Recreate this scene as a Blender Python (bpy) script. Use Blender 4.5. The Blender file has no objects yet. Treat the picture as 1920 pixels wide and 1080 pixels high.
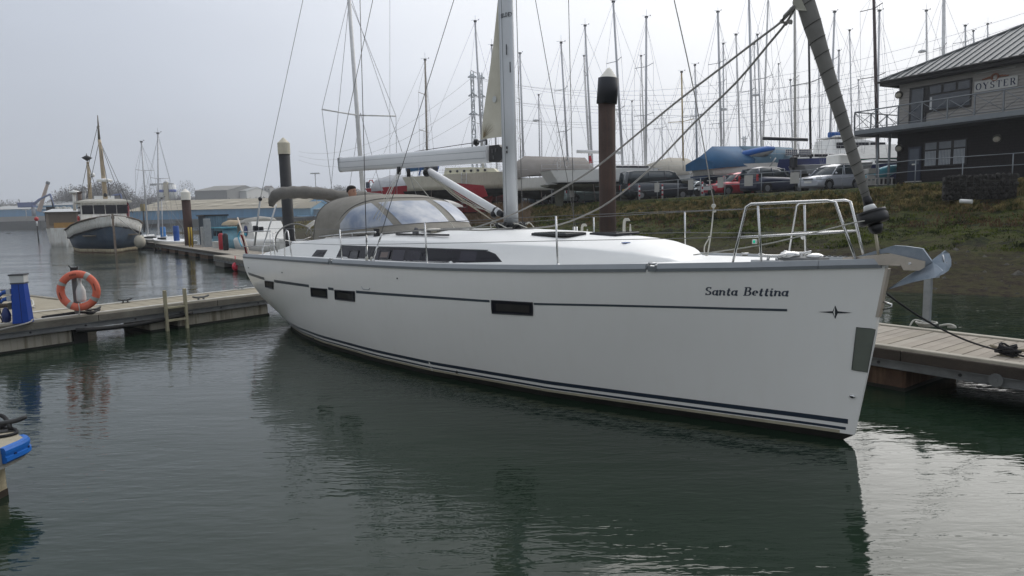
import bpy, bmesh, math, random
import numpy as np
from mathutils import Vector, Matrix, noise as mnoise
PI = math.pi
random.seed(7)
scn = bpy.context.scene
C = scn.collection

# ---------------------------------------------------------------- camera, sky, sun, exposure
CAM_H = 2.4
FOC = 1280.0                      # focal length in pixels of the 1920 wide frame
ROLL = 0.025
PITCH = math.atan(143 * math.cos(ROLL) / FOC)
cam_d = bpy.data.cameras.new('camera')
cam = bpy.data.objects.new('camera', cam_d); C.objects.link(cam)
cam_d.sensor_width = 36; cam_d.lens = 36 * FOC / 1920
cam_d.clip_start = 0.1; cam_d.clip_end = 6000
_fw = Vector((0, math.cos(PITCH), -math.sin(PITCH)))
_r = Vector((1, 0, 0)); _u = Vector((0, math.sin(PITCH), math.cos(PITCH)))
_cr, _sr = math.cos(ROLL), math.sin(ROLL)
RT = _cr * _r - _sr * _u; UP = _sr * _r + _cr * _u
m3 = Matrix((RT, UP, -_fw)).transposed()
cam.matrix_world = Matrix.Translation((0, 0, CAM_H)) @ m3.to_4x4()
scn.camera = cam
scn.render.resolution_x = 1024; scn.render.resolution_y = 576

SUN_AZ = math.radians(38)          # measured from +Y towards +X : ahead and to the right
SUN_EL = math.radians(38)
world = bpy.data.worlds.new('World'); scn.world = world; world.use_nodes = True
wn = world.node_tree; wn.nodes.clear()
def wnode(t, **k):
    n = wn.nodes.new(t)
    for a, b in k.items(): setattr(n, a, b)
    return n
sky = wnode('ShaderNodeTexSky', sky_type='NISHITA', sun_disc=False, sun_elevation=SUN_EL, sun_rotation=SUN_AZ,
            air_density=1.0, dust_density=4.0, ozone_density=1.0)
hsv = wnode('ShaderNodeHueSaturation'); hsv.inputs['Saturation'].default_value = 0.25
hsv.inputs['Value'].default_value = 0.55
wn.links.new(sky.outputs[0], hsv.inputs['Color'])
# an even overcast layer, brighter towards the veiled sun, a little bluer away from it
tc = wnode('ShaderNodeTexCoord')
dot = wnode('ShaderNodeVectorMath', operation='DOT_PRODUCT')
dot.inputs[1].default_value = (math.sin(SUN_AZ) * math.cos(SUN_EL), math.cos(SUN_AZ) * math.cos(SUN_EL), math.sin(SUN_EL))
wn.links.new(tc.outputs['Generated'], dot.inputs[0])
ramp = wnode('ShaderNodeValToRGB')
ramp.color_ramp.interpolation = 'B_SPLINE'
e = ramp.color_ramp.elements
e[0].position = 0.0; e[0].color = (.52, .54, .565, 1)
e[1].position = 1.0; e[1].color = (1.0, 1.0, 1.0, 1)
for p_, c_ in ((.40, (.46, .485, .525)), (.60, (.40, .44, .51)), (.72, (.50, .545, .63)), (.81, (.66, .70, .78)), (.90, (.88, .90, .94))):
    el = e.new(p_); el.color = (*c_, 1)
mr = wnode('ShaderNodeMapRange'); mr.inputs['From Min'].default_value = -1; mr.inputs['From Max'].default_value = 1
nz = wnode('ShaderNodeTexNoise'); nz.inputs['Scale'].default_value = 2.2; nz.inputs['Detail'].default_value = 4
mpz = wnode('ShaderNodeMapping'); mpz.inputs['Scale'].default_value = (1, 1, 3.2)
wn.links.new(tc.outputs['Generated'], mpz.inputs[0]); wn.links.new(mpz.outputs[0], nz.inputs['Vector'])
wn.links.new(dot.outputs['Value'], mr.inputs['Value']); wn.links.new(mr.outputs[0], ramp.inputs[0])
cmx = wnode('ShaderNodeMix', data_type='RGBA', blend_type='MULTIPLY'); cmx.inputs[0].default_value = 1.0
mr2 = wnode('ShaderNodeMapRange'); mr2.inputs['To Min'].default_value = 0.90; mr2.inputs['To Max'].default_value = 1.10
wn.links.new(nz.outputs['Fac'], mr2.inputs['Value'])
wn.links.new(ramp.outputs[0], cmx.inputs[6]); wn.links.new(mr2.outputs[0], cmx.inputs[7])
sepw = wnode('ShaderNodeSeparateXYZ'); wn.links.new(tc.outputs['Generated'], sepw.inputs[0])
zr = wnode('ShaderNodeMapRange'); zr.inputs['To Min'].default_value = 9.3; zr.inputs['To Max'].default_value = 12.4
wn.links.new(sepw.outputs[2], zr.inputs['Value'])
scl = wnode('ShaderNodeVectorMath', operation='SCALE'); wn.links.new(cmx.outputs[2], scl.inputs[0]); wn.links.new(zr.outputs[0], scl.inputs[3])
mix = wnode('ShaderNodeMix', data_type='RGBA'); mix.inputs[0].default_value = 0.88
wn.links.new(hsv.outputs[0], mix.inputs[6]); wn.links.new(scl.outputs[0], mix.inputs[7])
bg = wnode('ShaderNodeBackground'); bg.inputs['Strength'].default_value = 0.13
wo = wnode('ShaderNodeOutputWorld')
wn.links.new(mix.outputs[2], bg.inputs[0]); wn.links.new(bg.outputs[0], wo.inputs[0])

sun_d = bpy.data.lights.new('sun', 'SUN'); sun_d.energy = 1.35; sun_d.angle = math.radians(50); sun_d.color = (1, 0.965, 0.92)
sun = bpy.data.objects.new('sun', sun_d); C.objects.link(sun)
sdir = Vector((math.sin(SUN_AZ) * math.cos(SUN_EL), math.cos(SUN_AZ) * math.cos(SUN_EL), math.sin(SUN_EL)))
sun.rotation_euler = sdir.to_track_quat('Z', 'Y').to_euler()
vs = scn.view_settings
scn.display_settings.display_device = 'sRGB'
vs.view_transform = 'Standard'; vs.look = 'None'; vs.exposure = 0.0; vs.gamma = 1; vs.use_curve_mapping = False

# ---------------------------------------------------------------- helpers: where a point of the photograph lies in the world
def ray(x, y):
    return _fw * FOC + RT * (x - 960) - UP * (y - 540)
def at_z(x, y, z=0.0):
    d = ray(x, y); return Vector((0, 0, CAM_H)) + d * ((z - CAM_H) / d.z)
def at_y(x, y, Y):
    d = ray(x, y); return Vector((0, 0, CAM_H)) + d * (Y / d.y)

# ---------------------------------------------------------------- helpers: materials
MATS = {}
def mat(name, col, rough=0.5, metal=0.0, var=0.12, vs_=3.0, bump=0.0, bs=40.0, spec=0.5, col2=None, stretch=(1, 1, 1),
        trans=0.0, alpha=1.0, ior=1.45, emit=None, coat=0.0, streak=0.0, streakcol=(0.12, 0.09, 0.05), c2amt=(0.4, 0.6), rvar=0.0):
    if name in MATS: return MATS[name]
    m = bpy.data.materials.new(name); m.use_nodes = True
    nt = m.node_tree; b = nt.nodes['Principled BSDF']
    N = nt.nodes.new; Lk = nt.links.new
    b.inputs['Roughness'].default_value = rough; b.inputs['Metallic'].default_value = metal
    b.inputs['Specular IOR Level'].default_value = spec; b.inputs['IOR'].default_value = ior
    b.inputs['Transmission Weight'].default_value = trans; b.inputs['Alpha'].default_value = alpha
    b.inputs['Coat Weight'].default_value = coat
    tcn = N('ShaderNodeTexCoord'); mp = N('ShaderNodeMapping'); mp.inputs['Scale'].default_value = stretch
    Lk(tcn.outputs['Object'], mp.inputs[0])
    n1 = N('ShaderNodeTexNoise'); n1.inputs['Scale'].default_value = vs_; n1.inputs['Detail'].default_value = 7; n1.inputs['Roughness'].default_value = 0.62
    Lk(mp.outputs[0], n1.inputs['Vector'])
    rp = N('ShaderNodeValToRGB')
    c2 = col2 if col2 else tuple(c * (1 + var) for c in col)
    c1 = col if col2 else tuple(c * (1 - var) for c in col)
    rp.color_ramp.elements[0].position = c2amt[0] if col2 else 0.3; rp.color_ramp.elements[1].position = c2amt[1] if col2 else 0.7
    rp.color_ramp.elements[0].color = (*c1, 1); rp.color_ramp.elements[1].color = (*c2, 1)
    Lk(n1.outputs['Fac'], rp.inputs[0])
    out = rp.outputs[0]
    if streak > 0:
        mp2 = N('ShaderNodeMapping'); mp2.inputs['Scale'].default_value = (7, 7, 0.55)
        Lk(tcn.outputs['Object'], mp2.inputs[0])
        n2 = N('ShaderNodeTexNoise'); n2.inputs['Scale'].default_value = 1.6; n2.inputs['Detail'].default_value = 5
        Lk(mp2.outputs[0], n2.inputs['Vector'])
        r2 = N('ShaderNodeMapRange'); r2.inputs['From Min'].default_value = 0.48; r2.inputs['From Max'].default_value = 0.72
        r2.inputs['To Max'].default_value = streak
        Lk(n2.outputs['Fac'], r2.inputs['Value'])
        mx = N('ShaderNodeMix'); mx.data_type = 'RGBA'; mx.inputs[7].default_value = (*streakcol, 1)
        Lk(r2.outputs[0], mx.inputs[0]); Lk(out, mx.inputs[6]); out = mx.outputs[2]
    Lk(out, b.inputs['Base Color'])
    if rvar > 0:
        r3 = N('ShaderNodeMapRange'); r3.inputs['To Min'].default_value = max(0, rough - rvar); r3.inputs['To Max'].default_value = rough + rvar
        Lk(n1.outputs['Fac'], r3.inputs['Value']); Lk(r3.outputs[0], b.inputs['Roughness'])
    if bump > 0:
        n3 = N('ShaderNodeTexNoise'); n3.inputs['Scale'].default_value = bs; n3.inputs['Detail'].default_value = 5
        Lk(mp.outputs[0], n3.inputs['Vector'])
        bp = N('ShaderNodeBump'); bp.inputs['Strength'].default_value = bump; bp.inputs['Distance'].default_value = 0.02
        Lk(n3.outputs['Fac'], bp.inputs['Height']); Lk(bp.outputs[0], b.inputs['Normal'])
    if emit:
        b.inputs['Emission Color'].default_value = (*emit, 1); b.inputs['Emission Strength'].default_value = 1.0
    MATS[name] = m
    return m

# ---------------------------------------------------------------- helpers: meshes
class MB:
    """collects shapes, then links them as ONE mesh object"""
    def __init__(s): s.v = []; s.f = []; s.sm = []
    def add(s, vs, fs, smooth=False):
        o = len(s.v); s.v += [tuple(p) for p in vs]
        for f in fs: s.f.append(tuple(i + o for i in f)); s.sm.append(smooth)
        return s
    def box(s, c, h, rz=0.0, R=None):
        P = [(-1,-1,-1),(1,-1,-1),(1,1,-1),(-1,1,-1),(-1,-1,1),(1,-1,1),(1,1,1),(-1,1,1)]
        cz, sz = math.cos(rz), math.sin(rz); out = []
        for p in P:
            x, y, z = p[0]*h[0], p[1]*h[1], p[2]*h[2]
            if R is not None:
                q = R @ Vector((x, y, z)); out.append((c[0]+q.x, c[1]+q.y, c[2]+q.z))
            else: out.append((c[0]+x*cz-y*sz, c[1]+x*sz+y*cz, c[2]+z))
        return s.add(out, [(0,3,2,1),(4,5,6,7),(0,1,5,4),(1,2,6,5),(2,3,7,6),(3,0,4,7)])
    def bbox(s, c, h, b, rz=0.0):
        """box with bevelled upright and top edges"""
        cz, sz = math.cos(rz), math.sin(rz)
        def ring(ix, z):
            hx, hy = h[0]-ix, h[1]-ix; q = []
            for sx, sy in ((-1,-1),(1,-1),(1,1),(-1,1)):
                a = (sx*hx, sy*(hy-b)); d = (sx*(hx-b), sy*hy)
                q += [a, d] if sx*sy < 0 and False else ([a, d] if (sx, sy) in ((-1,-1),(1,1)) else [d, a])
            return [(c[0]+x*cz-y*sz, c[1]+x*sz+y*cz, z) for x, y in q]
        r = [ring(0, c[2]-h[2]), ring(0, c[2]+h[2]-b), ring(b, c[2]+h[2])]
        return s.loft(r, True, True, True)
    def loft(s, rings, closed=True, cap0=False, cap1=False, smooth=False):
        n = len(rings[0]); vs = [p for r in rings for p in r]; fs = []
        for i in range(len(rings)-1):
            for j in range(n if closed else n-1):
                k = (j+1) % n
                fs.append((i*n+j, i*n+k, (i+1)*n+k, (i+1)*n+j))
        o = len(s.v); s.add(vs, fs, smooth)
        if cap0: s.f.append(tuple(o+j for j in range(n))[::-1]); s.sm.append(False)
        if cap1: s.f.append(tuple(o+(len(rings)-1)*n+j for j in range(n))); s.sm.append(False)
        return s
    def tube(s, pts, r, n=8, caps=True, smooth=True, flat=None):
        pts = [Vector(p) for p in pts]; k = len(pts)
        rs = r if isinstance(r, (list, tuple)) else [r]*k
        rings = []; prev = None
        for i, p in enumerate(pts):
            d = (pts[min(i+1, k-1)] - pts[max(i-1, 0)])
            if d.length < 1e-9: d = Vector((0, 0, 1))
            d.normalize()
            if prev is None:
                a = Vector((0, 0, 1)) if abs(d.z) < 0.9 else Vector((1, 0, 0))
                x = d.cross(a).normalized()
            else:
                x = prev - d * prev.dot(d)
                x = x.normalized() if x.length > 1e-6 else d.cross(Vector((0.3, 0.2, 1))).normalized()
            prev = x; y = d.cross(x)
            e1 = rs[i]; e2 = rs[i] if flat is None else rs[i]*flat
            rings.append([p + x*math.cos(2*PI*j/n)*e1 + y*math.sin(2*PI*j/n)*e2 for j in range(n)])
        return s.loft(rings, True, caps, caps, smooth)
    def lathe(s, prof, c=(0, 0, 0), n=16, smooth=True):
        rings = [[(c[0]+r*math.cos(2*PI*j/n), c[1]+r*math.sin(2*PI*j/n), c[2]+z) for j in range(n)] for r, z in prof]
        return s.loft(rings, True, True, True, smooth)
    def prism(s, poly, vec):
        """closed polygon (3D points) pushed along vec"""
        n = len(poly); a = [Vector(p) for p in poly]; v = Vector(vec)
        o = len(s.v); s.v += [tuple(p) for p in a] + [tuple(p+v) for p in a]
        s.f.append(tuple(o+i for i in range(n))); s.f.append(tuple(o+n+i for i in range(n))[::-1])
        s.sm += [False, False]
        for i in range(n):
            j = (i+1) % n; s.f.append((o+i, o+n+i, o+n+j, o+j)); s.sm.append(False)
        return s
    def ball(s, c, r, n=12, m=8, sc=(1, 1, 1)):
        rings = []
        for i in range(m+1):
            th = PI*i/m; rr = max(1e-4, math.sin(th))*r
            rings.append([(c[0]+rr*math.cos(2*PI*j/n)*sc[0], c[1]+rr*math.sin(2*PI*j/n)*sc[1], c[2]-math.cos(th)*r*sc[2]) for j in range(n)])
        return s.loft(rings, True, True, True, True)
    def build(s, name, m, parent=None, loc=None, fix=True):
        me = bpy.data.meshes.new(name); me.from_pydata(s.v, [], s.f)
        me.materials.append(m)
        me.polygons.foreach_set('use_smooth', s.sm)
        if fix:
            bm = bmesh.new(); bm.from_mesh(me); bmesh.ops.recalc_face_normals(bm, faces=bm.faces); bm.to_mesh(me); bm.free()
        me.update()
        o = bpy.data.objects.new(name, me); C.objects.link(o)
        if parent: o.parent = parent
        if loc: o.location = loc
        return o
def thing(name, label, cat, loc=(0, 0, 0), rz=0.0, group=None):
    o = bpy.data.objects.new(name, None); C.objects.link(o); o.empty_display_size = 0.1
    o.location = loc; o.rotation_euler = (0, 0, rz); o['label'] = label; o['category'] = cat
    if group: o['group'] = group
    return o
def tag(o, label, cat, group=None):
    o['label'] = label; o['category'] = cat
    if group: o['group'] = group
    return o
def struct(o): o['kind'] = 'structure'; return o
def stuff(o): o['kind'] = 'stuff'; return o
def copy_thing(root, loc, rz, label=None):
    def rec(o, par):
        c = o.copy(); C.objects.link(c); c.parent = par
        for ch in [x for x in list(C.objects) if x.parent == o]: rec(ch, c)
        return c
    r = rec(root, None); r.location = loc; r.rotation_euler = (0, 0, rz)
    if label: r['label'] = label
    return r
def part_copy(o, loc=None, rz=None):
    c = o.copy(); C.objects.link(c)
    if loc is not None: c.location = loc
    if rz is not None: c.rotation_euler = (0, 0, rz)
    return c
def lerp(a, b, t): return a + (b - a) * t
def sag(a, b, d, n=10):
    a, b = Vector(a), Vector(b)
    return [a.lerp(b, i/n) - Vector((0, 0, d*4*(i/n)*(1-i/n))) for i in range(n+1)]
def smoothpts(pts, n=6):
    """Catmull-Rom through the given points"""
    P = [Vector(p) for p in pts]; P = [P[0]*2-P[1]] + P + [P[-1]*2-P[-2]]; out = []
    for i in range(1, len(P)-2):
        for k in range(n):
            t = k/n
            out.append(0.5*((2*P[i]) + (P[i+1]-P[i-1])*t + (2*P[i-1]-5*P[i]+4*P[i+1]-P[i+2])*t*t + (3*P[i]-P[i-1]-3*P[i+1]+P[i+2])*t**3))
    out.append(P[-2]); return out
def interp(x, xs, ys): return float(np.interp(x, xs, ys))

# ---------------------------------------------------------------- helpers: drawn serif letters (strokes of a broad pen)
def arc(cx, cy, rx, ry, a0, a1, n=10):
    return [(cx+rx*math.cos(math.radians(a0+(a1-a0)*i/n)), cy+ry*math.sin(math.radians(a0+(a1-a0)*i/n))) for i in range(n+1)]
# each glyph: (advance, [ (points, thick?) ]); thick strokes 1, thin 0, bowls 2 (thick where they run upright)
W_, T_ = 0.15, 0.05
GL = {
 'S': (0.72, [(arc(.36,.74,.24,.22,35,180,10)+arc(.36,.26,.26,.24,90,-10,1)[0:0]+[(.12,.72),(.2,.58),(.36,.5),(.52,.42),(.6,.28)]+arc(.36,.26,.25,.22,0,-150,10), 2),([(.56,.97),(.56,.76)],0),([(.12,.26),(.12,.02)],0)]),
 'a': (0.60, [(arc(.27,.3,.21,.27,20,380,18), 2), ([(.5,.6),(.46,.1),(.5,.02),(.6,.06)], 1)]),
 'n': (0.66, [([(.02,.52),(.14,.58),(.12,0)], 1), ([(.12,.36)]+arc(.34,.36,.19,.21,160,0,8)+[(.53,.08),(.57,.01),(.66,.06)], 2)]),
 't': (0.44, [([(.22,.82),(.18,.14),(.23,.02),(.38,.04)], 1), ([(.04,.56),(.4,.56)], 0)]),
 'e': (0.54, [([(.08,.3),(.46,.34)], 0), ([(.46,.34)]+arc(.27,.32,.2,.26,10,300,16), 2)]),
 'i': (0.34, [([(.03,.52),(.16,.57),(.14,.1),(.2,.01),(.3,.05)], 1), ([(.15,.76),(.16,.84)], 1)]),
 'B': (0.80, [([(.2,.97),(.2,.03)], 1), ([(.04,.98),(.4,.98)]+arc(.42,.76,.2,.22,90,-90,8)+[(.2,.53)], 2), ([(.42,.53)]+arc(.46,.27,.24,.25,90,-90,10)+[(.04,.02)], 2)]),
 'O': (0.92, [(arc(.46,.5,.36,.48,0,360,22), 2)]),
 'Y': (0.84, [([(.08,.97),(.42,.46)], 1), ([(.76,.97),(.42,.46)], 0), ([(.42,.5),(.42,.02)], 1), ([(0,.98),(.22,.98)], 0), ([(.64,.98),(.86,.98)], 0), ([(.28,.02),(.56,.02)], 0)]),
 'T': (0.82, [([(.41,.97),(.41,.02)], 1), ([(.04,.97),(.78,.97)], 0), ([(.05,.97),(.05,.76)], 0), ([(.77,.97),(.77,.76)], 0), ([(.27,.02),(.55,.02)], 0)]),
 'E': (0.74, [([(.16,.97),(.16,.02)], 1), ([(.04,.97),(.64,.97),(.64,.78)], 0), ([(.16,.52),(.5,.52)], 0), ([(.04,.02),(.68,.02),(.68,.24)], 0)]),
 'R': (0.84, [([(.18,.97),(.18,.02)], 1), ([(.04,.98),(.4,.98)]+arc(.42,.74,.22,.24,90,-90,8)+[(.18,.5)], 2), ([(.42,.5),(.74,.03)], 1), ([(.66,.02),(.84,.02)], 0), ([(.06,.02),(.32,.02)], 0)]),
 'D': (0.86, [([(.18,.97),(.18,.02)], 1), ([(.04,.98),(.36,.98)]+arc(.36,.5,.38,.48,90,-90,12)+[(.04,.02)], 2)]),
 'L': (0.66, [([(.16,.97),(.16,.02)], 1), ([(.04,.02),(.6,.02),(.6,.24)], 0)]),
 'N': (0.86, [([(.14,.97),(.14,.02)], 0), ([(.14,.97),(.7,.02)], 1), ([(.7,.97),(.7,.02)], 0)]),
 'P': (0.74, [([(.18,.97),(.18,.02)], 1), ([(.04,.98),(.4,.98)]+arc(.42,.74,.22,.24,90,-90,8)+[(.18,.5)], 2)]),
 ' ': (0.42, []),
}
def text_quads(txt, slant=0.0, gap=0.10, wthick=W_, wthin=T_):
    """list of 2D quads of the text, unit cap height; second value is the width"""
    x = 0; out = []
    for ch in txt:
        adv, strokes = GL[ch]
        for pts, kind in strokes:
            for (x0, y0), (x1, y1) in zip(pts[:-1], pts[1:]):
                dx, dy = x1-x0, y1-y0; L = math.hypot(dx, dy)
                if L < 1e-5: continue
                up = abs(dy)/L
                w = wthick if kind == 1 else wthin if kind == 0 else lerp(wthin, wthick, up**1.5)
                nx, ny = -dy/L*w/2, dx/L*w/2; ex, ey = dx/L*w*.15, dy/L*w*.15
                q = [(x0+nx-ex, y0+ny-ey), (x1+nx+ex, y1+ny+ey), (x1-nx+ex, y1-ny+ey), (x0-nx-ex, y0-ny-ey)]
                out.append([(x+a+b*slant, b) for a, b in q])
        x += adv + gap
    return out, x-gap

# ================================================================ THE SETTING
# ---- water: one sheet to the horizon
def water_mat():
    m = bpy.data.materials.new('river_water'); m.use_nodes = True; nt = m.node_tree; b = nt.nodes['Principled BSDF']
    N = nt.nodes.new; Lk = nt.links.new
    b.inputs['Base Color'].default_value = (0.0105, 0.022, 0.0125, 1); b.inputs['Roughness'].default_value = 0.035
    b.inputs['IOR'].default_value = 1.333
    t = N('ShaderNodeTexCoord')
    def layer(scale, rot, st, det, dist=0.0):
        mp = N('ShaderNodeMapping'); mp.inputs['Rotation'].default_value = (0, 0, math.radians(rot)); mp.inputs['Scale'].default_value = st
        Lk(t.outputs['Object'], mp.inputs[0])
        n = N('ShaderNodeTexNoise'); n.inputs['Scale'].default_value = scale; n.inputs['Detail'].default_value = det; n.inputs['Distortion'].default_value = dist
        n.inputs['Roughness'].default_value = 0.5
        Lk(mp.outputs[0], n.inputs['Vector']); return n.outputs['Fac']
    a = layer(5.5, 12, (0.55, 1.9, 1), 2.0, 0.3)
    c = layer(13.0, -9, (0.6, 1.7, 1), 2.0, 0.2)
    d = layer(0.9, 20, (0.7, 1.6, 1), 2.0, 0.4)
    e_ = layer(0.16, -30, (0.6, 1.5, 1), 3.0, 1.0)
    mr_ = N('ShaderNodeMapRange'); mr_.inputs['From Min'].default_value = 0.38; mr_.inputs['From Max'].default_value = 0.62
    mr_.inputs['To Min'].default_value = 0.35; mr_.inputs['To Max'].default_value = 1.15; Lk(e_, mr_.inputs['Value'])
    def bump(h, dist, prev, strength=None):
        bp = N('ShaderNodeBump'); bp.inputs['Distance'].default_value = dist; bp.inputs['Strength'].default_value = 1.0
        if strength is not None: Lk(strength, bp.inputs['Strength'])
        Lk(h, bp.inputs['Height'])
        if prev: Lk(prev, bp.inputs['Normal'])
        return bp.outputs[0]
    o = bump(d, 0.018, None); o = bump(a, 0.0105, o, mr_.outputs[0]); o = bump(c, 0.0032, o, mr_.outputs[0])
    Lk(o, b.inputs['Normal'])
    return m
S = 1250
w = MB().add([(-S,-190,0),(S,-190,0),(S,S,0),(-S,S,0)], [(0,1,2,3)]).build('river_water', water_mat()); struct(w)

# ---- the bank: a height field; the shoreline in plan, everything to its right is land
SHORE = [(70,-60),(34,-6),(20,9),(12.6,16.4),(9.9,18.4),(7.5,25),(4,33),(0,40),(-5,44),(-13,58),(-23,74),(-36,93),(-52,112),(-64,124),(-70,134),(-66,150),(-30,175),(60,215),(170,250)]
LAND = SHORE + [(400,250),(400,-60)]
CREST = [(60,-30),(36,14),(26.4,29.5),(25.2,31),(23.7,32.5),(20.3,34.5),(17.4,36),(12.5,40),(7.9,49),(1.1,58),(-6,72),(-16,92),(-32,118),(-44,134),(-30,155),(60,195),(190,230)]
CRZ = [3.5,3.5,3.48,3.46,3.42,3.34,3.15,3.08,3.0,2.95,2.5,1.9,1.4,1.1,1.5,2.5,3]
YARDP = CREST + [(400,230),(400,-30)]
SH = np.array(SHORE); CRN = np.array(CREST); CRZN = np.array(CRZ)
def inpoly(X, Y, poly):
    c = np.zeros(X.shape, bool); n = len(poly); j = n-1
    for i in range(n):
        xi, yi = poly[i]; xj, yj = poly[j]
        if yi != yj: c ^= ((yi > Y) != (yj > Y)) & (X < (xj-xi)*(Y-yi)/(yj-yi)+xi)
        j = i
    return c
def polyd(X, Y, L, val=None):
    best = np.full(X.shape, 1e9); bv = np.zeros(X.shape)
    for k in range(len(L)-1):
        ax, ay = L[k]; dx, dy = L[k+1][0]-ax, L[k+1][1]-ay
        t = np.clip(((X-ax)*dx+(Y-ay)*dy)/(dx*dx+dy*dy), 0, 1); d = np.hypot(X-ax-t*dx, Y-ay-t*dy); m = d < best
        best = np.where(m, d, best)
        if val is not None: bv = np.where(m, val[k]*(1-t)+val[k+1]*t, bv)
    return best, bv
def axis(segs):
    out = []
    for a, b, st in segs: out += list(np.arange(a, b, st))
    return np.array(out + [segs[-1][1]])
gx = axis([(-75,-12,1.5),(-12,0,.7),(0,28,.34),(28,60,1.6),(60,400,28)])
gy = axis([(-60,6,6),(6,14,1.0),(14,44,.34),(44,70,.8),(70,140,2.5),(140,250,8)])
GX, GY = np.meshgrid(gx, gy)
ds_, _ = polyd(GX, GY, SHORE); dc_, cz_ = polyd(GX, GY, CREST, CRZ)
ins_ = inpoly(GX, GY, LAND); yard_ = inpoly(GX, GY, YARDP)
GU = np.where(ins_, np.where(yard_, 1+dc_*.05, ds_/(ds_+dc_+1e-6)), -1)
hh_ = np.interp(GU, [0,.1,.3,.6,.8,.92,1.0], [0,.07,.22,.51,.75,.89,1.0])*cz_
GZ = np.where(ins_, hh_, -0.25*np.minimum(ds_, 6)-.02)
for j in range(GZ.shape[0]):
    for i in range(GZ.shape[1]):
        u = GU[j, i]
        if 0 < u < .995:
            x, y = gx[i], gy[j]; k = min(1, u*6)*min(1, (1-u)*8+.12)
            GZ[j, i] += k*(.20*mnoise.noise((x*.45, y*.45, 0))+.10*mnoise.noise((x*1.5, y*1.5, 3))+.05*mnoise.noise((x*4, y*4, 7)))
def _bil(A, x, y):
    i = int(np.searchsorted(gx, x))-1; j = int(np.searchsorted(gy, y))-1
    i = max(0, min(len(gx)-2, i)); j = max(0, min(len(gy)-2, j))
    fx = (x-gx[i])/(gx[i+1]-gx[i]); fy = (y-gy[j])/(gy[j+1]-gy[j])
    return (A[j,i]*(1-fx)+A[j,i+1]*fx)*(1-fy)+(A[j+1,i]*(1-fx)+A[j+1,i+1]*fx)*fy
def ground(x, y): return float(_bil(GZ, x, y))
def uof(x, y): return float(_bil(GU, x, y))
def inside(x, y): return uof(x, y) > 0.01
nx_ = len(gx); ny_ = len(gy)
vs_g = [(float(GX[j,i]), float(GY[j,i]), float(GZ[j,i])) for j in range(ny_) for i in range(nx_)]; fs_g = []
for j in range(ny_-1):
    for i in range(nx_-1):
        a = j*nx_+i; q = (a, a+1, a+nx_+1, a+nx_)
        if max(vs_g[k][2] for k in q) > -0.6: fs_g.append(q)
def bank_mat():
    m = bpy.data.materials.new('bank_ground'); m.use_nodes = True; nt = m.node_tree; b = nt.nodes['Principled BSDF']
    N = nt.nodes.new; Lk = nt.links.new
    b.inputs['Roughness'].default_value = 0.95; b.inputs['Specular IOR Level'].default_value = 0.15
    g = N('ShaderNodeNewGeometry'); sep = N('ShaderNodeSeparateXYZ'); Lk(g.outputs['Position'], sep.inputs[0])
    def noise(sc, det=6, w=0.6, dist=0.0):
        n = N('ShaderNodeTexNoise'); n.inputs['Scale'].default_value = sc; n.inputs['Detail'].default_value = det; n.inputs['Roughness'].default_value = w
        n.inputs['Distortion'].default_value = dist
        Lk(g.outputs['Position'], n.inputs['Vector']); return n.outputs['Fac']
    def ramp(f, stops):
        r = N('ShaderNodeValToRGB'); e = r.color_ramp.elements
        e[0].position, e[0].color = stops[0][0], (*stops[0][1], 1); e[1].position, e[1].color = stops[-1][0], (*stops[-1][1], 1)
        for p, c in stops[1:-1]: x = e.new(p); x.color = (*c, 1)
        Lk(f, r.inputs[0]); return r.outputs[0]
    moss = ramp(noise(1.1, 10, 0.74, .4), [(.38, (.005,.006,.003)), (.45, (.020,.028,.006)), (.50, (.062,.074,.012)), (.55, (.060,.054,.020)), (.60, (.022,.022,.010)), (.66, (.065,.085,.014))])
    mud = ramp(noise(3.0, 10, 0.80), [(.38, (.009,.006,.004)), (.48, (.034,.024,.013)), (.56, (.050,.048,.016)), (.64, (.040,.028,.018)), (.72, (.12,.105,.08))])
    grit = ramp(noise(6.0, 6), [(.3, (.10,.095,.088)), (.7, (.16,.152,.14))])
    hz = N('ShaderNodeMath'); hz.operation = 'MULTIPLY_ADD'; Lk(noise(0.9, 5), hz.inputs[0]); hz.inputs[1].default_value = 1.9; Lk(sep.outputs[2], hz.inputs[2])
    k1 = N('ShaderNodeMapRange'); k1.inputs['From Min'].default_value = 1.3; k1.inputs['From Max'].default_value = 2.1; Lk(hz.outputs[0], k1.inputs['Value'])
    k2 = N('ShaderNodeMapRange'); at_ = N('ShaderNodeAttribute'); at_.attribute_name = 'yard'; k2.inputs['From Min'].default_value = 1.0; k2.inputs['From Max'].default_value = 1.06; Lk(at_.outputs['Fac'], k2.inputs['Value'])
    m1 = N('ShaderNodeMix'); m1.data_type = 'RGBA'; Lk(k1.outputs[0], m1.inputs[0]); Lk(mud, m1.inputs[6]); Lk(moss, m1.inputs[7])
    m2 = N('ShaderNodeMix'); m2.data_type = 'RGBA'; Lk(k2.outputs[0], m2.inputs[0]); Lk(m1.outputs[2], m2.inputs[6]); Lk(grit, m2.inputs[7])
    Lk(m2.outputs[2], b.inputs['Base Color'])
    bp = N('ShaderNodeBump'); bp.inputs['Distance'].default_value = 0.16; bp.inputs['Strength'].default_value = 0.9
    Lk(noise(7.0, 8, 0.75), bp.inputs['Height']); Lk(bp.outputs[0], b.inputs['Normal'])
    return m
o = MB().add(vs_g, fs_g, True).build('river_bank', bank_mat(), fix=False); struct(o)
at__ = o.data.attributes.new('yard', 'FLOAT', 'POINT'); at__.data.foreach_set('value', [float(v) for v in GU.ravel()])

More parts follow.
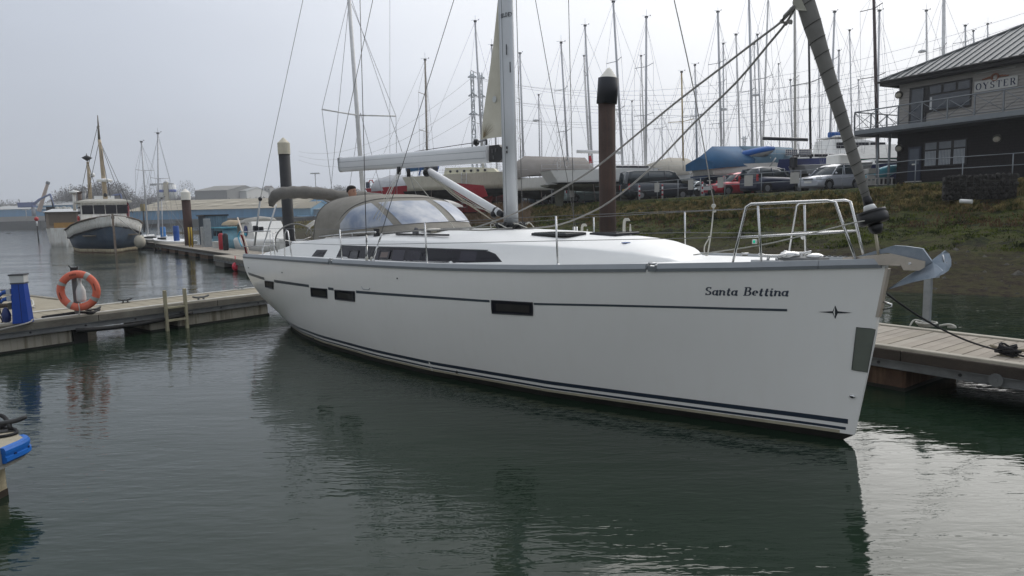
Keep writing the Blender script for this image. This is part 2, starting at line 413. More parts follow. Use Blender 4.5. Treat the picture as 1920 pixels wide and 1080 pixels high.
# ---- grass on the bank: tufts of blades, as stuff
def blades(name, label, n, pick, hfun, colmat, spread=0.05, per=7, width=0.012, lean=0.5, seed=1):
    rnd = random.Random(seed); V = []; F = []
    tries = 0; got = 0
    while got < n and tries < n*30:
        tries += 1
        p = pick(rnd)
        if p is None: continue
        x, y = p; z = ground(x, y)-0.03; h = hfun(rnd, x, y)
        if h <= 0: continue
        got += 1
        la = rnd.uniform(0, 2*PI)
        for _ in range(per):
            a = rnd.uniform(0, 2*PI); r = spread*rnd.random()**.5*(1+h)
            bx, by = x+r*math.cos(a), y+r*math.sin(a); hh = h*rnd.uniform(.5, 1.1)
            l = hh*lean*rnd.uniform(.1, 1); ang = la+rnd.uniform(-1.6, 1.6)
            dx, dy = l*math.cos(ang), l*math.sin(ang); wv = width*(.6+h)*rnd.uniform(.7, 1.4)
            ca, sa = math.cos(a)*wv, math.sin(a)*wv; i = len(V)
            V += [(bx-ca, by-sa, z), (bx+ca, by+sa, z), (bx+dx*.35+ca*.8, by+dy*.35+sa*.8, z+hh*.6), (bx+dx*.35-ca*.8, by+dy*.35-sa*.8, z+hh*.6), (bx+dx, by+dy, z+hh*(1-.35*lean))]
            F += [(i, i+1, i+2, i+3), (i+3, i+2, i+4)]
    o = MB().add(V, F).build(name, colmat, fix=False); stuff(o); o['label'] = label; o['category'] = 'grass'
    return o
def slope_pick(u0, u1, y0=14, y1=75, x0=-24, x1=32, clump=None):
    def f(r):
        # nearer ground is picked more often
        y = y0+(y1-y0)*r.random()**1.7; x = r.uniform(x0, x1)
        if not inside(x, y): return None
        u = uof(x, y)
        if u < u0 or u > u1: return None
        if clump is not None and mnoise.noise((x*.5, y*.5, clump)) < r.uniform(-.45, .45): return None
        return (x, y)
    return f
g_straw = mat('dry_grass', (.28,.215,.090), .9, var=.3, vs_=2.6, col2=(.055,.070,.016), c2amt=(.42,.58), spec=.1)
g_green = mat('green_grass', (.020,.030,.007), .9, var=.3, vs_=2.2, col2=(.125,.155,.026), c2amt=(.42,.60), spec=.1)
g_brown = mat('brown_stems', (.17,.100,.050), .95, var=.35, vs_=1.5, col2=(.075,.052,.032), spec=.05)
blades('long_grass', 'long pale tussock grass hanging over the lip of the bank below the parked cars', 20000, slope_pick(.66, .93, 24, 75, -24, 26, 5.0), lambda r, x, y: r.uniform(.12, .30)*(.45+1.9*max(0, .35+mnoise.noise((x*.9, y*.9, 4)))), g_straw, .17, 9, .020, 1.0, 2)
blades('bank_grass', 'short green grass on the slope of the river bank', 30000, slope_pick(.30, .98, 15, 70, -20, 32, 1.0), lambda r, x, y: r.uniform(.03, .10)*(.5+2.0*max(0, .35+mnoise.noise((x*.7, y*.7, 6)))), g_green, .13, 7, .021, .7, 3)
blades('dead_stems', 'brown dead stems and brambles scattered on the upper bank', 3200, slope_pick(.5, .93, 20, 70, -20, 30, 9.0), lambda r, x, y: r.uniform(.10, .30), g_brown, .18, 9, .016, .9, 4)
def reed_pick(r):
    x = r.uniform(-9, 1.5); y = r.uniform(44, 70)
    if not inside(x, y): return None
    u = uof(x, y)
    return (x, y) if .55 < u < 1.0 else None
blades('reeds', 'tan reeds standing below the red boat by the mast foot', 2600, reed_pick, lambda r, x, y: r.uniform(.4, .85), mat('reeds', (.21,.145,.085), .9, var=.3, vs_=2), .16, 8, .010, .35, 5)
def veg_pick(r):
    x = r.uniform(-66, -12); y = r.uniform(62, 135)
    if not inside(x, y): return None
    u = uof(x, y)
    return (x, y) if .45 < u else None
blades('marsh_grass', 'rough brown marsh grass on the low bank behind the far pontoon', 7000, veg_pick, lambda r, x, y: r.uniform(.2, .8), g_straw, .35, 8, .03, .8, 6)

# ---- stones and flotsam along the muddy foot of the bank
rnd = random.Random(11); mb = MB()
for k in range(1500):
    y = 15+22*rnd.random(); x = rnd.uniform(4, 30)
    if not inside(x, y): continue
    u = uof(x, y)
    if u > .34 and rnd.random() > .06: continue
    r = rnd.uniform(.02, .09)*(1 if rnd.random() < .9 else 2); z = ground(x, y)
    pts = [(x+r*rnd.uniform(.6,1.3)*math.cos(a), y+r*rnd.uniform(.6,1.3)*math.sin(a), z-.01) for a in (0, 1.3, 2.5, 3.8, 5)]
    mb.add(pts+[(x+rnd.uniform(-.3,.3)*r, y+rnd.uniform(-.3,.3)*r, z+r*rnd.uniform(.4,.8))], [(0,1,5),(1,2,5),(2,3,5),(3,4,5),(4,0,5)])
o = mb.build('shore_stones', mat('shore_stones', (.10,.095,.08), .9, var=.5, vs_=3, col2=(.03,.028,.022)), fix=False); stuff(o); o['label'] = 'loose stones and rubble on the muddy shore'; o['category'] = 'stones'

# ---- gabion basket of stones in the bank under the clubhouse
gb = thing('gabion_wall', 'dark gabion baskets of stones set in the bank below the clubhouse railing', 'gabion', (16.0, 25.6, 2.0))
rnd = random.Random(3)
gst = mat('gabion_stone', (.034,.031,.027), .95, var=.4, vs_=6, col2=(.011,.010,.009))
def pebble(name, r, rn):
    m_ = MB(); N_ = 7
    rings = []
    for i, t in enumerate((.15, .7, .95, .6, .12)):
        rings.append([(r*t*rn.uniform(.8,1.2)*math.cos(2*PI*j/N_), r*t*rn.uniform(.8,1.2)*math.sin(2*PI*j/N_), r*(-.75+.38*i)) for j in range(N_)])
    return m_.loft(rings, True, True, True)
protos = [pebble('stone', rnd.uniform(.12, .17), rnd).build('stone', gst, gb) for _ in range(4)]
base_a = at_y(1772, 345, 29.5); base_b = at_y(1908, 340, 28.4)
gb.location = ((base_a.x+base_b.x)/2, (base_a.y+base_b.y)/2, 2.42)
ga = math.atan2(base_b.y-base_a.y, base_b.x-base_a.x); gl = (base_b-base_a).length
gb.rotation_euler = (0, 0, ga)
cnt = 0
for iz in range(6):
    for ix in range(int(gl/.2)+1):
        if cnt >= 290: break
        x = -gl/2+ix*.2+rnd.uniform(-.05,.05)+(.1 if iz % 2 else 0); z = .12+iz*.165+rnd.uniform(-.03,.03)
        y = iz*.02+rnd.uniform(-.06,.06)
        pr = protos[cnt % 4]; c_ = pr if cnt < 4 else part_copy(pr)
        c_.location = (x, y, z); c_.rotation_euler = (rnd.uniform(0,6), rnd.uniform(0,6), rnd.uniform(0,6)); cnt += 1
MB().box((0, .45, .5), (gl/2, .42, .5)).build('core', gst, gb)
mw = MB()
for k in range(int(gl/.25)+1): mw.tube([(-gl/2+k*.25, -.16, 0), (-gl/2+k*.25, -.16, 1.05)], .006, 4)
for k in range(5): mw.tube([(-gl/2, -.165, .02+k*.25), (gl/2, -.165, .02+k*.25)], .006, 4)
mw.build('wire_mesh', mat('old_wire', (.035,.034,.03), .8, .1), gb)
o = MB().tube([(0, 0, 0), (.26, -.36, -.04)], .085, 12).build('drain_pipe', mat('drain_plastic', (.62,.62,.60), .6)); o.location = (at_y(1800, 377, 28.2)); tag(o, 'short white drain pipe poking out of the bank under the gabion', 'drain pipe')

# ---- far land, hills, quay
far = MB()
pts = [(-700,345),(-262,345),(-200,300),(-130,262),(-40,252),(180,262),(700,262)]
n_ = len(pts); V = [(x, y, -1) for x, y in pts]+[(x, y, 2.2) for x, y in pts]+[(x*1.0, y+5, 2.6) for x, y in pts]+[(max(-1240, min(1240, x*1.8)), 1240, 3) for x, y in pts]
F = []
for r in range(3):
    for i in range(n_-1): F.append((r*n_+i, r*n_+i+1, (r+1)*n_+i+1, (r+1)*n_+i))
o = MB().add(V, F).build('far_shore', mat('far_shore', (.045,.048,.042), .95, var=.3, vs_=.1)); struct(o)
hv = []; hf = []; hx = np.linspace(-900, 500, 100); hy = np.linspace(430, 1230, 26)
for y in hy:
    for x in hx:
        t = (y-430)/400
        env = 14+9*math.sin(x*.0061+1.2)+5*math.sin(x*.017)+interp(x, [-900,-420,-300,-200,500], [.1*100, 2, 8, 10, 6])
        z = 2.7+max(0, min(1, t))**.8*env*1.15+2*mnoise.noise((x*.02, y*.02, 0))
        hv.append((x, y, z))
for j in range(25):
    for i in range(99): a = j*100+i; hf.append((a, a+1, a+101, a+100))
o = MB().add(hv, hf, True).build('hill', mat('hill_ground', (.06,.062,.045), .95, var=.35, vs_=.02), fix=False); struct(o)
# woods on the hill: leafless crowns, thousands of small twigs clumps, one mass
def wood(name, label, spots, m, seed, per=70, leaf=.8):
    rn = random.Random(seed); V = []; F = []
    for (x, y, z, r, h) in spots:
        for k in range(per):
            a = rn.uniform(0, 2*PI); q = rn.random()**.45; th = rn.uniform(-1, 1)
            px = x+r*q*math.cos(a)*math.sqrt(1-th*th*.8); py = y+r*q*math.sin(a)*math.sqrt(1-th*th*.8); pz = z+h*.55+h*.46*th*q
            s_ = leaf*rn.uniform(.5, 1.4); u = Vector((rn.uniform(-1,1), rn.uniform(-1,1), rn.uniform(-.2,1))).normalized()*s_
            v = Vector((rn.uniform(-1,1), rn.uniform(-1,1), rn.uniform(-1,1))).normalized()*s_*.45
            i = len(V); P = Vector((px, py, pz)); V += [tuple(P-v), tuple(P+v), tuple(P+u*1.5)]; F.append((i, i+1, i+2))
        i = len(V); V += [(x-.25, y, z-1), (x+.25, y, z-1), (x, y, z+h*.8)]; F.append((i, i+1, i+2))
    o = MB().add(V, F).build(name, m, fix=False); stuff(o); o['label'] = label; o['category'] = 'trees'; return o
def hill_z(x, y):
    t = (y-430)/400
    env = 14+9*math.sin(x*.0061+1.2)+5*math.sin(x*.017)+interp(x, [-900,-420,-300,-200,500], [.1*100, 2, 8, 10, 6])
    return 2.7+max(0, min(1, t))**.8*env*1.15
twig = mat('bare_twigs', (.055,.045,.036), .95, var=.3, vs_=.05)
rn = random.Random(5); sp = []
for k in range(620):
    y = rn.uniform(440, 820); x = rn.uniform(-.78*y, .14*y)
    if mnoise.noise((x*.012, y*.012, 1)) < -.12: continue
    sp.append((x, y, hill_z(x, y)-1, rn.uniform(4, 8), rn.uniform(7, 13)))
wood('far_wood', 'hazy bare trees covering the low hill beyond the river', sp, twig, 6, 150, .9)
def skyline(px0, px1, ytop, n, Y, r=6.0, seed=0):
    rn = random.Random(seed); out = []
    for k in range(n):
        px = px0+(px1-px0)*(k+rn.random())/n; t = (px-px0)/(px1-px0)
        yt = interp(t, np.linspace(0, 1, len(ytop)), ytop)+rn.uniform(-2, 4); Yd = Y+rn.uniform(-15, 15)
        P = at_y(px, yt, Yd); g = 3.0; h = min(P.z-g, 26)
        out.append((P.x, P.y, P.z-h, r*rn.uniform(.7, 1.25), h))
    return out
wood('tree_belt', 'dark bare trees behind the wheelhouse boat on the far shore', skyline(105, 236, [372,352,346,350,342,338,344,362], 26, 395, 8.0, 2), twig, 8, 1000, .62)
wood('tree_row', 'thin row of bare trees above the long shed roof', skyline(236, 640, [372,372,368,374,372,370,372,366,372,360], 46, 400, 5.0, 3), twig, 9, 420, .55)
wood('tree_row', 'low hazy wood far behind the left blue shed', skyline(-60, 100, [380,378,374,378,376], 14, 520, 9.0, 4), twig, 10, 350, .8)
for i, (px, yt, r, lab) in enumerate([(347, 338, 5.5, 'tall bare tree right of the two silos, fine twigs against the sky'), (277, 347, 6.5, 'round bare tree just left of the two silos'), (222, 342, 8, 'broad dark tree just behind the fishing boat mast')]):
    P = at_y(px, yt, 385); h = P.z-3.5
    t = thing('bare_tree', lab, 'tree', (P.x, P.y, 3.0), group=None)
    rn = random.Random(30+i)
    trk = MB().tube([(0,0,-.5),(0,0,h*.35)], [.5,.3], 6)
    for k in range(9):
        a = k*2.4; trk.tube([(0,0,h*(.22+.02*k)), (r*.4*math.cos(a), r*.4*math.sin(a), h*(.55+.03*k))], [.2,.05], 5)
    trk.build('trunk', twig, t)
    V = []; F = []
    for k in range(3200):
        a = rn.uniform(0, 2*PI); q = rn.random()**.4; th = rn.uniform(-1, 1); s_ = .42*rn.uniform(.5,1.3)
        P_ = Vector((r*q*math.cos(a)*math.sqrt(1-th*th*.85), r*q*math.sin(a)*math.sqrt(1-th*th*.85), h*.6+h*.42*th*q))
        if mnoise.noise(P_*.45) < -.15: continue
        u = (P_-Vector((0,0,h*.3))).normalized()*s_*1.4+Vector((rn.uniform(-.4,.4),)*3); v = Vector((rn.uniform(-1,1), rn.uniform(-1,1), 0))*s_*.22
        j = len(V); V += [tuple(P_-v), tuple(P_+v), tuple(P_+u)]; F.append((j, j+1, j+2))
    MB().add(V, F).build('crown', twig, t, fix=False)
# quay wall on the far left
q0 = at_z(-40, 431); q1 = at_z(150, 428)
mb = MB(); q0 = Vector((-330, 343, 0)); q1 = Vector((-200, 297, 0)); dq = (q1-q0).normalized(); nq = Vector((-dq.y, dq.x, 0))
A = q0-nq*0; 
L_ = (q1-q0).length
mb.box(((q0.x+q1.x)/2, (q0.y+q1.y)/2, 1.2), (L_/2, 3, 2.4), math.atan2(dq.y, dq.x))
qw = mb.build('quay_wall', mat('quay_wall', (.035,.037,.036), .9, var=.3, vs_=.6)); tag(qw, 'long dark quay wall along the far water on the left', 'quay wall')

# ---- far sheds and port gear
def face_box(mb, px0, px1, ytop, ybot, Y, depth, h=None):
    a = at_y(px0, ytop, Y); b = at_y(px1, ytop, Y); c_ = at_y((px0+px1)/2, ybot, Y)
    z0, z1 = c_.z, (a.z+b.z)/2
    mb.box(((a.x+b.x)/2, Y+depth/2, (z0+z1)/2), ((b.x-a.x)/2, depth/2, (z1-z0)/2)); return a.x, b.x, z0, z1
def shed(name, label, px0, px1, yridge, yeave, ybase, Y, depth, wallm, roofm, band=None, bandm=None, lights=0, gable=False):
    a = at_y(px0, yeave, Y); b = at_y(px1, yeave, Y); z1 = (a.z+b.z)/2; z0 = min(at_y((px0+px1)/2, ybase, Y).z, 3.0)
    zr = at_y((px0+px1)/2, yridge, Y+depth/2).z
    cx = (a.x+b.x)/2; t = thing(name, label, 'shed', (cx, Y, z0)); L = (b.x-a.x)/2; H = z1-z0
    MB().box((0, depth/2, H/2), (L, depth/2, H/2)).build('wall', wallm, t)
    if band: MB().box((0, -.15, H*band/2), (L, .12, H*band/2)).build('lower_wall', bandm, t)
    R = zr-z0
    rf = MB()
    ns = 40
    for k in range(ns):
        x0 = -L-.5+(2*L+1)*k/ns; x1 = x0+(2*L+1)/ns-.08
        rf.add([(x0,-.8,H-.1),(x1,-.8,H-.1),(x1,depth/2,R),(x0,depth/2,R),(x0,depth+.8,H),(x1,depth+.8,H)], [(0,1,2,3),(3,2,5,4)])
        rf.add([(x1,-.8,H-.2),(x1+.08,-.8,H-.2),(x1+.08,depth/2,R-.1),(x1,depth/2,R-.1)], [(0,1,2,3)])
    rf.build('roof', roofm, t, fix=False)
    for x in (-L, L-.3): MB().prism([(x,0,H),(x,depth/2,R-.15),(x,depth,H)], (.3,0,0)).build('gable', wallm, t)
    if lights:
        rl = random.Random(lights); lm = mat('roof_light', (.43,.39,.29), .6)
        proto = None
        for k in range(lights):
            x = -L+2*L*(k+.5)/lights; f = rl.choice((.3, .55, .72))
            y = depth/2*f-.8*(1-f); z = H+(R-H)*f
            if proto is None:
                proto = MB().add([(-1.6,-1.6,.1),(-.4,-1.6,.1),(1.6,1.6,3.2*(R-H)/(depth/2)+.1),(.4,1.6,3.2*(R-H)/(depth/2)+.1)],[(0,1,2,3)]).build('roof_light', lm, t); q = proto
            else: q = part_copy(proto)
            q.location = (x, y, z+.12-2*(R-H)/(depth/2)*0)
    return t
blue_wall = mat('blue_cladding', (.055,.21,.38), .6, var=.12, vs_=.15, stretch=(6,1,.3))
blue_pale = mat('pale_blue_cladding', (.10,.25,.38), .6, var=.15, vs_=.15, stretch=(6,1,.3))
roof_tan = mat('tan_roof', (.30,.265,.195), .85, var=.12, vs_=.08)
roof_pale = mat('pale_roof', (.40,.41,.40), .8, var=.08, vs_=.1)
conc = mat('far_concrete', (.22,.21,.19), .9, var=.12, vs_=.2)
shed('long_shed', 'very long blue shed with a tan roof dotted with roof lights across the water', 236, 556, 374, 392, 417, 262, 60, blue_wall, roof_tan, .30, mat('shed_base', (.09,.12,.14), .9), 34)
shed('blue_shed', 'blue gabled shed end seen right of the cream capped pile', 550, 582, 378, 390, 404, 240, 26, blue_pale, roof_tan)
shed('pale_shed', 'low pale blue lean shed beside the sprayhood', 580, 612, 389, 392, 404, 244, 20, mat('pale_shed_wall', (.16,.26,.33), .7), roof_pale)
shed('left_shed', 'long blue shed with a white roof edge behind the crane on the left', -40, 92, 386, 392, 416, 368, 40, blue_wall, roof_pale, .46, conc)
shed('mid_shed', 'bright blue shed with a white roof between crane and fishing boat', 66, 168, 377, 384, 412, 372, 40, mat('mid_blue', (.04,.20,.36), .6), roof_pale, .42, conc)
shed('hill_shed', 'pale factory roofs on the rise behind the long shed', 365, 425, 349, 357, 366, 420, 60, mat('far_wall', (.18,.18,.17), .9), mat('far_roof', (.24,.23,.21), .9))
shed('hill_shed', 'pale gable roof of a smaller factory right of the larger one', 418, 462, 352, 358, 366, 440, 40, mat('white_far_wall', (.5,.5,.48), .9), roof_pale)
def house(px, yt, yb, wpx, Y, lab):
    P = at_y(px, yt, Y); Q = at_y(px, yb, Y); h = P.z-Q.z; w_ = wpx/FOC*Y
    t = thing('far_house', lab, 'house', (P.x, P.y, Q.z))
    MB().box((0, 4, h*.35-3), (w_/2, 4, h*.35+3)).build('wall', mat('house_wall', (.30,.29,.27), .9), t)
    MB().add([(-w_/2,0,h*.7),(w_/2,0,h*.7),(w_/2,4,h),(-w_/2,4,h),(-w_/2,8,h*.7),(w_/2,8,h*.7)], [(0,1,2,3),(3,2,5,4),(0,3,4),(1,5,2)]).build('roof', mat('house_roof', (.10,.085,.08), .9), t)
    for k in (-.25, .25): MB().box((w_*k, -.06, h*.38), (w_*.07, .05, h*.12)).build('window', mat('dark_window', (.02,.022,.025), .2), t)
for a in [(448,347,358,10,520,'small grey house on the hill, leftmost of the hill row'),(472,350,359,14,530,'low grey house on the hill right of the small one'),(500,348,360,12,525,'hill house left of the backstay above the blue shed'),(520,352,361,9,540,'hill house directly left of the cream capped pile'),(575,350,360,12,530,'hill house right of the cream capped pile above the grey roll')]: house(*a)
# silos
st = thing('silos', 'two white silos with a blue band and a cream tower between them', 'silo', at_y(314, 376, 330))
sb = st.location.copy(); k_ = 330/FOC
wh = mat('silo_white', (.72,.72,.70), .6); bl = mat('silo_blue', (.05,.10,.35), .6)
for dx in (-11, 11):
    s_ = MB().lathe([(7*k_*.9, 0), (7*k_*.9, 26*k_)], (dx*k_, 0, 3*k_), 18).build('silo', wh, st)
    MB().lathe([(7*k_*.92, 0), (7*k_*.92, 5*k_)], (dx*k_, 0, 15*k_), 18).build('band', bl, s_)
MB().box((0, 0, 16*k_), (4*k_, 3*k_, 17*k_)).build('tower', mat('silo_cream', (.50,.45,.34), .8), st)
MB().lathe([(4.5*k_, 0), (.3, 5*k_)], (0, 0, 33*k_), 10).build('tower_cap', wh, st)
m_ = MB(); 
for z in (29, 31): m_.tube([(-30*k_, 0, z*k_), (14*k_, 0, z*k_)], .25, 5)
m_.build('conveyor', mat('grey_steel_far', (.35,.36,.36), .6), st)
# blue material handler cranes with jointed arms
def crane(label, pts, body, Y):
    P = at_y(*body, Y); t = thing('harbour_crane', label, 'crane', P); cm = mat('crane_blue', (.02,.06,.22), .5)
    L = [at_y(x, y, Y)-P for x, y in pts]; k = Y/FOC
    MB().tube(L[:2], [2.6*k, 2.2*k], 6, smooth=False).build('boom', cm, t); MB().tube(L[1:3], [1.9*k, 1.7*k], 6, smooth=False).build('boom_head', cm, t)
    MB().tube(L[2:], [1.6*k, 1.2*k], 6, smooth=False).build('stick', cm, t)
    MB().box((-9*k, 0, 4*k), (14*k, 5*k, 4.6*k)).build('cab', cm, t)
    MB().lathe([(3.5*k, 0), (3*k, 18*k)], (2*k, 0, -17*k), 10).build('pedestal', mat('crane_grey', (.2,.22,.25), .7), t)
    return t
crane('dark blue harbour crane with a bent arm on the left quay', [(60,386),(74,374),(94,364),(101,386)], (60,388), 340)
crane('blue crane arm reaching up behind the fishing boat wheelhouse', [(200,376),(214,366),(226,364),(229,376)], (196,382), 345)
t = thing('leaning_boom', 'pale orange lattice boom leaning over the left sheds', 'crane boom', at_y(73, 396, 350))
o_ = t.location.copy(); a = at_y(90, 342, 350)-o_
MB().tube([(0,0,0), a*.96], [1.25, .8], 4, smooth=False).build('boom', mat('faded_orange', (.42,.30,.22), .8), t); MB().tube([a*.95, a*1.03], [1.0,.8], 6).build('boom_tip', mat('grey_tip', (.12,.13,.14), .8), t)
# lamp columns on the far shore
for i, (px, yt, yb, lab) in enumerate([(595,325,402,'tall thin lighting mast on the far shore right of the cream capped pile'),(50,393,410,'short lamp column on the left quay')]):
    a = at_y(px, yt, 250 if i == 0 else 350); b = at_y(px, yb, a.y); t = thing('lamp_column', lab, 'lamp column', b)
    MB().tube([(0,0,0),(0,0,a.z-b.z)], .16, 6).build('column', mat('grey_steel_far', (.35,.36,.36), .6), t); MB().box((0,0,a.z-b.z), (1.6,.5,.18)).build('lamp_head', mat('grey_steel_far', (.35,.36,.36), .6), t)
# marker post in the river
P = at_z(72, 448); t = thing('channel_marker', 'thin channel marker post with a round red top in the river', 'marker', P); kk = P.y/FOC
MB().tube([(0,0,-1),(0,0,36*kk)], .09, 8).build('post', mat('dark_post', (.04,.04,.04), .8), t)
MB().tube([(0,0,24*kk),(0,0,33*kk)], .12, 8).build('white_band', mat('post_white', (.6,.6,.6), .6), t)
MB().ball((0,0,37*kk), .33).build('top_mark', mat('mark_red', (.45,.03,.03), .5), t)

# ---- lattice pylons and their cables
def pylon(label, px, ytop, Y, wpx):
    P = at_y(px, 300, Y); t = thing('pylon', label, 'pylon', (P.x, Y, 2.5)); H = at_y(px, ytop, Y).z-2.5; k = Y/FOC; m_ = mat('pylon_steel', (.30,.34,.37), .6, .3)
    mb = MB(); W0 = wpx*k*.9; W1 = wpx*k*.32
    lv = [0,.12,.24,.36,.46,.56,.65,.74,.82,.90,1]
    for a, b in zip(lv[:-1], lv[1:]):
        wa, wb = lerp(W0, W1, min(1, a*1.4)), lerp(W0, W1, min(1, b*1.4))
        for s in (-1, 1):
            for q in (-1, 1):
                mb.tube([(s*wa,q*wa,a*H),(s*wb,q*wb,b*H)], .2, 4)
            mb.tube([(-wa,s*wa,a*H),(wb,s*wb,b*H)], .12, 4); mb.tube([(wa,s*wa,a*H),(-wb,s*wb,b*H)], .12, 4); mb.tube([(s*wa,-wa,a*H),(s*wb,wb,b*H)], .12, 4)
            mb.tube([(-wa,s*wa,a*H),(wa,s*wa,a*H)], .1, 4)
    mb.build('tower', m_, t)
    for z in (.70, .83, .96):
        MB().tube([(-wpx*k*1.0,0,z*H),(0,0,z*H+1.2),(wpx*k*1.0,0,z*H)], .22, 4).tube([(-wpx*k,0,z*H),(wpx*k,0,z*H)], .2, 4).build('cross_arm', m_, t)
    return P.x, H
p1 = pylon('tall lattice power pylon left of the sail, the nearer of two', 890, 134, 300, 8)
p2 = pylon('lattice power pylon close behind the other at the sail edge', 906, 136, 330, 7)
p3 = pylon('third lattice pylon far off to the right above the boats', 1395, 255, 620, 6)
rn = random.Random(2)
cabm = mat('power_cable', (.26,.27,.28), .6)
for k in range(9):
    z = interp(k % 3, [0,1,2], [.70,.83,.96])*p1[1]+2.5; x = p1[0]+(-8, 8, 0)[k//3]*.2
    b = at_y(1925, 160-k*19, 190)
    o = MB().tube(sag((x, 300, z), (b.x*1.05, b.y, b.z), 9+k*.5, 24), .045, 4, False).build('power_cable', cabm)
    tag(o, 'overhead power cable, %s of the nine sweeping right from the pylons' % ('lowest','second lowest','third lowest','fourth from the bottom','middle one','fourth from the top','third from the top','second from the top','topmost')[k], 'cable', 'overhead power cables')
for k in range(3):
    a = at_y(560, 300-k*8, 500)
    o = MB().tube(sag((a.x, a.y, a.z), (p1[0], 300, interp(k, [0,1,2], [.70,.83,.96])*p1[1]+2.5), 12, 24), .07, 4, False).build('power_cable', cabm)
    tag(o, 'thin %s power cable of the three dropping away left of the pylons' % ('lowest','middle','upper')[k], 'cable', 'overhead cables to the left of the pylon')

# ================================================================ PONTOONS
DZ = 0.55
wood_deck = mat('weathered_planks', (.30,.262,.215), .85, var=.16, vs_=2.0, stretch=(1,1,1), bump=.25, bs=60, streak=0)
wood_side = mat('grey_side_timber', (.105,.095,.078), .9, var=.35, vs_=2.5, stretch=(1,1,1), bump=.4, bs=30, col2=(.19,.18,.15), c2amt=(.35,.7))
dark_side = mat('wet_dark_timber', (.048,.038,.030), .85, var=.3, vs_=2.5, bump=.4, bs=30)
kerb_m = mat('kerb_board', (.37,.34,.28), .85, var=.14, vs_=3, bump=.2, bs=50)
galv = mat('galvanised_steel', (.27,.29,.30), .55, .55, var=.2, vs_=5, rvar=.12)
galv_d = mat('stained_galvanised', (.15,.155,.155), .7, .35, var=.35, vs_=3)
float_m = mat('concrete_float', (.30,.28,.23), .9, var=.15, vs_=2.2, bump=.3, bs=20, streak=.85, streakcol=(.085,.065,.035))
float_r = mat('rusty_float', (.080,.046,.030), .9, var=.35, vs_=5, bump=.3, bs=20, streak=.5, streakcol=(.25,.17,.10))
weed = mat('wet_weed', (.012,.012,.009), .7, var=.4, vs_=8)
grit_m = mat('gritted_deck', (.31,.275,.205), .9, var=.10, vs_=3.5, bump=.3, bs=160)
steel = mat('stainless_steel', (.58,.58,.57), .22, 1.0, var=.05, vs_=20, rvar=.08)
black_p = mat('black_plastic', (.012,.012,.013), .4, var=.2)
rope_w = mat('white_rope', (.50,.49,.44), .85, var=.14, vs_=60, bump=.6, bs=120)
rope_g = mat('grey_rope', (.30,.29,.27), .85, var=.25, vs_=60, bump=.6, bs=120)
rope_k = mat('black_rope', (.012,.012,.014), .75, var=.2, bump=.5, bs=120)

def pontoon_base(name, label, p0, ang, L, W, zt=DZ, kerbs=True, floats=(), fm=float_m, deckm=None, side=wood_side, group=None):
    """local x runs along the pontoon, y across it; the near edge is y = 0"""
    t = thing(name, label, 'pontoon', (p0[0], p0[1], 0), ang, group)
    if deckm: MB().box((L/2, W/2, zt-.03), (L/2, W/2-.10, .03)).build('deck_board', deckm, t)
    for i, y in enumerate((.045, W-.045)):
        MB().bbox((L/2, y, zt-.012), (L/2, .055, .032), .008).build('kerb_board', kerb_m, t)
    n = max(1, int(round(L/2.4)))
    for y, s in ((-.022, -1), (W+.022, 1)):
        for k in range(n):
            x0, x1 = L*k/n, L*(k+1)/n-.012
            MB().bbox(((x0+x1)/2, y, zt-.085), ((x1-x0)/2, .022, .065), .006).build('side_board', side, t)
        st_ = MB().box((L/2, y+.014*s*-1, zt-.205), (L/2, .02, .052)).box((L/2, y, zt-.255), (L/2, .034, .004)).box((L/2, y, zt-.157), (L/2, .03, .004))
        st_.build('steel_channel', galv_d, t)
        bo = MB()
        for k in range(int(L/1.1)): bo.lathe([(.022,-.006),(.022,.01)], (0,0,0), 8)
        bm_ = MB()
        for k in range(int(L/.95)):
            x = .35+k*.95
            bm_.tube([(x, y+(.0)*s, zt-.205), (x, y+.022*s, zt-.205)], .02, 8)
        bm_.build('bolts', black_p, t)
    for x0 in (0.02, L-.02): MB().box((x0, W/2, zt-.16), (.02, W/2-.02, .09)).build('end_beam', galv_d, t)
    for (a, b) in floats:
        if b-a < .2: continue
        MB().bbox(((a+b)/2, W/2, .02), ((b-a)/2, W/2-.03, .265), .03).build('float', fm, t)
        MB().box(((a+b)/2, W/2, -.10), ((b-a)/2+.012, W/2-.018, .145)).build('weed_line', weed, t)
    return t
def cleat_mb(sc=1.0):
    return MB().tube(smoothpts([(-.13*sc,0,.075*sc),(-.07*sc,0,.058*sc),(0,0,.055*sc),(.07*sc,0,.058*sc),(.13*sc,0,.075*sc)],3), [.010*sc]+[.015*sc]*11+[.010*sc], 7).tube([(-.045*sc,0,0),(-.035*sc,0,.056*sc)], .014*sc, 7).tube([(.045*sc,0,0),(.035*sc,0,.056*sc)], .014*sc, 7).box((0,0,.004*sc), (.07*sc,.03*sc,.004*sc))
def cleat(P, ang, label, m=galv, sc=1.0):
    o = cleat_mb(sc).build('mooring_cleat', m); o.location = P; o.rotation_euler = (0, 0, ang); tag(o, label, 'cleat'); return o

# ---- main walkway: alongside the yacht's far side and on to the fishing boat
WD = Vector((-.5815, .8136, 0)); WP = Vector((4.73, 8.74, 0)); WANG = math.atan2(WD.y, WD.x); WW = 1.64
def wk(u, v=0.0, z=DZ): return WP + WD*u + Vector((.8136, .5815, 0))*v + Vector((0, 0, z))
# local frame: x along WD, y must point to the far side -> run it from the far end towards us
U0, U1 = -5.2, 63.0
p0 = wk(U1, 0, 0); fl = []
LW = U1-U0
uend = None
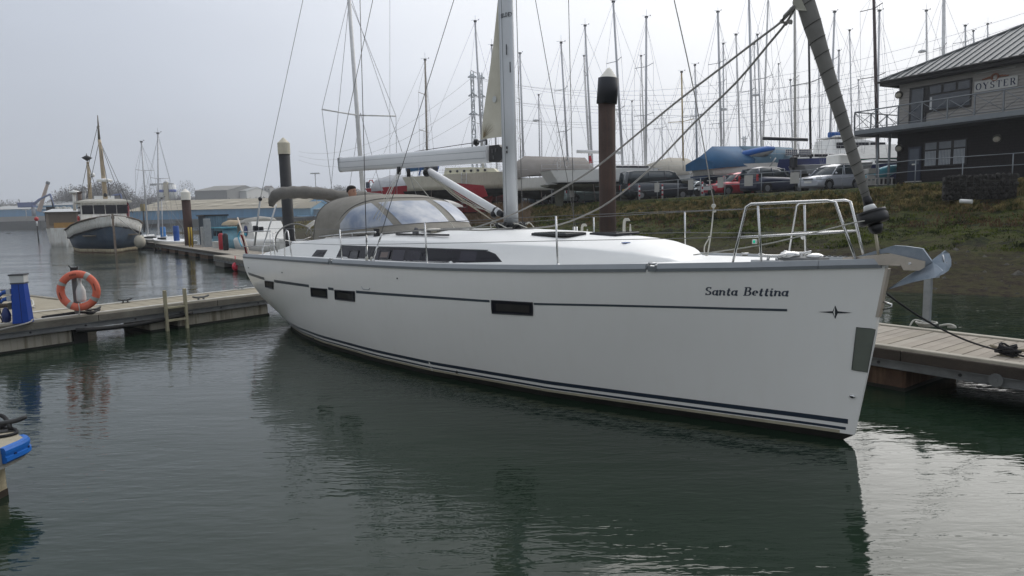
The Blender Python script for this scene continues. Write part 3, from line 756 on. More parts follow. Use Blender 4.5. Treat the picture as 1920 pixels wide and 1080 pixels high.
# float ends seen beside the bow: one float stops at u = 0.85
x_f = U1-(-0.35)      # local x of the visible float end
k = 0
x = x_f-2.2
while x > 0: fl.append((x, x+2.2)); x -= 3.6
fl.append((x_f+2.3, LW-.2))
main_w = pontoon_base('walkway_pontoon', 'long timber walkway pontoon running past the yacht bow to the fishing boat', p0, WANG+PI, LW, WW, floats=fl, fm=float_r, side=dark_side)
mp_ = MB().bbox((0, 0, 0), (.069, WW/2-.10, .02), .004)
pl0 = None; rn = random.Random(4)
plank_ms = [wood_deck, mat('weathered_planks_pale', (.325,.29,.24), .85, var=.14, vs_=2.0, bump=.25, bs=60), mat('weathered_planks_brown', (.28,.245,.195), .85, var=.16, vs_=2.0, bump=.25, bs=60)]
protos = [MB().bbox((0,0,0), (.0685, WW/2-.105, .02), .004).build('plank', m_, main_w) for m_ in plank_ms]
used = set()
for k in range(285):
    x = LW-.12-k*.146; i = rn.choice((0,0,1,2))
    q = protos[i] if i not in used else part_copy(protos[i]); used.add(i)
    q.location = (x, WW/2, DZ-.022+rn.uniform(-.003,.003)); q.rotation_euler = (0, rn.uniform(-.012,.012), rn.uniform(-.004,.004))
mb = MB(); x = LW-.12-285*.146
while x > .1: mb.box((x, WW/2, DZ-.022), (.0685, WW/2-.105, .02)); x -= .146
stuff(mb.build('far_planks', wood_deck, main_w))
mb = MB()
for k in range(int(LW/.45)): mb.box((LW-.2-k*.45, WW/2, DZ-.10), (.03, WW/2-.06, .055))
mb.build('joists', dark_side, main_w)

# ---- the stern finger on the left, with ladder, lifebuoy and pedestal
FD = Vector((.6267, .7793, 0)); FN = Vector((-.7793, .6267, 0)); FA = math.atan2(FD.y, FD.x)
N0 = Vector((-9.14, 12.93, 0))
def fg(u, v=0.0, z=DZ): return N0 + FD*u + FN*v + Vector((0, 0, z))
start = -9.0
fl2 = [(0.0, 9.0+.62), (9+.66+1.45, 9+.70+1.75), (9+2.72, 9+4.95), (9+6.6, 9+8.6), (9+9.6, 9+10.7)]
fing = pontoon_base('finger_pontoon', 'gritted finger pontoon with white edges behind the yacht stern', fg(start, 0, 0), FA, 20.2, 1.45, floats=fl2, deckm=grit_m)
mb = MB()
for k in range(int(20.2/.30)): mb.box((.15+k*.30, .725, DZ+.0015), (.004, .62, .001))
mb.build('board_joints', mat('joint_dark', (.16,.14,.105), .9), fing)
for y in (.05, 1.40): MB().box((10.1, y, DZ+.024), (10.1, .042, .004)).build('white_edge_strip', mat('white_edge', (.55,.54,.50), .8, var=.12, vs_=6), fing)
blk = MB().box((9.62+.14, .72, .02), (.13, .70, .27)).build('cross_beam', mat('black_beam', (.010,.010,.009), .8), fing)
# sagging black service pipe under the finger
P1 = fg(.66, -.06, .27); P2 = fg(3.0, -.06, .33)
o = MB().tube(sag(P1, P2, .07, 12), .045, 8).build('service_pipe', mat('dull_black_pipe', (.014,.014,.014), .7)); tag(o, 'black service pipe sagging under the stern finger pontoon', 'pipe')
# a second pontoon joining behind the pedestal on the left
poly = [at_z(x, y, DZ-.02) for x, y in ((-60,556),(0,553.5),(60,556),(112,562.5),(176,571.5),(60,586.5),(-60,599))]
t = thing('side_pontoon', 'wide gritted pontoon joining the finger behind the blue pedestal', 'pontoon', (0, 0, 0))
MB().prism(poly, (0,0,-.06)).build('deck_board', grit_m, t)
MB().prism([p-Vector((0,0,.062)) for p in poly], (0,0,-.14)).build('side_board', wood_side, t)
MB().prism([p-Vector((0,0,.204)) for p in poly], (0,0,-.5)).build('float', float_m, t)
for a_, b_ in ((poly[0],poly[1]),(poly[1],poly[2]),(poly[2],poly[3])):
    MB().tube([a_+Vector((0,0,.015)), b_+Vector((0,0,.015))], .03, 4).build('kerb_board', kerb_m, t)
a_ = at_z(-20, 580, DZ); b_ = at_z(27, 576, DZ)
o = MB().tube([a_+Vector((0,0,.06)), b_+Vector((0,0,.05))], .055, 6).build('old_fender_board', dark_side); tag(o, 'dark timber baulk lying on the deck behind the blue pedestal', 'timber')
o = MB().tube(smoothpts([at_z(54, 573, DZ)+Vector((0,0,.03)), at_z(60, 570, DZ)+Vector((0,0,.10)), at_z(63, 575, DZ)+Vector((0,0,.04)), at_z(57, 578, DZ)+Vector((0,0,.03)), at_z(66, 578, DZ)+Vector((0,0,.02))],4), .022, 6).build('white_coil', rope_w); tag(o, 'small white bundle of line just right of the blue pedestal', 'rope')

# ladder
t = thing('ladder', 'weathered wooden boarding ladder hanging on the finger pontoon edge', 'ladder', (0,0,0))
lm = mat('ladder_wood', (.34,.31,.21), .85, var=.2, vs_=6, streak=.4, streakcol=(.16,.15,.12))
ua = (at_z(292, 571, DZ)-N0).dot(FD); ub = (at_z(324, 566, DZ)-N0).dot(FD)
t.location = fg((ua+ub)/2, -.10, 0); t.rotation_euler = (0, 0, FA); hw = (ub-ua)/2
for s in (-1, 1): MB().bbox((s*hw, 0, .36), (.028, .040, .53), .006).build('side_rail', lm, t)
for z in (.50, .22, -.05): MB().bbox((0, 0, z), (hw-.02, .028, .022), .005).build('rung', lm, t)
for s in (-1, 1): MB().box((s*hw, .05, .47), (.035, .03, .012)).build('bracket', galv, t)
cleat(fg((at_z(195,562,DZ)-N0).dot(FD), 1.36), FA, 'dark mooring cleat on the far edge right of the lifebuoy', mat('dark_iron', (.05,.05,.05), .6, .5), 1.2)
cleat(fg((at_z(362,562,DZ)-N0).dot(FD), .07), FA, 'pale mooring cleat on the near edge right of the ladder', galv_d, 1.5)
cleat(fg((at_z(424,541,DZ)-N0).dot(FD), 1.38), FA, 'mooring cleat on the far edge nearest the yacht stern', galv, 1.3)
cleat(fg((at_z(182,589,DZ)-N0).dot(FD), .10), FA+.4, 'black mooring cleat at the foot of the lifebuoy post', black_p, 1.5)
cleat(at_z(8, 548, DZ), FA, 'small cleat on the far left pontoon edge behind the pedestal', galv_d, 1.2)
# black rope laid along the near edge
rp = [at_z(x, y, DZ)+Vector((0,0,.035)) for x, y in ((80,599),(98,596),(120,593),(140,590),(165,590),(178,588),(186,583))]
for dy in (0, .03): pass
o = MB().tube(smoothpts(rp, 4), .032, 8).tube(smoothpts([p+Vector((.02,.05,.0)) for p in rp[:5]], 4), .03, 8).build('mooring_rope', rope_k); tag(o, 'thick black mooring rope lying on the finger pontoon below the lifebuoy', 'rope')
o = MB().tube(smoothpts([at_z(62, 603, DZ)+Vector((0,0,.04)), at_z(50, 608, DZ)+Vector((-.02,-.04,.01)), fg(-1.1,-.12,.40), fg(-2.0,-.7,.22), fg(-3.2,-1.6,.1)], 5), .016, 6).build('mooring_rope', rope_g); tag(o, 'thin tan line leading off the pontoon corner at the pedestal', 'rope')

# blue power pedestal
t = thing('power_pedestal', 'blue power pedestal with a white lamp top and plugs on its left side', 'power pedestal', at_z(36, 607, DZ)+Vector((-.02,.14,0)), FA-.62)
pb = mat('pedestal_blue', (.004,.050,.31), .42, var=.1, vs_=8)
def frust(mb, z0, z1, a0, b0, a1, b1, cx=0):
    return mb.loft([[(cx-a0,-b0,z0),(cx+a0,-b0,z0),(cx+a0,b0,z0),(cx-a0,b0,z0)], [(cx-a1,-b1,z1),(cx+a1,-b1,z1),(cx+a1,b1,z1),(cx-a1,b1,z1)]], True, True, True)
frust(MB(), 0, .74, .135, .12, .10, .10).build('body', pb, t)
MB().add([(.02,-.1215,0.01),(.032,-.1215,0.01),(.022,-.1015,.735),(.012,-.1015,.735)], [(0,1,2,3)]).build('seam', mat('pedestal_seam', (.004,.012,.10), .5), t)
frust(MB(), .74, .765, .115, .11, .115, .11).build('collar', mat('pedestal_grey', (.06,.07,.09), .5), t)
frust(MB(), .765, .90, .11, .105, .117, .11).build('lamp', mat('lamp_lens', (.55,.56,.55), .35, var=.08), t)
frust(MB(), .90, .925, .13, .125, .125, .12).build('cap', mat('pedestal_cap', (.035,.038,.042), .5), t)
for z in (.60, .47):
    s_ = MB().box((-.175, 0, z), (.035, .06, .05)).build('socket', mat('socket_grey', (.42,.44,.46), .5), t)
    MB().tube([(-.20, 0, z), (-.29, -.02, z-.02)], [.045,.035], 8).tube([(-.29,-.02,z-.02),(-.33,-.03,z-.08)], [.035,.02], 8).build('plug', mat('plug_blue', (.01,.07,.30), .4), s_)
MB().box((-.165, -.03, .33), (.03, .055, .06)).build('meter_box', mat('meter_dark', (.06,.06,.055), .5), t)
for k, dx in enumerate((-.34, -.30)):
    MB().tube(smoothpts([(dx,-.03,.50),(dx-.04,-.05,.40),(dx-.03,-.05,.2),(dx+.02,-.05,.04),(dx-.1,-.1,.01),(dx-.4,-.05,.01)],5), .012, 6).build('cable', rope_k, t)
MB().lathe([(.01,-.16),(.07,-.12),(.08,0),(.05,.1),(.02,.14)], (-.25,-.04,.17), 10).build('hanging_fender', mat('navy_float', (.015,.03,.12), .5), t)

# lifebuoy on its post
P = at_z(147, 590, DZ); t = thing('lifebuoy_stand', 'orange lifebuoy with grey bands on a grey post', 'lifebuoy', P, FA-.75)
MB().bbox((0, 0, .45), (.05, .045, .45), .008).build('post', mat('grey_post', (.16,.17,.17), .7, .2), t)
MB().tube([(-.03,0,.92),(-.10,0,1.0)], .012, 6).tube([(.03,0,.92),(.08,0,.98)], .012, 6).box((0,0,.92), (.06,.03,.04)).build('hook', black_p, t)
R_, r_ = .332, .074; cz = .50; RX = .12
V = []; F = []; NA, NB = 48, 12
for i in range(NA):
    a = 2*PI*i/NA
    for j in range(NB):
        b = 2*PI*j/NB; V.append(((R_+r_*math.cos(b))*math.cos(a)+RX, -.16+r_*.8*math.sin(b), cz+(R_+r_*math.cos(b))*math.sin(a)))
for i in range(NA):
    for j in range(NB): F.append((i*NB+j, ((i+1)%NA)*NB+j, ((i+1)%NA)*NB+(j+1)%NB, i*NB+(j+1)%NB))
ring = MB().add(V, F, True).build('ring', mat('lifebuoy_orange', (.62,.115,.055), .6, var=.14, vs_=6, col2=(.72,.20,.13), c2amt=(.3,.75), bump=.15, bs=20), t)
for a0 in (58, 152, 238, 330):
    V = []; F = []
    for i in range(5):
        a = math.radians(a0-6+3*i)
        for j in range(NB):
            b = 2*PI*j/NB; rr = r_+.004; V.append(((R_+rr*math.cos(b))*math.cos(a)+RX, -.16+rr*.8*math.sin(b), cz+(R_+rr*math.cos(b))*math.sin(a)))
    for i in range(4):
        for j in range(NB): F.append((i*NB+j, (i+1)*NB+j, (i+1)*NB+(j+1)%NB, i*NB+(j+1)%NB))
    MB().add(V, F, True).build('band', mat('band_grey', (.36,.37,.34), .4), ring)
# worn dark print marks on the ring
for a0 in (100, 12, 195):
    mk = MB()
    for i in range(5):
        a = math.radians(a0-9+4.5*i); x = (R_)*math.cos(a)+RX; z = cz+R_*math.sin(a)
        mk.box((x, -.16-r_*.8-.001, z), (.008, .002, .018))
    mk.build('worn_print', mat('print_dark', (.20,.05,.03), .8), ring)
MB().lathe([(.02,0),(.075,.01),(.085,.05),(.085,.22),(.06,.30),(.028,.36),(.026,.46),(.05,.47),(.05,.5),(.02,.505)], (.13,-.10,.27), 14).build('throw_line_bottle', mat('bottle_white', (.62,.62,.60), .5, var=.08), t)
MB().tube(smoothpts([(.13,-.24,.26),(.15,-.26,.12),(.11,-.22,.02)],4), .01, 5).build('lanyard', rope_w, t)

# ---- near corner pontoon, bottom left, with the blue corner fender
zt = .5
poly = [Vector(p) for p in ((-4.40,5.93,zt),(-4.41,5.62,zt),(-4.62,5.36,zt),(-7.4,3.9,zt),(-8.4,5.6,zt),(-4.76,6.24,zt))]
t = thing('corner_pontoon', 'end of a near pontoon in the bottom left corner of the view', 'pontoon', (0,0,0))
MB().prism(poly, (0,0,-.05)).build('deck_board', mat('corner_deck', (.36,.325,.245), .9, var=.12, vs_=5, bump=.3, bs=150), t)
def scaled(poly, k, dz):
    c_ = sum(poly, Vector((0,0,0)))/len(poly); return [Vector((c_.x+(p.x-c_.x)*k, c_.y+(p.y-c_.y)*k, p.z+dz)) for p in poly]
MB().prism(scaled(poly, 1.004, -.052), (0,0,-.13)).build('side_board', mat('corner_side', (.26,.25,.225), .8, var=.2, vs_=5), t)
MB().prism(scaled(poly, .88, -.184), (0,0,-.6)).build('float', mat('corner_float', (.38,.33,.22), .9, var=.2, vs_=6, bump=.4, bs=25, streak=.6, streakcol=(.12,.08,.04)), t)
MB().prism(scaled(poly, .885, -.44), (0,0,-.4)).build('weed_line', mat('wet_brown', (.035,.025,.017), .7), t)
# fender: extruded D profile bent round the corner
path = smoothpts([(-4.415,5.66,zt-.01),(-4.405,5.78,zt-.01),(-4.40,5.88,zt-.01),(-4.43,5.96,zt-.01),(-4.50,6.01,zt-.01)], 6)
prof = [(0,.012),(.045,.010),(.062,-.02),(.062,-.055),(.052,-.06),(.052,-.085),(.066,-.09),(.070,-.13),(.05,-.15),(0,-.152)]
rings = []
for i, p in enumerate(path):
    d = (path[min(i+1,len(path)-1)]-path[max(i-1,0)]).normalized(); nn = Vector((d.y, -d.x, 0))
    rings.append([p+nn*a*.85+Vector((0,0,b*.85)) for a, b in prof])
tf_ = thing('corner_fender', 'bright blue plastic corner fender wrapped round the near pontoon corner', 'fender', path[10])
MB().loft([[p-path[10] for p in r] for r in rings], True, True, True, False).build('strip', mat('fender_blue', (.005,.115,.44), .45, var=.14, vs_=6, bump=.1, bs=30), tf_)
for i in (5, 14):
    d = (path[i+1]-path[i-1]).normalized(); nn = Vector((d.y,-d.x,0)); c_ = path[i]+nn*.05-path[10]+Vector((0,0,-.072))
    MB().tube([c_, c_+nn*.006], .014, 10).build('bolt_hole', mat('hole_navy', (.004,.02,.10), .6), tf_)
c0 = at_z(8, 812, zt)+Vector((-.04,.03,0))
cleat(c0, .5, 'dark cleat with rope at the bottom left pontoon corner', mat('dark_iron', (.05,.05,.05), .6, .5), 1.5)
o = MB().tube(smoothpts([at_z(-30,800,zt)+Vector((0,0,.09)), at_z(0,797,zt)+Vector((0,0,.10)), at_z(14,800,zt)+Vector((0,0,.06)), at_z(4,806,zt)+Vector((0,0,.03)), at_z(-10,800,zt)+Vector((0,0,.03))],5), .018, 8).tube(smoothpts([at_z(-20,824,zt)+Vector((0,0,.015)), at_z(12,820,zt)+Vector((0,0,.015)), at_z(32,814,zt)+Vector((0,0,.015)), at_z(22,806,zt)+Vector((0,0,.015)), at_z(-15,806,zt)+Vector((0,0,.015))],5), .014, 8).build('mooring_rope', rope_k); tag(o, 'black rope looped round the cleat on the bottom left pontoon', 'rope')

# ---- platform on the walkway further back and its float
a_ = at_z(401, 479, DZ); ua = (a_-WP).dot(WD); va = (a_-WP).dot(Vector((.8136,.5815,0)))
pp = wk(ua, va, 0)
t = pontoon_base('small_pontoon', 'short wide pontoon alongside the walkway behind the yacht stern', pp, WANG+PI, 15, -va-.05 if va < 0 else 1.2, floats=[(.05,1.9),(4,6),(8,10)], deckm=wood_deck, fm=mat('grey_float', (.16,.155,.14), .9, var=.2, streak=.5))
o = MB().ball((0,0,0), .17, 12, 8, (1,1,1.25)).tube([(0,0,.2),(0,0,.5)], .02, 5).build('fender_ball', mat('red_fender', (.55,.02,.05), .4)); o.location = at_y(442, 500, 31.5); tag(o, 'small red fender hanging from the pontoon left of the yacht stern', 'fender')

# ---- mooring piles
def pile(label, px, ytop, ybot_z, Y, dia, body, cap, capm, style):
    P = at_y(px, ytop, Y); t = thing('mooring_pile', label, 'pile', (P.x, Y, 0)); zt = P.z; r = dia/2
    MB().lathe([(r,-3),(r,zt-cap)], (0,0,0), 24).build('post', body, t)
    MB().lathe([(r*1.003,-.3),(r*1.003,.5)], (0,0,0), 24).build('tide_line', weed, t)
    if style == 'cone':
        MB().lathe([(r*1.1,zt-cap),(r*1.1,zt-cap*.32),(r*.95,zt-cap*.28),(.03,zt)], (0,0,0), 24, False).build('cap', capm, t)
    else:
        Rm = Matrix.Rotation(.07, 3, 'Y') @ Matrix.Rotation(.05, 3, 'X')
        c_ = MB().lathe([(r*1.2,0),(r*1.2,cap*.84),(r*1.0,cap*.86)], (0,0,0), 24).build('sleeve', capm, t); c_.location = (0,0,zt-cap); c_.rotation_euler = Rm.to_euler()
        d_ = MB().lathe([(r*1.0,0),(.3*r,cap*.28),(.02,cap*.33)], (0,0,cap*.86), 24, False).build('cap', mat('pile_cap_white', (.78,.75,.67), .6, var=.06), t); d_.location = (0,0,zt-cap); d_.rotation_euler = Rm.to_euler()
    return t
pile('black mooring pile with a cream pointed cap beyond the grey boom cover', 531, 258, 0, 38, .60, mat('pile_black', (.020,.021,.023), .7, var=.25, vs_=3), .9, mat('pile_cap_cream', (.55,.51,.40), .6, var=.08), 'cone')
pile('brown mooring pile with a white pointed cap on the far walkway', 347, 354, 0, 50, .60, mat('pile_brown', (.045,.022,.017), .85, var=.3, vs_=2), .8, mat('pile_cap_white', (.78,.75,.67), .6, var=.06), 'cone')
pile('tall rust brown pile with a tilted black sleeve right of the yacht mast', 1137, 138, 0, 25, .61, mat('pile_rust', (.052,.033,.026), .9, .0, var=.25, vs_=1.4, bump=.5, bs=25, streak=.35, streakcol=(.11,.05,.03)), 1.05, mat('sleeve_black', (.008,.010,.016), .5), 'sleeve')
# galvanised post on the walkway behind the anchor
P = at_z(1737, 612, DZ); o = thing('steel_post', 'galvanised steel post standing on the walkway below the anchor', 'post', P, WANG)
MB().bbox((0,0,.40), (.05,.035,.40), .006).build('upright', galv, o); MB().box((0,-.05,.72), (.02,.02,.14)).build('edge_plate', galv_d, o); MB().box((-.03,0,.76), (.1,.05,.025)).build('top_bracket', galv, o)
rr = []
for k in range(3):
    rr = [(P.x-.02+(.10+.02*k)*math.cos(a*.5), P.y-.03+(.09+.02*k)*math.sin(a*.5), DZ+.02+.022*k) for a in range(14)]
    rc = MB().tube(rr, .014, 6) if k == 0 else rc.tube(rr, .014, 6)
rc.tube(smoothpts([(P.x-.02,P.y-.1,DZ+.05),(P.x-.16,P.y+.02,DZ+.10),(P.x-.25,P.y+.0,DZ+.01)],4), .012, 6)
rc.tube(smoothpts([(P.x+.1,P.y-.14,DZ+.03),(P.x+.2,P.y-.22,DZ+.06),(P.x+.24,P.y-.30,DZ+.03),(P.x+.19,P.y-.2,DZ+.02)],4), .018, 6)
o = rc.build('mooring_line', rope_w); tag(o, 'white line coiled round the foot of the galvanised post', 'rope')
# cleat and black rope at the right edge
P = at_z(1890, 668, DZ)
cleat(P+Vector((0,0,0)), WANG, 'big cleat wrapped in black rope at the right edge of the walkway', mat('cleat_bronze', (.25,.22,.16), .5, .5), 1.45)
tw = MB(); rn = random.Random(8)
for k in range(9):
    r0 = rn.uniform(.05,.085); zc = .03+.012*k; a0 = rn.uniform(0,6)
    cu = WD.x; su = WD.y
    pts = []
    for i in range(13):
        a = a0+i*.52; lx = r0*1.5*math.cos(a)+.02*math.sin(2*a); ly = r0*.8*math.sin(a)
        pts.append((P.x+lx*cu-ly*su, P.y+lx*su+ly*cu, DZ+zc+.022*math.sin(a*2+k)))
    tw.tube(pts, .013, 7)
tw.tube(smoothpts([(P.x,P.y,DZ+.05),(P.x+.1,P.y-.1,DZ+.02),(P.x+.16,P.y-.22,DZ+.02),(P.x+.3,P.y-.3,DZ+.015)],4), .013, 7)
o = tw.build('rope_coil', rope_k); tag(o, 'black rope made up on the cleat at the right edge', 'rope')
o = MB().tube(sag(at_y(1663, 551, 7.05), P+Vector((-.05,.04,.06)), .09, 16), .011, 7).build('mooring_rope', rope_k); tag(o, 'black mooring rope from the yacht stem to the cleat on the right', 'rope')
o = MB().tube([(0,0,0),(0,-.02,0)], .075, 20).tube([(0,-.02,0),(0,-.03,0)], .02, 8).build('reflector_disc', galv_d); o.location = wk((at_z(1884,703,.38)-WP).dot(WD), -.06, .36); o.rotation_euler = (0,0,WANG+PI); tag(o, 'round galvanised disc on the walkway side below the black coil', 'disc')

# ================================================================ THE WHITE YACHT (local x runs aft from the stem, y to starboard, z up from the water)
YO = Vector((3.37, 6.73, 0)); ES = Vector((-.63850941, .76961401, 0)); ET = Vector((-.76961401, -.63850941, 0)); YANG = math.atan2(ES.y, ES.x)
def yloc(P): d = P-YO; return Vector((d.dot(ES), d.dot(ET), d.z))
_cl = Vector((0,0,CAM_H))-YO; CL = Vector((_cl.dot(ES), _cl.dot(ET), CAM_H))
def yray(x, y): d = ray(x, y); return Vector((d.dot(ES), d.dot(ET), d.z))
def yp(x, y, ax, v): d = yray(x, y); return CL + d*((v-CL[ax])/d[ax])
def S0(z): return interp(z, [-.45,-.2,0,.08,1.06,1.79,2.0], [1.6,.55,.02,-.079,-.238,-.325,-.34])
TS_A = [0,.12,.33,.8,1.33,2.33,3.33,4.33,5.33,6.33,7.33,8.33,9.33,10.33,11.33,12.33]
TS_V = [.035,.085,.17,.40,.64,1.05,1.36,1.59,1.75,1.87,1.95,1.99,2.01,2.01,1.98,1.93]
TW_A = [0,.5,.95,1.9,3.4,5.5,6.9,8.9,10.1,11.1,12.2]
TW_V = [.01,.15,.29,.58,1.03,1.45,1.58,1.60,1.48,1.27,.85]
def ZS(s): return interp(s, [-.35,.83,1.86,3.2,4.7,6.3,8,10,12], [1.785,1.737,1.705,1.662,1.632,1.617,1.606,1.588,1.555])
def hull_t(s, z):
    a = s-S0(z)
    if a < 0: return -1.0
    zs = ZS(s); ts = interp(a, TS_A, TS_V); tw = interp(a, TW_A, TW_V)
    q = interp(s, [0, 2, 5, 8, 11], [1.05, 1.25, 1.7, 2.0, 2.05])
    if z >= 0:
        f = 1-(1-min(z/zs, 1))**q
        # a soft knuckle running aft from the middle
        return tw+(ts-tw)*f + (max(0, z-zs)*.05)
    k = min(1, -z/.55); return tw*math.sqrt(max(0, 1-k*k))
SEND = 12.05
def yhull(x, y):
    """where the sight line of a pixel meets the starboard topside"""
    d = yray(x, y).normalized(); lo = None; u = 2.0
    while u < 25:
        P = CL+d*u
        if P.x > -.4 and P.z < 2 and P.x < 13 and P.y < hull_t(P.x, P.z): break
        u += .05
    lo = u-.05; hi = u
    for _ in range(20):
        m = (lo+hi)/2; P = CL+d*m
        if P.x > -.4 and P.y < hull_t(P.x, P.z): hi = m
        else: lo = m
    return CL+d*hi
def hull_n(s, z):
    dt_s = (hull_t(s+.03, z)-hull_t(s-.03 if s-.03 > S0(z) else s, z))/(.06 if s-.03 > S0(z) else .03); dt_z = (hull_t(s, z+.02)-hull_t(s, z-.02))/.04
    return Vector((-dt_s, 1, -dt_z)).normalized()
yacht = thing('sailing_yacht', 'big white sailing yacht in the foreground with dark cabin windows and a grey sprayhood', 'sailing yacht', YO, YANG)
gel = mat('white_gelcoat', (.81,.80,.765), .24, var=.02, vs_=.8, coat=.3, streak=.06, streakcol=(.62,.57,.48))
gel_d = mat('white_deck', (.82,.82,.80), .45, var=.02, vs_=2)
navy = mat('navy_stripe', (.024,.036,.055), .3, var=.08)
slate = mat('slate_stripe', (.055,.07,.085), .35, var=.12, vs_=6)
rail_l = mat('rail_grey_light', (.33,.35,.37), .5, var=.06, vs_=5)
rail_d = mat('rail_grey_dark', (.15,.165,.172), .5, var=.08, vs_=5)
anti = mat('black_antifouling', (.018,.017,.014), .8, var=.5, vs_=3)
glass_d = mat('tinted_glass', (.012,.012,.018), .08, var=.1, spec=.35)
frame_d = mat('dark_frame', (.022,.024,.028), .35)
canvas = mat('grey_canvas', (.245,.23,.20), .9, var=.10, vs_=7, bump=.35, bs=26)
canvas_d = mat('dark_canvas', (.16,.153,.14), .9, var=.12, vs_=7, bump=.35, bs=26)
alu = mat('painted_mast', (.60,.62,.64), .38, .25, var=.03, vs_=1.5, stretch=(1,1,.2))
alu_w = mat('white_painted_mast', (.74,.75,.76), .35, var=.03)
wire = mat('rigging_wire', (.16,.16,.16), .4, .8)
def row_s(n):
    u = np.linspace(0, 1, n); return u**1.35
# hull topsides, both sides as one skin, with the rounded transom
def hull_skin(z0, z1, nz, zfun=None, off=0.0, sa=None, sb=None, ns=70):
    rings = []
    for i in range(ns):
        col = []
        for j in range(nz):
            v = j/(nz-1)
            s_end = SEND if sb is None else sb
            u = row_s(ns)[i] if sa is None else i/(ns-1)
            # height of this row
            s_tmp = lerp(sa if sa is not None else -.33, s_end, u)
            z = lerp(z0, z1(s_tmp) if callable(z1) else z1, v)
            s0 = S0(z) if sa is None else sa
            s_ = lerp(s0, s_end, u)
            if sb is None:      # the transom slopes: lower parts end a little further forward
                s_ = lerp(s0, s_end-.30*(1-min(1,max(0,z)/1.5)), u)
            t = max(hull_t(s_, z), .0)
            if off: nrm = hull_n(s_, z); col.append((s_+nrm.x*off, t+nrm.y*off, z+nrm.z*off))
            else: col.append((s_, t, z))
        rings.append(col)
    return rings
R = hull_skin(.078, lambda s: ZS(s)+.02, 16)
mb = MB().loft(R, False, smooth=True); Rm = [[(p[0], -p[1], p[2]) for p in r] for r in R]; mb.loft(Rm, False, smooth=True)
nz = 16
o_ = len(mb.v); a = R[-1]; b = Rm[-1]     # transom
mb.add([*a, *b], [(i, i+1, nz+i+1, nz+i) for i in range(nz-1)], False)
a = R[0]; b = Rm[0]; mb.add([*a, *b], [(i, i+1, nz+i+1, nz+i) for i in range(nz-1)], True)
mb.build('hull', gel, yacht)
R = hull_skin(-.5, .080, 7); mb = MB().loft(R, False, smooth=True).loft([[(p[0], -p[1], p[2]) for p in r] for r in R], False, smooth=True)
mb.add([*R[-1], *[(p[0], -p[1], p[2]) for p in R[-1]]], [(i, i+1, 8+i, 7+i) for i in range(6)])
mb.build('underwater_hull', anti, yacht)
def band(name, sa, sb, za, zb, m, off=.0025, n=50, side=1):
    """a strip on the topside between two heights (numbers or functions of s)"""
    f0 = za if callable(za) else (lambda s: za); f1 = zb if callable(zb) else (lambda s: zb)
    V = []; F = []
    for i in range(n+1):
        s_ = lerp(sa, sb, i/n)
        for j in range(3):
            z = lerp(f0(s_), f1(s_), j/2); nr = hull_n(s_, z); V.append((s_+nr.x*off, side*(hull_t(s_, z)+nr.y*off), z+nr.z*off))
    for i in range(n):
        for j in range(2): F.append((i*3+j, (i+1)*3+j, (i+1)*3+j+1, i*3+j+1))
    return MB().add(V, F, True).build(name, m, yacht, fix=False)
e1 = yhull(1590, 790).x; e2 = yhull(1586, 801).x
for sd in (1, -1):
    band('boot_stripe', e1, 11.7, .188, .238, navy, side=sd, n=70); band('boot_stripe', e2, 11.7, .122, .15, navy, side=sd, n=70)
    band('wet_edge', .05, 11.6, .079, .112, mat('waterline_scum', (.36,.33,.24), .7, var=.15, vs_=5), side=sd, n=70)
# upper stripe follows the photograph
sp_ = [(1476,581.5,4.6),(1300,576.5,4.2),(1160,573,4.0),(1000,569.6,4.0),(917,564.6,4.4),(800,556.6,4.6),(667,547,5),(620,541.5,5),(560,533.5,5),(515,527,5),(490,521,5),(466,513,4.6)]
ss = []; z0_ = []; z1_ = []
for x, y, w_ in sp_:
    P = yhull(x, y-w_/2); Q = yhull(x, y+w_/2); ss.append((P.x+Q.x)/2); z1_.append(P.z); z0_.append(Q.z)
zz1 = lambda s: interp(s, ss, z1_); zz0 = lambda s: interp(s, ss, z0_)
sx = lambda px: interp(-px, [-p[0] for p in sp_], ss)
for a_, b_ in ((1476,1001),(918,668),(626,616),(581,514),(496,466)): 
    for sd in (1, -1): band('side_stripe', sx(a_), sx(b_), zz0, zz1, slate, n=24, side=sd)
def hull_patch(name, quad, m, off=.004, nu=8, nv=4, edge=.012, em=None, inner=None):
    """window let into the topside: quad = pixel corners tl, tr, br, bl"""
    P = [yhull(*q) for q in quad]
    def pt(u, v, o):
        s_ = lerp(lerp(P[0].x, P[1].x, u), lerp(P[3].x, P[2].x, u), v); z = lerp(lerp(P[0].z, P[1].z, u), lerp(P[3].z, P[2].z, u), v)
        nr = hull_n(s_, z); return (s_+nr.x*o, hull_t(s_, z)+nr.y*o, z+nr.z*o)
    V = []; F = []
    for i in range(nu+1):
        for j in range(nv+1): V.append(pt(i/nu, j/nv, off))
    for i in range(nu):
        for j in range(nv): F.append((i*(nv+1)+j, (i+1)*(nv+1)+j, (i+1)*(nv+1)+j+1, i*(nv+1)+j+1))
    w = MB().add(V, F, True).build(name, m, yacht, fix=False)
    if em:
        fr = MB()
        pts = [(u, 0) for u in np.linspace(0,1,6)]+[(1, v) for v in np.linspace(0,1,4)[1:]]+[(u, 1) for u in np.linspace(1,0,6)[1:]]+[(0, v) for v in np.linspace(1,0,4)[1:]]
        fr.tube([pt(u, v, off+.002) for u, v in pts], edge, 6); fr.build('frame', em, w)
    return w, pt
hw_ = []
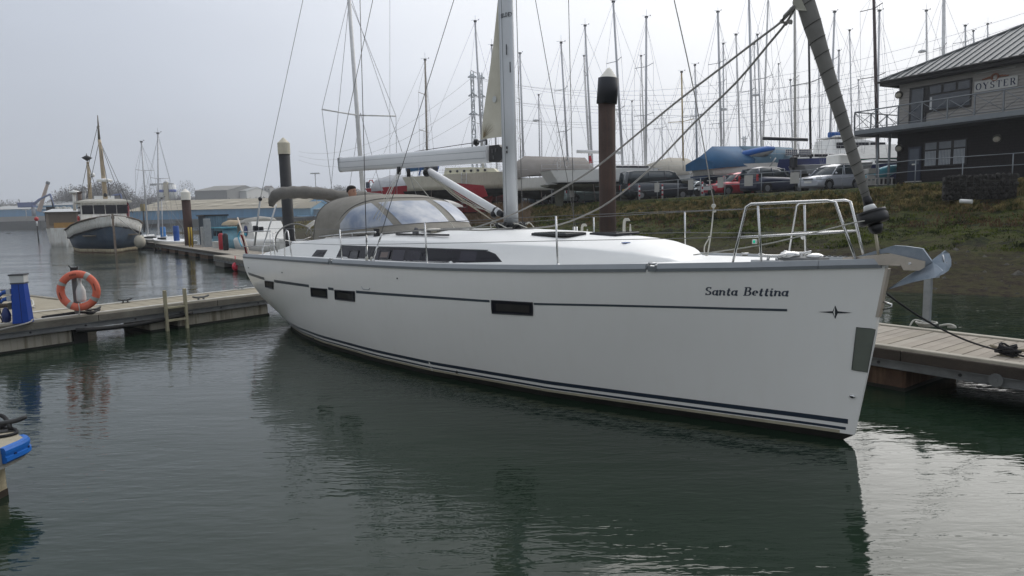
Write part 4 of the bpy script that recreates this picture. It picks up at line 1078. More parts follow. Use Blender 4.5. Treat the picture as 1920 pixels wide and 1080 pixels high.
for q in ([(922,563),(999,567.5),(999,591),(923,587)], [(628,543.5),(665.5,546.5),(665.5,565),(629,561)], [(583,539),(613.5,542),(614,559),(584,555.5)], [(497,526),(513,528.5),(513,542),(498,538)]):
    hw_.append(hull_patch('hull_window', q, glass_d, em=frame_d, edge=.008))
    P = [yhull(*x) for x in q]
    w2, _ = hull_patch('inner_pane', [(lerp(q[0][0],q[1][0],.1), lerp(q[0][1],q[3][1],.22)+.5), (lerp(q[0][0],q[1][0],.92), lerp(q[1][1],q[2][1],.22)), (lerp(q[3][0],q[2][0],.92), lerp(q[1][1],q[2][1],.8)), (lerp(q[3][0],q[2][0],.1), lerp(q[0][1],q[3][1],.8))], mat('inner_glass', (.035,.032,.03), .15), off=.0062)
    w2.parent = hw_[-1][0]
# grey bow pad and bow fittings
hull_patch('bow_pad', [(1606,613.5),(1646,615.5),(1634,694.5),(1597,693)], mat('bow_pad_grey', (.125,.14,.115), .55, var=.06, vs_=8), off=.005, em=mat('pad_edge', (.05,.055,.05), .5), edge=.003)
P = yhull(1598, 743); n_ = hull_n(P.x, P.z)
MB().ball(P+n_*.004, .030, 12, 8, (1.0,.5,.65)).build('bow_eye_light', steel, yacht); MB().ball(P+n_*.02+Vector((.003,0,-.002)), .018, 10, 8, (1,.5,.6)).build('lens', frame_d, yacht)
for px, py in ((745,522),(529,511),(466,502)):
    P = yhull(px, py); n_ = hull_n(P.x, P.z); MB().tube([P, P+n_*.008], .012, 8).build('skin_fitting', frame_d, yacht)
for px, py in ((588,634),(857,697)):
    P = yhull(px, py); n_ = hull_n(P.x, P.z); MB().tube([P, P+n_*.02], .02, 8).build('outlet', frame_d, yacht)
P = [yhull(x, y) for x, y in ((678,537),(681,542),(692,543),(694,540))]
MB().tube([p+Vector((0,.004,0)) for p in P], .006, 5).build('vent_scar', rail_l, yacht)
# rust streaks below a fitting are kept in the gelcoat material
# lettering and star on the bow
qs, wd = text_quads('Santa Bettina', slant=.22, gap=.085, wthick=.20, wthin=.085)
A = yhull(1321, 553.0); B = yhull(1477, 555.0)       # baseline ends
Hc = yhull(1322, 538).z-A.z
sw = [q for q in qs if q[0][0] < wd*.415]; sb_ = [q for q in qs if q[0][0] >= wd*.415]
for part in (sw, sb_):
    V = []; F = []
    for q in part:
        o_ = len(V)
        for x, y in q:
            s_ = lerp(A.x, B.x, x/wd); z = lerp(A.z, B.z, x/wd)+y*Hc; nr = hull_n(s_, z); V.append((s_+nr.x*.003, hull_t(s_, z)+nr.y*.003, z+nr.z*.003))
        F.append((o_, o_+1, o_+2, o_+3))
    MB().add(V, F).build('name_lettering', mat('letter_grey', (.05,.062,.085), .4), yacht, fix=False)
def star(pts, m, name, off=.003):
    V = []
    for x, y in pts:
        P = yhull(x, y); nr = hull_n(P.x, P.z); V.append(tuple(P+nr*off))
    return MB().add(V, [tuple(range(len(V)))]).build(name, m, yacht, fix=False)
bk = mat('emblem_black', (.02,.024,.03), .4)
em_ = star([(1566,572.5),(1571.5,585),(1566,598),(1560.5,585)], bk, 'bow_emblem')
for pts, m_, nm in (([(1534,584.6),(1562,583.2),(1562,587.3)], bk, 'point'), ([(1599,586.4),(1570,583.2),(1570,587.6)], bk, 'point'), ([(1565.4,575),(1565.4,595),(1562.5,585)], gel, 'facet')):
    x = star(pts, m_, nm, .0045); x.parent = em_
# rubbing rail round the sheer, in two tones, each length a part
def railpart(sa, sb, side):
    V1 = []; n = 24; rings = []; rings2 = []
    for i in range(n+1):
        s_ = lerp(sa, sb, i/n); z = ZS(s_); t = hull_t(s_, z) if s_ > -.32 else .035
        rings.append([(s_, side*(t-.004), z-.002), (s_, side*(t+.020), z+.000), (s_, side*(t+.020), z+.032), (s_, side*(t-.004), z+.034)])
        rings2.append([(s_, side*(t-.004), z+.034), (s_, side*(t+.021), z+.033), (s_, side*(t+.004), z+.088), (s_, side*(t-.03), z+.088), (s_, side*(t-.03), z+.03)])
    MB().loft(rings, True, True, True).build('rail_lower', rail_d, yacht); MB().loft(rings2, True, True, True).build('rail_upper', rail_l, yacht)
s_cl = yhull(1222, 507).x; s_c2 = yhull(621, 497).x
for sd in (1, -1):
    for a_, b_ in ((-.30, .20), (.205, s_cl-.06), (s_cl+.06, s_c2-.07), (s_c2+.07, 11.98)): railpart(a_, b_, sd)
    for s_ in (s_cl, s_c2):
        z = ZS(s_); t = hull_t(s_, z)
        MB().bbox((s_, sd*(t-.01), z+.03), (.058, .028, .028), .006).build('fairlead_base', rail_d, yacht)
        MB().tube([(s_-.05, sd*(t-.01), z+.085), (s_+.05, sd*(t-.01), z+.085)], .016, 8).tube([(s_-.045, sd*(t-.01), z+.05), (s_-.045, sd*(t-.01), z+.085)], .014, 6).tube([(s_+.045, sd*(t-.01), z+.05), (s_+.045, sd*(t-.01), z+.085)], .014, 6).build('fairlead', steel, yacht)
# deck
def deck_rings(sa, sb, n, ta=None, side=1):
    rings = []
    for i in range(n+1):
        s_ = lerp(sa, sb, (i/n)**1.1); t = max(.03, hull_t(s_, ZS(s_))-.02); z = ZS(s_)+.055
        if ta is None: rings.append([(s_, -t, z), (s_, -t*.5, z+.012), (s_, 0, z+.018), (s_, t*.5, z+.012), (s_, t, z)])
        else: rings.append([(s_, side*ta(s_), z), (s_, side*t, z)])
    return rings
MB().loft(deck_rings(-.30, 9.4, 50), False, smooth=True).build('deck', gel_d, yacht)
MB().box((.15,0,ZS(0)+.0), (.10,.06,.05)).build('anchor_locker_front', gel_d, yacht)

# ---- coachroof: sides, shoulder and roof as one moulding
DKZ = lambda s: ZS(s)+.06
cb_s = [1.9,2.2,2.6,3.2,4.0,5,6,7,8,9,9.6,10.4,11.2,11.75]            # stations
cb_tb = [.30,.62,.82,1.02,1.20,1.33,1.42,1.48,1.52,1.55,1.56,1.56,1.54,1.52]   # half width at deck
cb_zs = [.03,.10,.17,.24,.275,.315,.335,.345,.35,.345,.32,.24,.13,.07]       # shoulder height above deck
cb_zc = [.04,.18,.29,.355,.395,.43,.45,.455,.46,.45,.40,.22,.10,.06]         # centre height above deck
# match heights to the silhouette of the roof
sil = [(1285,479),(1268,468),(1255,460.5),(1240,453.5),(1225,449),(1180,443),(1100,437),(1040,432.5),(960,429),(900,428.5),(800,430.5),(740,433)]
sil_s = [yp(x, y, 1, 0).x for x, y in sil]; sil_z = [yp(x, y, 1, 0).z for x, y in sil]
def roof_zc(s):
    if s <= sil_s[-1]: return interp(s, sil_s, sil_z)
    return interp(s, [sil_s[-1], 9.4, 9.9, 10.6, 11.75], [sil_z[-1], 2.08, 2.0, 1.70, 1.64])
def rw(s): return interp(s, cb_s, cb_tb)
def shoulder(s):
    # height of the side's top edge, from the photograph
    return interp(s, [1.95,2.3,2.8,3.4,4,5,6,7,8,8.8,9.5,10.2,11.0,11.9], [1.80,1.875,1.925,1.955,1.972,1.985,1.99,1.99,1.985,1.98,1.95,1.88,1.74,1.64])
for sd in (1, -1): MB().loft(deck_rings(9.4, 12.0, 16, lambda s: rw(s)-.1, sd), False).build('side_deck', gel_d, yacht)
def cab_sec(s_):
    tb = rw(s_); dz = DKZ(s_)+.0; zsd = max(dz+.005, shoulder(s_)); zc = max(zsd+.004, roof_zc(s_)) if s_ < 9.4 else zsd+.02
    hgt = zsd-dz; tin = hgt*.34; nose = min(1, max(0, (s_-sil_s[0])/1.0))
    return tb, dz, zsd, zc, hgt, tin, nose
rings = []
for i in range(70):
    s_ = lerp(sil_s[0]-.02, 9.4, (i/69)**1.15); tb, dz, zsd, zc, hgt, tin, nose = cab_sec(s_)
    sec = [(tb+.012, dz-.04), (tb, dz+.012), (tb-tin*.5, dz+hgt*.5), (tb-tin, zsd-.012), (tb-tin-.022, zsd+.004), (tb-tin-.14*max(.3,nose), lerp(zsd, zc, .18)), (tb*.62, lerp(zsd, zc, .62)), (tb*.3, lerp(zsd, zc, .92)), (0, zc)]
    rings.append([(s_, t, z) for t, z in sec]+[(s_, -t, z) for t, z in sec[-2::-1]])
# rounded nose that runs down onto the foredeck
r0 = rings[0]; zn = DKZ(1.6)
for k, (ds, fz, ft) in enumerate(((.10,.62,.92),(.22,.0,.75))):
    rings.insert(0, [(p[0]-ds, p[1]*ft, lerp(zn-.03, p[2], fz)) for p in r0])
cab = MB().loft(rings, False, smooth=True); o_ = len(cab.v); cab.add(rings[-1], [tuple(range(len(rings[-1])))])
cab.build('coachroof', gel_d, yacht)
for sd in (1, -1):
    rings = []
    for i in range(24):
        s_ = lerp(9.38, 11.9, i/23); tb, dz, zsd, zc, hgt, tin, nose = cab_sec(s_)
        sec = [(tb+.012, dz-.04), (tb, dz+.012), (tb-tin*.5, dz+hgt*.5), (tb-tin, zsd-.012), (tb-tin-.022, zsd+.004), (tb-tin-.16, zsd+.02), (tb-tin-.34, zsd+.012), (tb-tin-.38, zsd-.02), (tb-tin-.40, 1.25)]
        rings.append([(s_, sd*t, z) for t, z in sec])
    MB().loft(rings, False, smooth=True).build('coaming', gel_d, yacht)
MB().box((10.65, 0, 1.22), (1.28, 1.2, .03)).build('cockpit_sole', mat('teak_sole', (.26,.19,.12), .7, var=.15, vs_=3, stretch=(1,12,1)), yacht)
for sd in (1, -1): MB().bbox((10.2, sd*.98, 1.42), (.75, .24, .17), .02).build('cockpit_seat', gel_d, yacht)
MB().box((9.42, 0, 1.6), (.02, 1.2, .40)).build('companionway_bulkhead', gel_d, yacht)
def cab_side(s, z, off=0.0):
    tb = rw(s); dz = DKZ(s); h = max(.01, shoulder(s)-dz); return tb - (z-dz)*.34 + off
def ycab(x, y):
    d = yray(x, y).normalized(); u = 3.0
    while u < 25:
        P = CL+d*u
        if P.x > 2 and P.y < cab_side(P.x, P.z): break
        u += .02
    return CL+d*u
def cab_patch(name, outline, m, off, parent=yacht):
    """outline in pixels on the coachroof side, as a thin glazed panel"""
    V = []
    top, bot = outline
    n = 28; F = []
    bx = [p[0] for p in bot]; by = [p[1] for p in bot]; tx = [p[0] for p in top]; ty = [p[1] for p in top]
    x0b, x1b = bx[0], bx[-1]; x0t, x1t = tx[0], tx[-1]
    for i in range(n+1):
        f = i/n; xb = lerp(x0b, x1b, f); xt = lerp(x0t, x1t, f)
        A = ycab(xb, interp(xb, bx, by)); B = ycab(xt, interp(xt, tx, ty))
        for j in range(4):
            P = A.lerp(B, j/3); V.append((P.x, cab_side(P.x, P.z)+off, P.z))
    for i in range(n):
        for j in range(3): F.append((i*4+j, (i+1)*4+j, (i+1)*4+j+1, i*4+j+1))
    return MB().add(V, F, True).build(name, m, parent, fix=False)
wtop = [(641,461),(760,463),(860,467),(915,470),(927,474),(934,480),(940,488)]; wbot = [(626,492.5),(780,493.2),(860,493),(943,491)]
win = cab_patch('cabin_window', (wtop, wbot), glass_d, .004)
cab_patch('window_band', ([(640,461.6),(915,470.2)], [(641.5,459.6),(917,468.4)]), frame_d, .006, win)
for x0, x1, yt, yb, sl in ((655,671,470,484.5,3),(711,730,470,485,4)):
    pl = cab_patch('opening_port', ([(x0+sl, yt),(x1+sl, yt)], [(x0, yb),(x1, yb)]), mat('port_glass', (.05,.05,.058), .12), .008, win)
    c4 = [ycab(x0+sl, yt), ycab(x1+sl, yt), ycab(x1, yb), ycab(x0, yb)]
    c4 = [Vector((p.x, cab_side(p.x, p.z)+.011, p.z)) for p in c4]; MB().tube(c4+[c4[0]], .009, 6).build('port_frame', mat('port_rim', (.014,.014,.016), .4), pl)
cab_patch('port_curtain', ([(716,472.5),(730,472.5)], [(714,482.5),(727,482.5)]), mat('curtain_beige', (.16,.13,.12), .7), .0095, win)
for x0, x1, c_ in ((700,712,(.019,.018,.028)),(735,757,(.026,.024,.036)),(762,788,(.019,.018,.028)),(862,892,(.022,.021,.034))):
    cab_patch('inner_curtain', ([(x0+4, 466.5+(x0-640)*.02),(x1+4, 466.5+(x1-640)*.02)], [(x0, 489),(x1, 489)]), mat('curtain_%d' % x0, c_, .18), .0055, win)
cab_patch('window_pillar', ([(701,463),(705,463)], [(688,492.5),(691,492.5)]), mat('pillar_black', (.006,.006,.007), .3), .0065, win)
w2 = cab_patch('small_window', ([(594.5,468.4),(615,468.4)], [(584,482.4),(607,482.4)]), frame_d, .005); cab_patch('pane', ([(597.5,471.2),(611.5,471.2)], [(590,480),(604.5,480)]), glass_d, .008, w2)
# moulded step forward of the window: a raised rim line
cr = [ycab(x, y) for x, y in ((960,455),(1010,455.5),(1060,459),(1110,466),(1150,475),(1176,484))]
# deck hatch, small emblem, mushroom vents, tracks
def roof_z(s, t):
    tb = rw(s); zsd = shoulder(s); zc = roof_zc(s); hgt = zsd-DKZ(s); t1 = tb-hgt*.34-.14
    xs = [0, tb*.3, tb*.62, t1, tb-hgt*.34-.022]; ys = [zc, lerp(zsd,zc,.92), lerp(zsd,zc,.62), lerp(zsd,zc,.18), zsd+.004]
    return interp(abs(t), xs, ys)
def yroof(x, y):
    d = yray(x, y).normalized(); u = 3.0
    while u < 30:
        P = CL+d*u
        if 1.9 < P.x < 12 and P.z < roof_z(P.x, P.y): return P
        u += .01
    return P
def roof_box(name, s, t, hs, ht, h, m, z0=0, par=yacht):
    return MB().bbox((s, t, roof_z(s, t)+z0+h/2), (hs, ht, h/2), min(.008, h*.4)).build(name, m, par)
for s_, t_, a_, b_ in ((3.75,.42,.34,.20),(3.2,-.1,.24,.24),(6.6,.52,.24,.22)):
    h_ = roof_box('deck_hatch', s_, t_, a_, b_, .035, frame_d); z_ = roof_z(s_, t_)+.037
    MB().box((s_, t_, z_), (a_-.03, b_-.03, .003)).build('glass', mat('hatch_glass', (.06,.065,.068), .08), h_)
P = yp(1213, 456, 1, .25); MB().box((2.55, .42, roof_z(2.55,.42)+.006), (.03,.05,.004)).build('blue_badge', mat('badge_blue', (.05,.12,.35), .4), yacht)
for px, py in ((723,433),(813,424)):
    P = yp(px, py, 1, .75); z_ = roof_z(P.x, .75); MB().lathe([(.05,0),(.05,.03),(.12,.035),(.13,.05),(.10,.07),(.02,.075)], (P.x,.75,z_), 16).build('mushroom_vent', mat('vent_cream', (.66,.62,.54), .5), yacht)
a_ = ycab(745,437); 
MB().box((lerp(yp(745,436,1,1.0).x, yp(843,437,1,1.0).x,.5), 1.02, roof_z(6.6,1.0)+.018), (abs(yp(745,436,1,1.02).x-yp(843,437,1,1.02).x)/2, .018, .014)).build('sheet_track', black_p, yacht)
tx_ = yp(779,430,1,1.02).x; MB().box((tx_,1.02,roof_z(6.6,1.0)+.05), (.05,.03,.025)).tube([(tx_,1.02,roof_z(6.6,1)+.06),(tx_,1.0,roof_z(6.6,1)+.12)], .035, 8).build('track_car', mat('car_grey', (.10,.10,.11), .4, .4), yacht)
# grab rail on the roof edge
pts = [(595,447),(600,443.5),(655,437.5),(700,434.5),(704,437)]
MB().tube(smoothpts([yp(x, y, 1, 1.32) for x, y in pts], 4), .011, 7).build('grab_rail', steel, yacht)
for px, py in ((660,441),(620,443)):
    P = yp(px, py-3, 1, 1.32); MB().tube([P, P-Vector((0,.01,.05))], .009, 6).build('grab_rail_foot', steel, yacht)
# black winch near the shroud
P = yp(706, 432, 1, 1.1); P.z = roof_z(P.x, 1.1)
MB().lathe([(.06,0),(.05,.03),(.035,.06),(.05,.10),(.055,.13)], P, 14).build('winch', black_p, yacht)
# lines led aft over the roof
for k, t_ in enumerate((.34,.40,.46,-.34,-.40)):
    MB().tube([(5.45, t_*.5, roof_z(5.4,0)+.04), (6.2, t_, roof_z(6.2,t_)+.03), (8.9, t_+.15*(1 if t_ > 0 else -1), roof_z(8.9,t_)+.03)], .007, 6).build('control_line', rope_w if k % 2 else rope_g, yacht)
pts = [(960,428),(905,432),(850,431),(800,432.5),(745,435),(690,440),(640,446)]
MB().tube(smoothpts([yp(x, y-.5, 1, 1.05) for x, y in pts], 5), .011, 7).build('rope_tail', rope_g, yacht)

# ---- foredeck: pulpit, windlass, roller, anchor, furled headsail
def yedge(x, y, inset=.04, u0=3.0):
    d = yray(x, y).normalized(); u = u0
    while u < 25:
        P = CL+d*u
        if P.x > -.33 and P.y < hull_t(P.x, ZS(P.x))-inset: return P
        u += .01
    return P
def mir(P): return Vector((P[0], -P[1], P[2]))
zb = lambda s: ZS(s)+.06
pA = yedge(1373, 493); pA.z = zb(pA.x); pB = yedge(1399, 388); pC = yedge(1408, 383); pD = yedge(1550, 375.5, .05); pE = yedge(1566, 379, .05); pF = yedge(1606, 492, .03); pF.z = zb(pF.x)
zt = (pC.z+pD.z)/2; 
for p in (pC, pD): p.z = lerp(p.z, zt, .3)
for side in (0, 1):
    f = mir if side else (lambda p: p)
    MB().tube([f(p) for p in [pA, pA.lerp(pB, .5)]+smoothpts([pB, pC], 1)+[pC.lerp(pD, .5)]+smoothpts([pD, pE], 1)+[pE.lerp(pF,.5), pF]], .0135, 10).build('pulpit_hoop', steel, yacht)
    g = yedge(1421, 386); h = yedge(1428, 491); h.z = zb(h.x); MB().tube([f(g), f(h)], .0125, 8).build('pulpit_leg', steel, yacht)
    a = pA.lerp(pB, .48); b = pE.lerp(pF, .50); MB().tube([f(a), f(b)], .012, 8).build('pulpit_mid_rail', steel, yacht)
    for p in (pA, pF, h): MB().lathe([(.03,-.01),(.03,.006),(.016,.012)], f(p), 12).build('foot', steel, yacht)
    ye = f(Vector((pA.x+.25, 0, 0)))
nl = yedge(1415, 453, .02); nlb = MB().bbox(nl, (.022,.018,.024), .006).build('nav_light', gel, yacht)
MB().ball(nl+Vector((-.004,.017,.001)), .017, 10, 8, (.8,.5,1)).build('green_lens', mat('green_lens', (.0,.35,.2), .2, emit=(.0,.30,.17)), nlb)
MB().ball(mir(nl)+Vector((0,0,0)), .026, 10, 8).build('port_light', gel, yacht)
# windlass
P = yp(1528, 486, 1, .0)
MB().lathe([(.10,0),(.105,.03),(.085,.055),(.03,.062)], (.62,.05,zb(.6)+.045), 18).build('windlass_drum', steel, yacht); MB().ball((.36,.03,zb(.4)+.05), .075, 14, 8, (1.2,1,.5)).build('windlass_gypsy', steel, yacht)
MB().bbox((.5,.03,zb(.5)+.02), (.24,.11,.025), .008).build('windlass_base', galv_d, yacht)
ch = MB()
for k in range(8):
    x = .30-.055*k; ch.tube([(x, -.012, zb(.2)+.05), (x-.04, .012, zb(.2)+.05+.004*(k%2))], .008, 5)
ch.build('anchor_chain', galv_d, yacht)
z_ = zb(.7)
MB().bbox((.75, .28, z_+.015), (.16, .05, .012), .004).build('foredeck_plate', rail_l, yacht)
for t_ in (.26, -.26):
    o = cleat_mb(1.1).build('bow_cleat', steel, yacht); o.location = (.70, t_, z_+.01); o.rotation_euler = (0,0,.3)
pt0 = lambda L, t: [yp(x, y, 1, t) for x, y in L]
rol = [(1580,483),(1614.6,481),(1640,478.5),(1667.6,476),(1680,477.5),(1686,479),(1734.8,490),(1733.8,501.5),(1722.6,507.6),(1694,506.6),(1688,495.4),(1602,494.3),(1580,490)]
brz = mat('worn_stainless', (.50,.45,.39), .35, .85, var=.12, vs_=6, rvar=.15)
anc = thing('anchor', 'blue grey galvanised plough anchor stowed on the yacht bow roller', 'anchor', YO, YANG)
MB().prism(pt0(rol, .075), (0, -.010, 0)).build('roller_cheek', brz, yacht); MB().prism([Vector((p.x,-.075,p.z)) for p in pt0(rol, .075)], (0, .010, 0)).build('roller_cheek', brz, yacht)
c_ = yp(1706, 494, 1, .075); MB().tube([(c_.x, .085, c_.z), (c_.x, -.085, c_.z)], .012, 10).build('roller_pin', steel, yacht); MB().tube([(c_.x, .06, c_.z), (c_.x, -.06, c_.z)], .035, 12).build('roller_wheel', black_p, yacht)
a_ = yp(1602, 493, 1, .07); b_ = yp(1688, 494, 1, .07); MB().box(((a_.x+b_.x)/2, 0, a_.z-.004), (abs(a_.x-b_.x)/2, .075, .006)).build('roller_floor', brz, yacht)
ag = mat('galvanised_anchor', (.20,.245,.29), .55, .45, var=.28, vs_=9, col2=(.30,.34,.385), c2amt=(.35,.65))
shk = [(1610.5,480),(1640,471),(1677.8,460),(1700,461.5),(1730.7,465.8),(1749,491.3),(1735,500),(1731,489),(1686,478),(1667,474),(1640,477),(1614,481)]
MB().prism([Vector((p.x, .016, p.z)) for p in pt0(shk, 0)], (0,-.032,0)).build('shank', ag, anc)
def poly3(L): return [yp(x, y, 1, t) for x, y, t in L]
q = poly3([(1667.6,542,0),(1702,517.8,.005),(1734.8,499.4,.01),(1749,491.3,.01),(1768,508,.09),(1753,520.8,.13),(1734.8,524,.12),(1712,529,.08)])
MB().prism(q, (.004,-.012,.006)).build('fluke', ag, anc)
q = poly3([(1749,491.3,.01),(1767,475,-.03),(1773.5,470.3,-.05),(1780,475,-.08),(1783.7,486,-.09),(1783.9,497,-.06),(1778.6,507.6,-.01),(1769.4,513.7,.06),(1753,520.8,.13),(1760,508,.07)])
MB().prism(q, (.010,-.004,.004)).build('fluke_heel', ag, anc)
a_ = yp(1749,491,1,.01); 
q = poly3([(1667.6,542,0),(1734.8,499.4,-.01),(1749,491.3,-.01),(1767,475,-.04),(1750,498,-.16),(1720,520,-.13)]); MB().prism(q, (.004,.010,.006)).build('fluke', ag, anc)
MB().tube(poly3([(1768,478,-.01),(1770,486,.0),(1769,494,.0),(1775,492,-.02)]), .006, 6).build('trip_wire', steel, anc)
# stem band and towing eye
st = [yp(x, y, 1, 0) for x, y in ((1664,504),(1660,525),(1655,548),(1650,580),(1646,594))]
MB().prism([(p.x+.03, .035, p.z) for p in st]+[(p.x-.018, .035, p.z) for p in st[::-1]], (0,-.07,0)).build('stem_plate', brz, yacht)
e_ = yp(1656, 572, 1, 0); MB().tube([e_+Vector((.0,.0,.03)), e_+Vector((-.075,.0,.012)), e_+Vector((-.08,0,-.008)), e_+Vector((.0,0,-.045))], .010, 7).build('towing_eye', steel, yacht)
# forestay with the furled headsail
fb = yp(1650, 486, 1, 0); f1 = yp(1640, 420, 1, 0); ft = yp(1509, 0, 1, 0); fd = (ft-f1).normalized()
top = f1+fd*13.2
MB().tube([fb, f1], .016, 6, flat=.5).build('tack_link', brz, yacht)
MB().tube([fb+Vector((.0,.02,0)), f1+Vector((0,.02,0))], .012, 6).build('tack_strap', mat('strap_tan', (.42,.38,.28), .7), yacht)
def onstay(px, py):
    P = yp(px, py, 1, 0); return f1+fd*((P-f1).dot(fd))
def ax_lathe(prof, name, m, parent=yacht, n=20):
    """profile (radius, distance along the stay)"""
    x = fd.cross(Vector((0,1,0))).normalized(); y = fd.cross(x)
    return MB().loft([[f1+fd*d+x*r*math.cos(2*PI*j/n)+y*r*math.sin(2*PI*j/n) for j in range(n)] for r, d in prof], True, True, True, True).build(name, m, parent)
dk = lambda px, py: (yp(px, py, 1, 0)-f1).dot(fd)
d0 = dk(1645,433); 
ax_lathe([(.03,-.10),(.055,-.07),(.07,-.02),(.05,0)], 'furler_base', black_p)
ax_lathe([(.05,.0),(.125,.005),(.138,.02),(.138,.085),(.128,.10),(.132,.105),(.132,.13),(.04,.135)], 'furler_drum', black_p)
ax_lathe([(.055,.135),(.062,.14),(.050,.185),(.045,.19)], 'drum_collar', mat('collar_white', (.62,.62,.60), .4))
ax_lathe([(.045,.19),(.040,.25),(.025,.31),(.02,.32)], 'furler_socket', black_p)
s0_ = dk(1624,372)
prof = [(.020,.30),(.026,s0_)]
L_ = (top-f1).dot(fd)
for k in range(41):
    d = lerp(s0_+.02, L_-.8, k/40); yy = d-s0_
    r = interp(yy, [0,.15,.6,1.2,2.2,4,7,11,12.6], [.034,.042,.055,.068,.086,.098,.09,.06,.03]); prof.append((r*(1+.04*math.sin(k*2.4)), d))
prof.append((.01, L_))
x_ = fd.cross(Vector((0,1,0))).normalized(); y_ = fd.cross(x_); n = 20; rings = []
for i, (r, d) in enumerate(prof):
    rings.append([f1+fd*d+x_*r*(1+.07*math.sin(2*j*2*PI/n+d*3))*math.cos(2*PI*j/n)+y_*r*math.sin(2*PI*j/n) for j in range(n)])
sailm = mat('sacrificial_strip', (.165,.160,.146), .9, var=.10, vs_=5, bump=.3, bs=18)
fs = MB().loft(rings, True, True, True, True).build('furled_headsail', sailm, yacht)
pr_d = [p[1] for p in prof]; pr_r = [p[0] for p in prof]
d = s0_+.06; kk_ = 0
while d < L_-3:
    r = interp(d, pr_d, pr_r); hp = [f1+fd*(d+.34*r*math.cos(a-1.2))+x_*r*1.05*math.cos(a)+y_*r*1.02*math.sin(a) for a in np.linspace(0, 2*PI, 19)]
    MB().tube(hp, .0038, 5).build('sail_wrap_edge', mat('wrap_edge', (.05,.048,.042), .9), fs); kk_ += 1; d += interp(r, [.03,.1], [.075,.235])*(1+.12*math.sin(kk_*1.9))
cl = yp(1488, 14, 1, .05)
q = [yp(1487,-4,1,.09), yp(1500,-6,1,.09), yp(1512,20,1,.09), yp(1494,19,1,.10), yp(1486,12,1,.09)]
MB().prism(q, (0,-.01,0)).build('clew_patch', mat('clew_cream', (.36,.35,.29), .8), fs)
def yline(name, pts, r, m, n=3, par=yacht): return MB().tube(smoothpts([yp(x, y, 1, t) for x, y, t in pts], n), r, 7).build(name, m, par)
yline('headsail_sheet', [(1491,12,.09),(1466,40,.12),(1420,75,.13),(1355,125,.15),(1270,190,.16),(1200,247,.18),(1121,311,.20),(1040,362,.22),(965,400,.24),(900,424,.3),(880,429,.4)], .0125, rope_g)
yline('headsail_sheet', [(1491,14,.07),(1473,44,.06),(1440,84,.04),(1380,155,0),(1300,232,-.05),(1215,320,-.1),(1145,377,-.15),(1100,402,-.2),(1050,421,-.2),(1000,428,-.1),(960,430,.05)], .0125, rope_g)
kn = MB()
for (x, y, t) in ((1466,40,.12),(1473,44,.08),(1482,41,.1)): kn.ball(yp(x, y, 1, t), .024, 8, 6)
kn.tube([yp(1484,14,1,.1), yp(1466,40,1,.13), yp(1470,30,1,.15), yp(1489,10,1,.1)], .012, 6); kn.tube([yp(1476,42,1,.1), yp(1484,44,1,.12)], .012, 6)
kn.build('bowline_knot', rope_g, yacht)
# furling line led aft along the rail
yline('furling_line', [(1634,412,.12),(1600,418,.15),(1540,433,.25),(1450,455,.42),(1373,468,.55),(1300,478,.7)], .0065, rope_w)

# ---- mast, boom, vang, mainsail remnant
MS = 5.26
mz0 = roof_z(MS, 0); mtop = 17.2
def ell(s, t, z, a, b, n=20, tx=0): return [(s+a*math.cos(2*PI*j/n), t+b*math.sin(2*PI*j/n)*(1 if abs(math.sin(2*PI*j/n)) < .95 else 1), z) for j in range(n)]
mast = MB().loft([ell(MS, 0, z, .135, .098) for z in (mz0, 4, 8, 12)]+[ell(MS, 0, mtop, .09, .07)], True, True, True, True).build('mast', alu, yacht)
for (dy, dx) in ((.0885,.05),(.0955,-.015)):
    MB().box((MS+dx, dy, 9.2), (.004, .003, 7.0)).build('mast_groove', mat('groove_dark', (.20,.21,.22), .5), mast)
for px, y0, y1 in ((949,83,103),(956,116,136)):
    P = yp(px, y0, 1, .1); Q = yp(px, y1, 1, .1); MB().box((P.x, .097, (P.z+Q.z)/2), (.008, .004, (P.z-Q.z)/2)).build('halyard_slot', frame_d, mast)
for y in (277, 285): P = yp(951, y, 1, .09); MB().box((P.x, .098, P.z), (.014, .004, .02)).build('slot_plate', frame_d, mast)
qs, wd = text_quads('SELDEN', gap=.12, wthick=.20, wthin=.16)
A = yp(939, 34.5, 1, .1); B = yp(953, 27, 1, .1)
V = []; F = []
for q in qs:
    o_ = len(V)
    for x, y in q:
        u = x/wd; s_ = lerp(A.x, B.x, u); V.append((s_, .101*math.sqrt(max(0.05, 1-((s_-MS)/.14)**2))+.001, lerp(A.z, B.z, u)+y*.055))
    F.append((o_, o_+1, o_+2, o_+3))
MB().add(V, F).build('maker_lettering', frame_d, mast, fix=False)
MB().lathe([(.17,0),(.17,.02),(.15,.06),(.14,.10)], (MS,0,mz0), 20).build('mast_collar', black_p, yacht)
mb = MB(); rn = random.Random(12)
for k in range(11):
    a = k*.57+.2; mb.tube([(MS+.21*math.cos(a), .19*math.sin(a), mz0+.02), (MS+.24*math.cos(a+.15), .22*math.sin(a+.15), mz0+.09)], .035, 8)
mb.build('turning_blocks', black_p, yacht)
mb = MB()
for k in range(7):
    a = k*.9; mb.tube(smoothpts([(MS+.2*math.cos(a), .2*math.sin(a), mz0+.05), (MS+.30*math.cos(a), .32*math.sin(a), mz0+.09), (MS+.36*math.cos(a+.5), .36*math.sin(a+.5), mz0+.015)], 4), .008, 6)
mb.build('line_tails', rope_w, yacht)
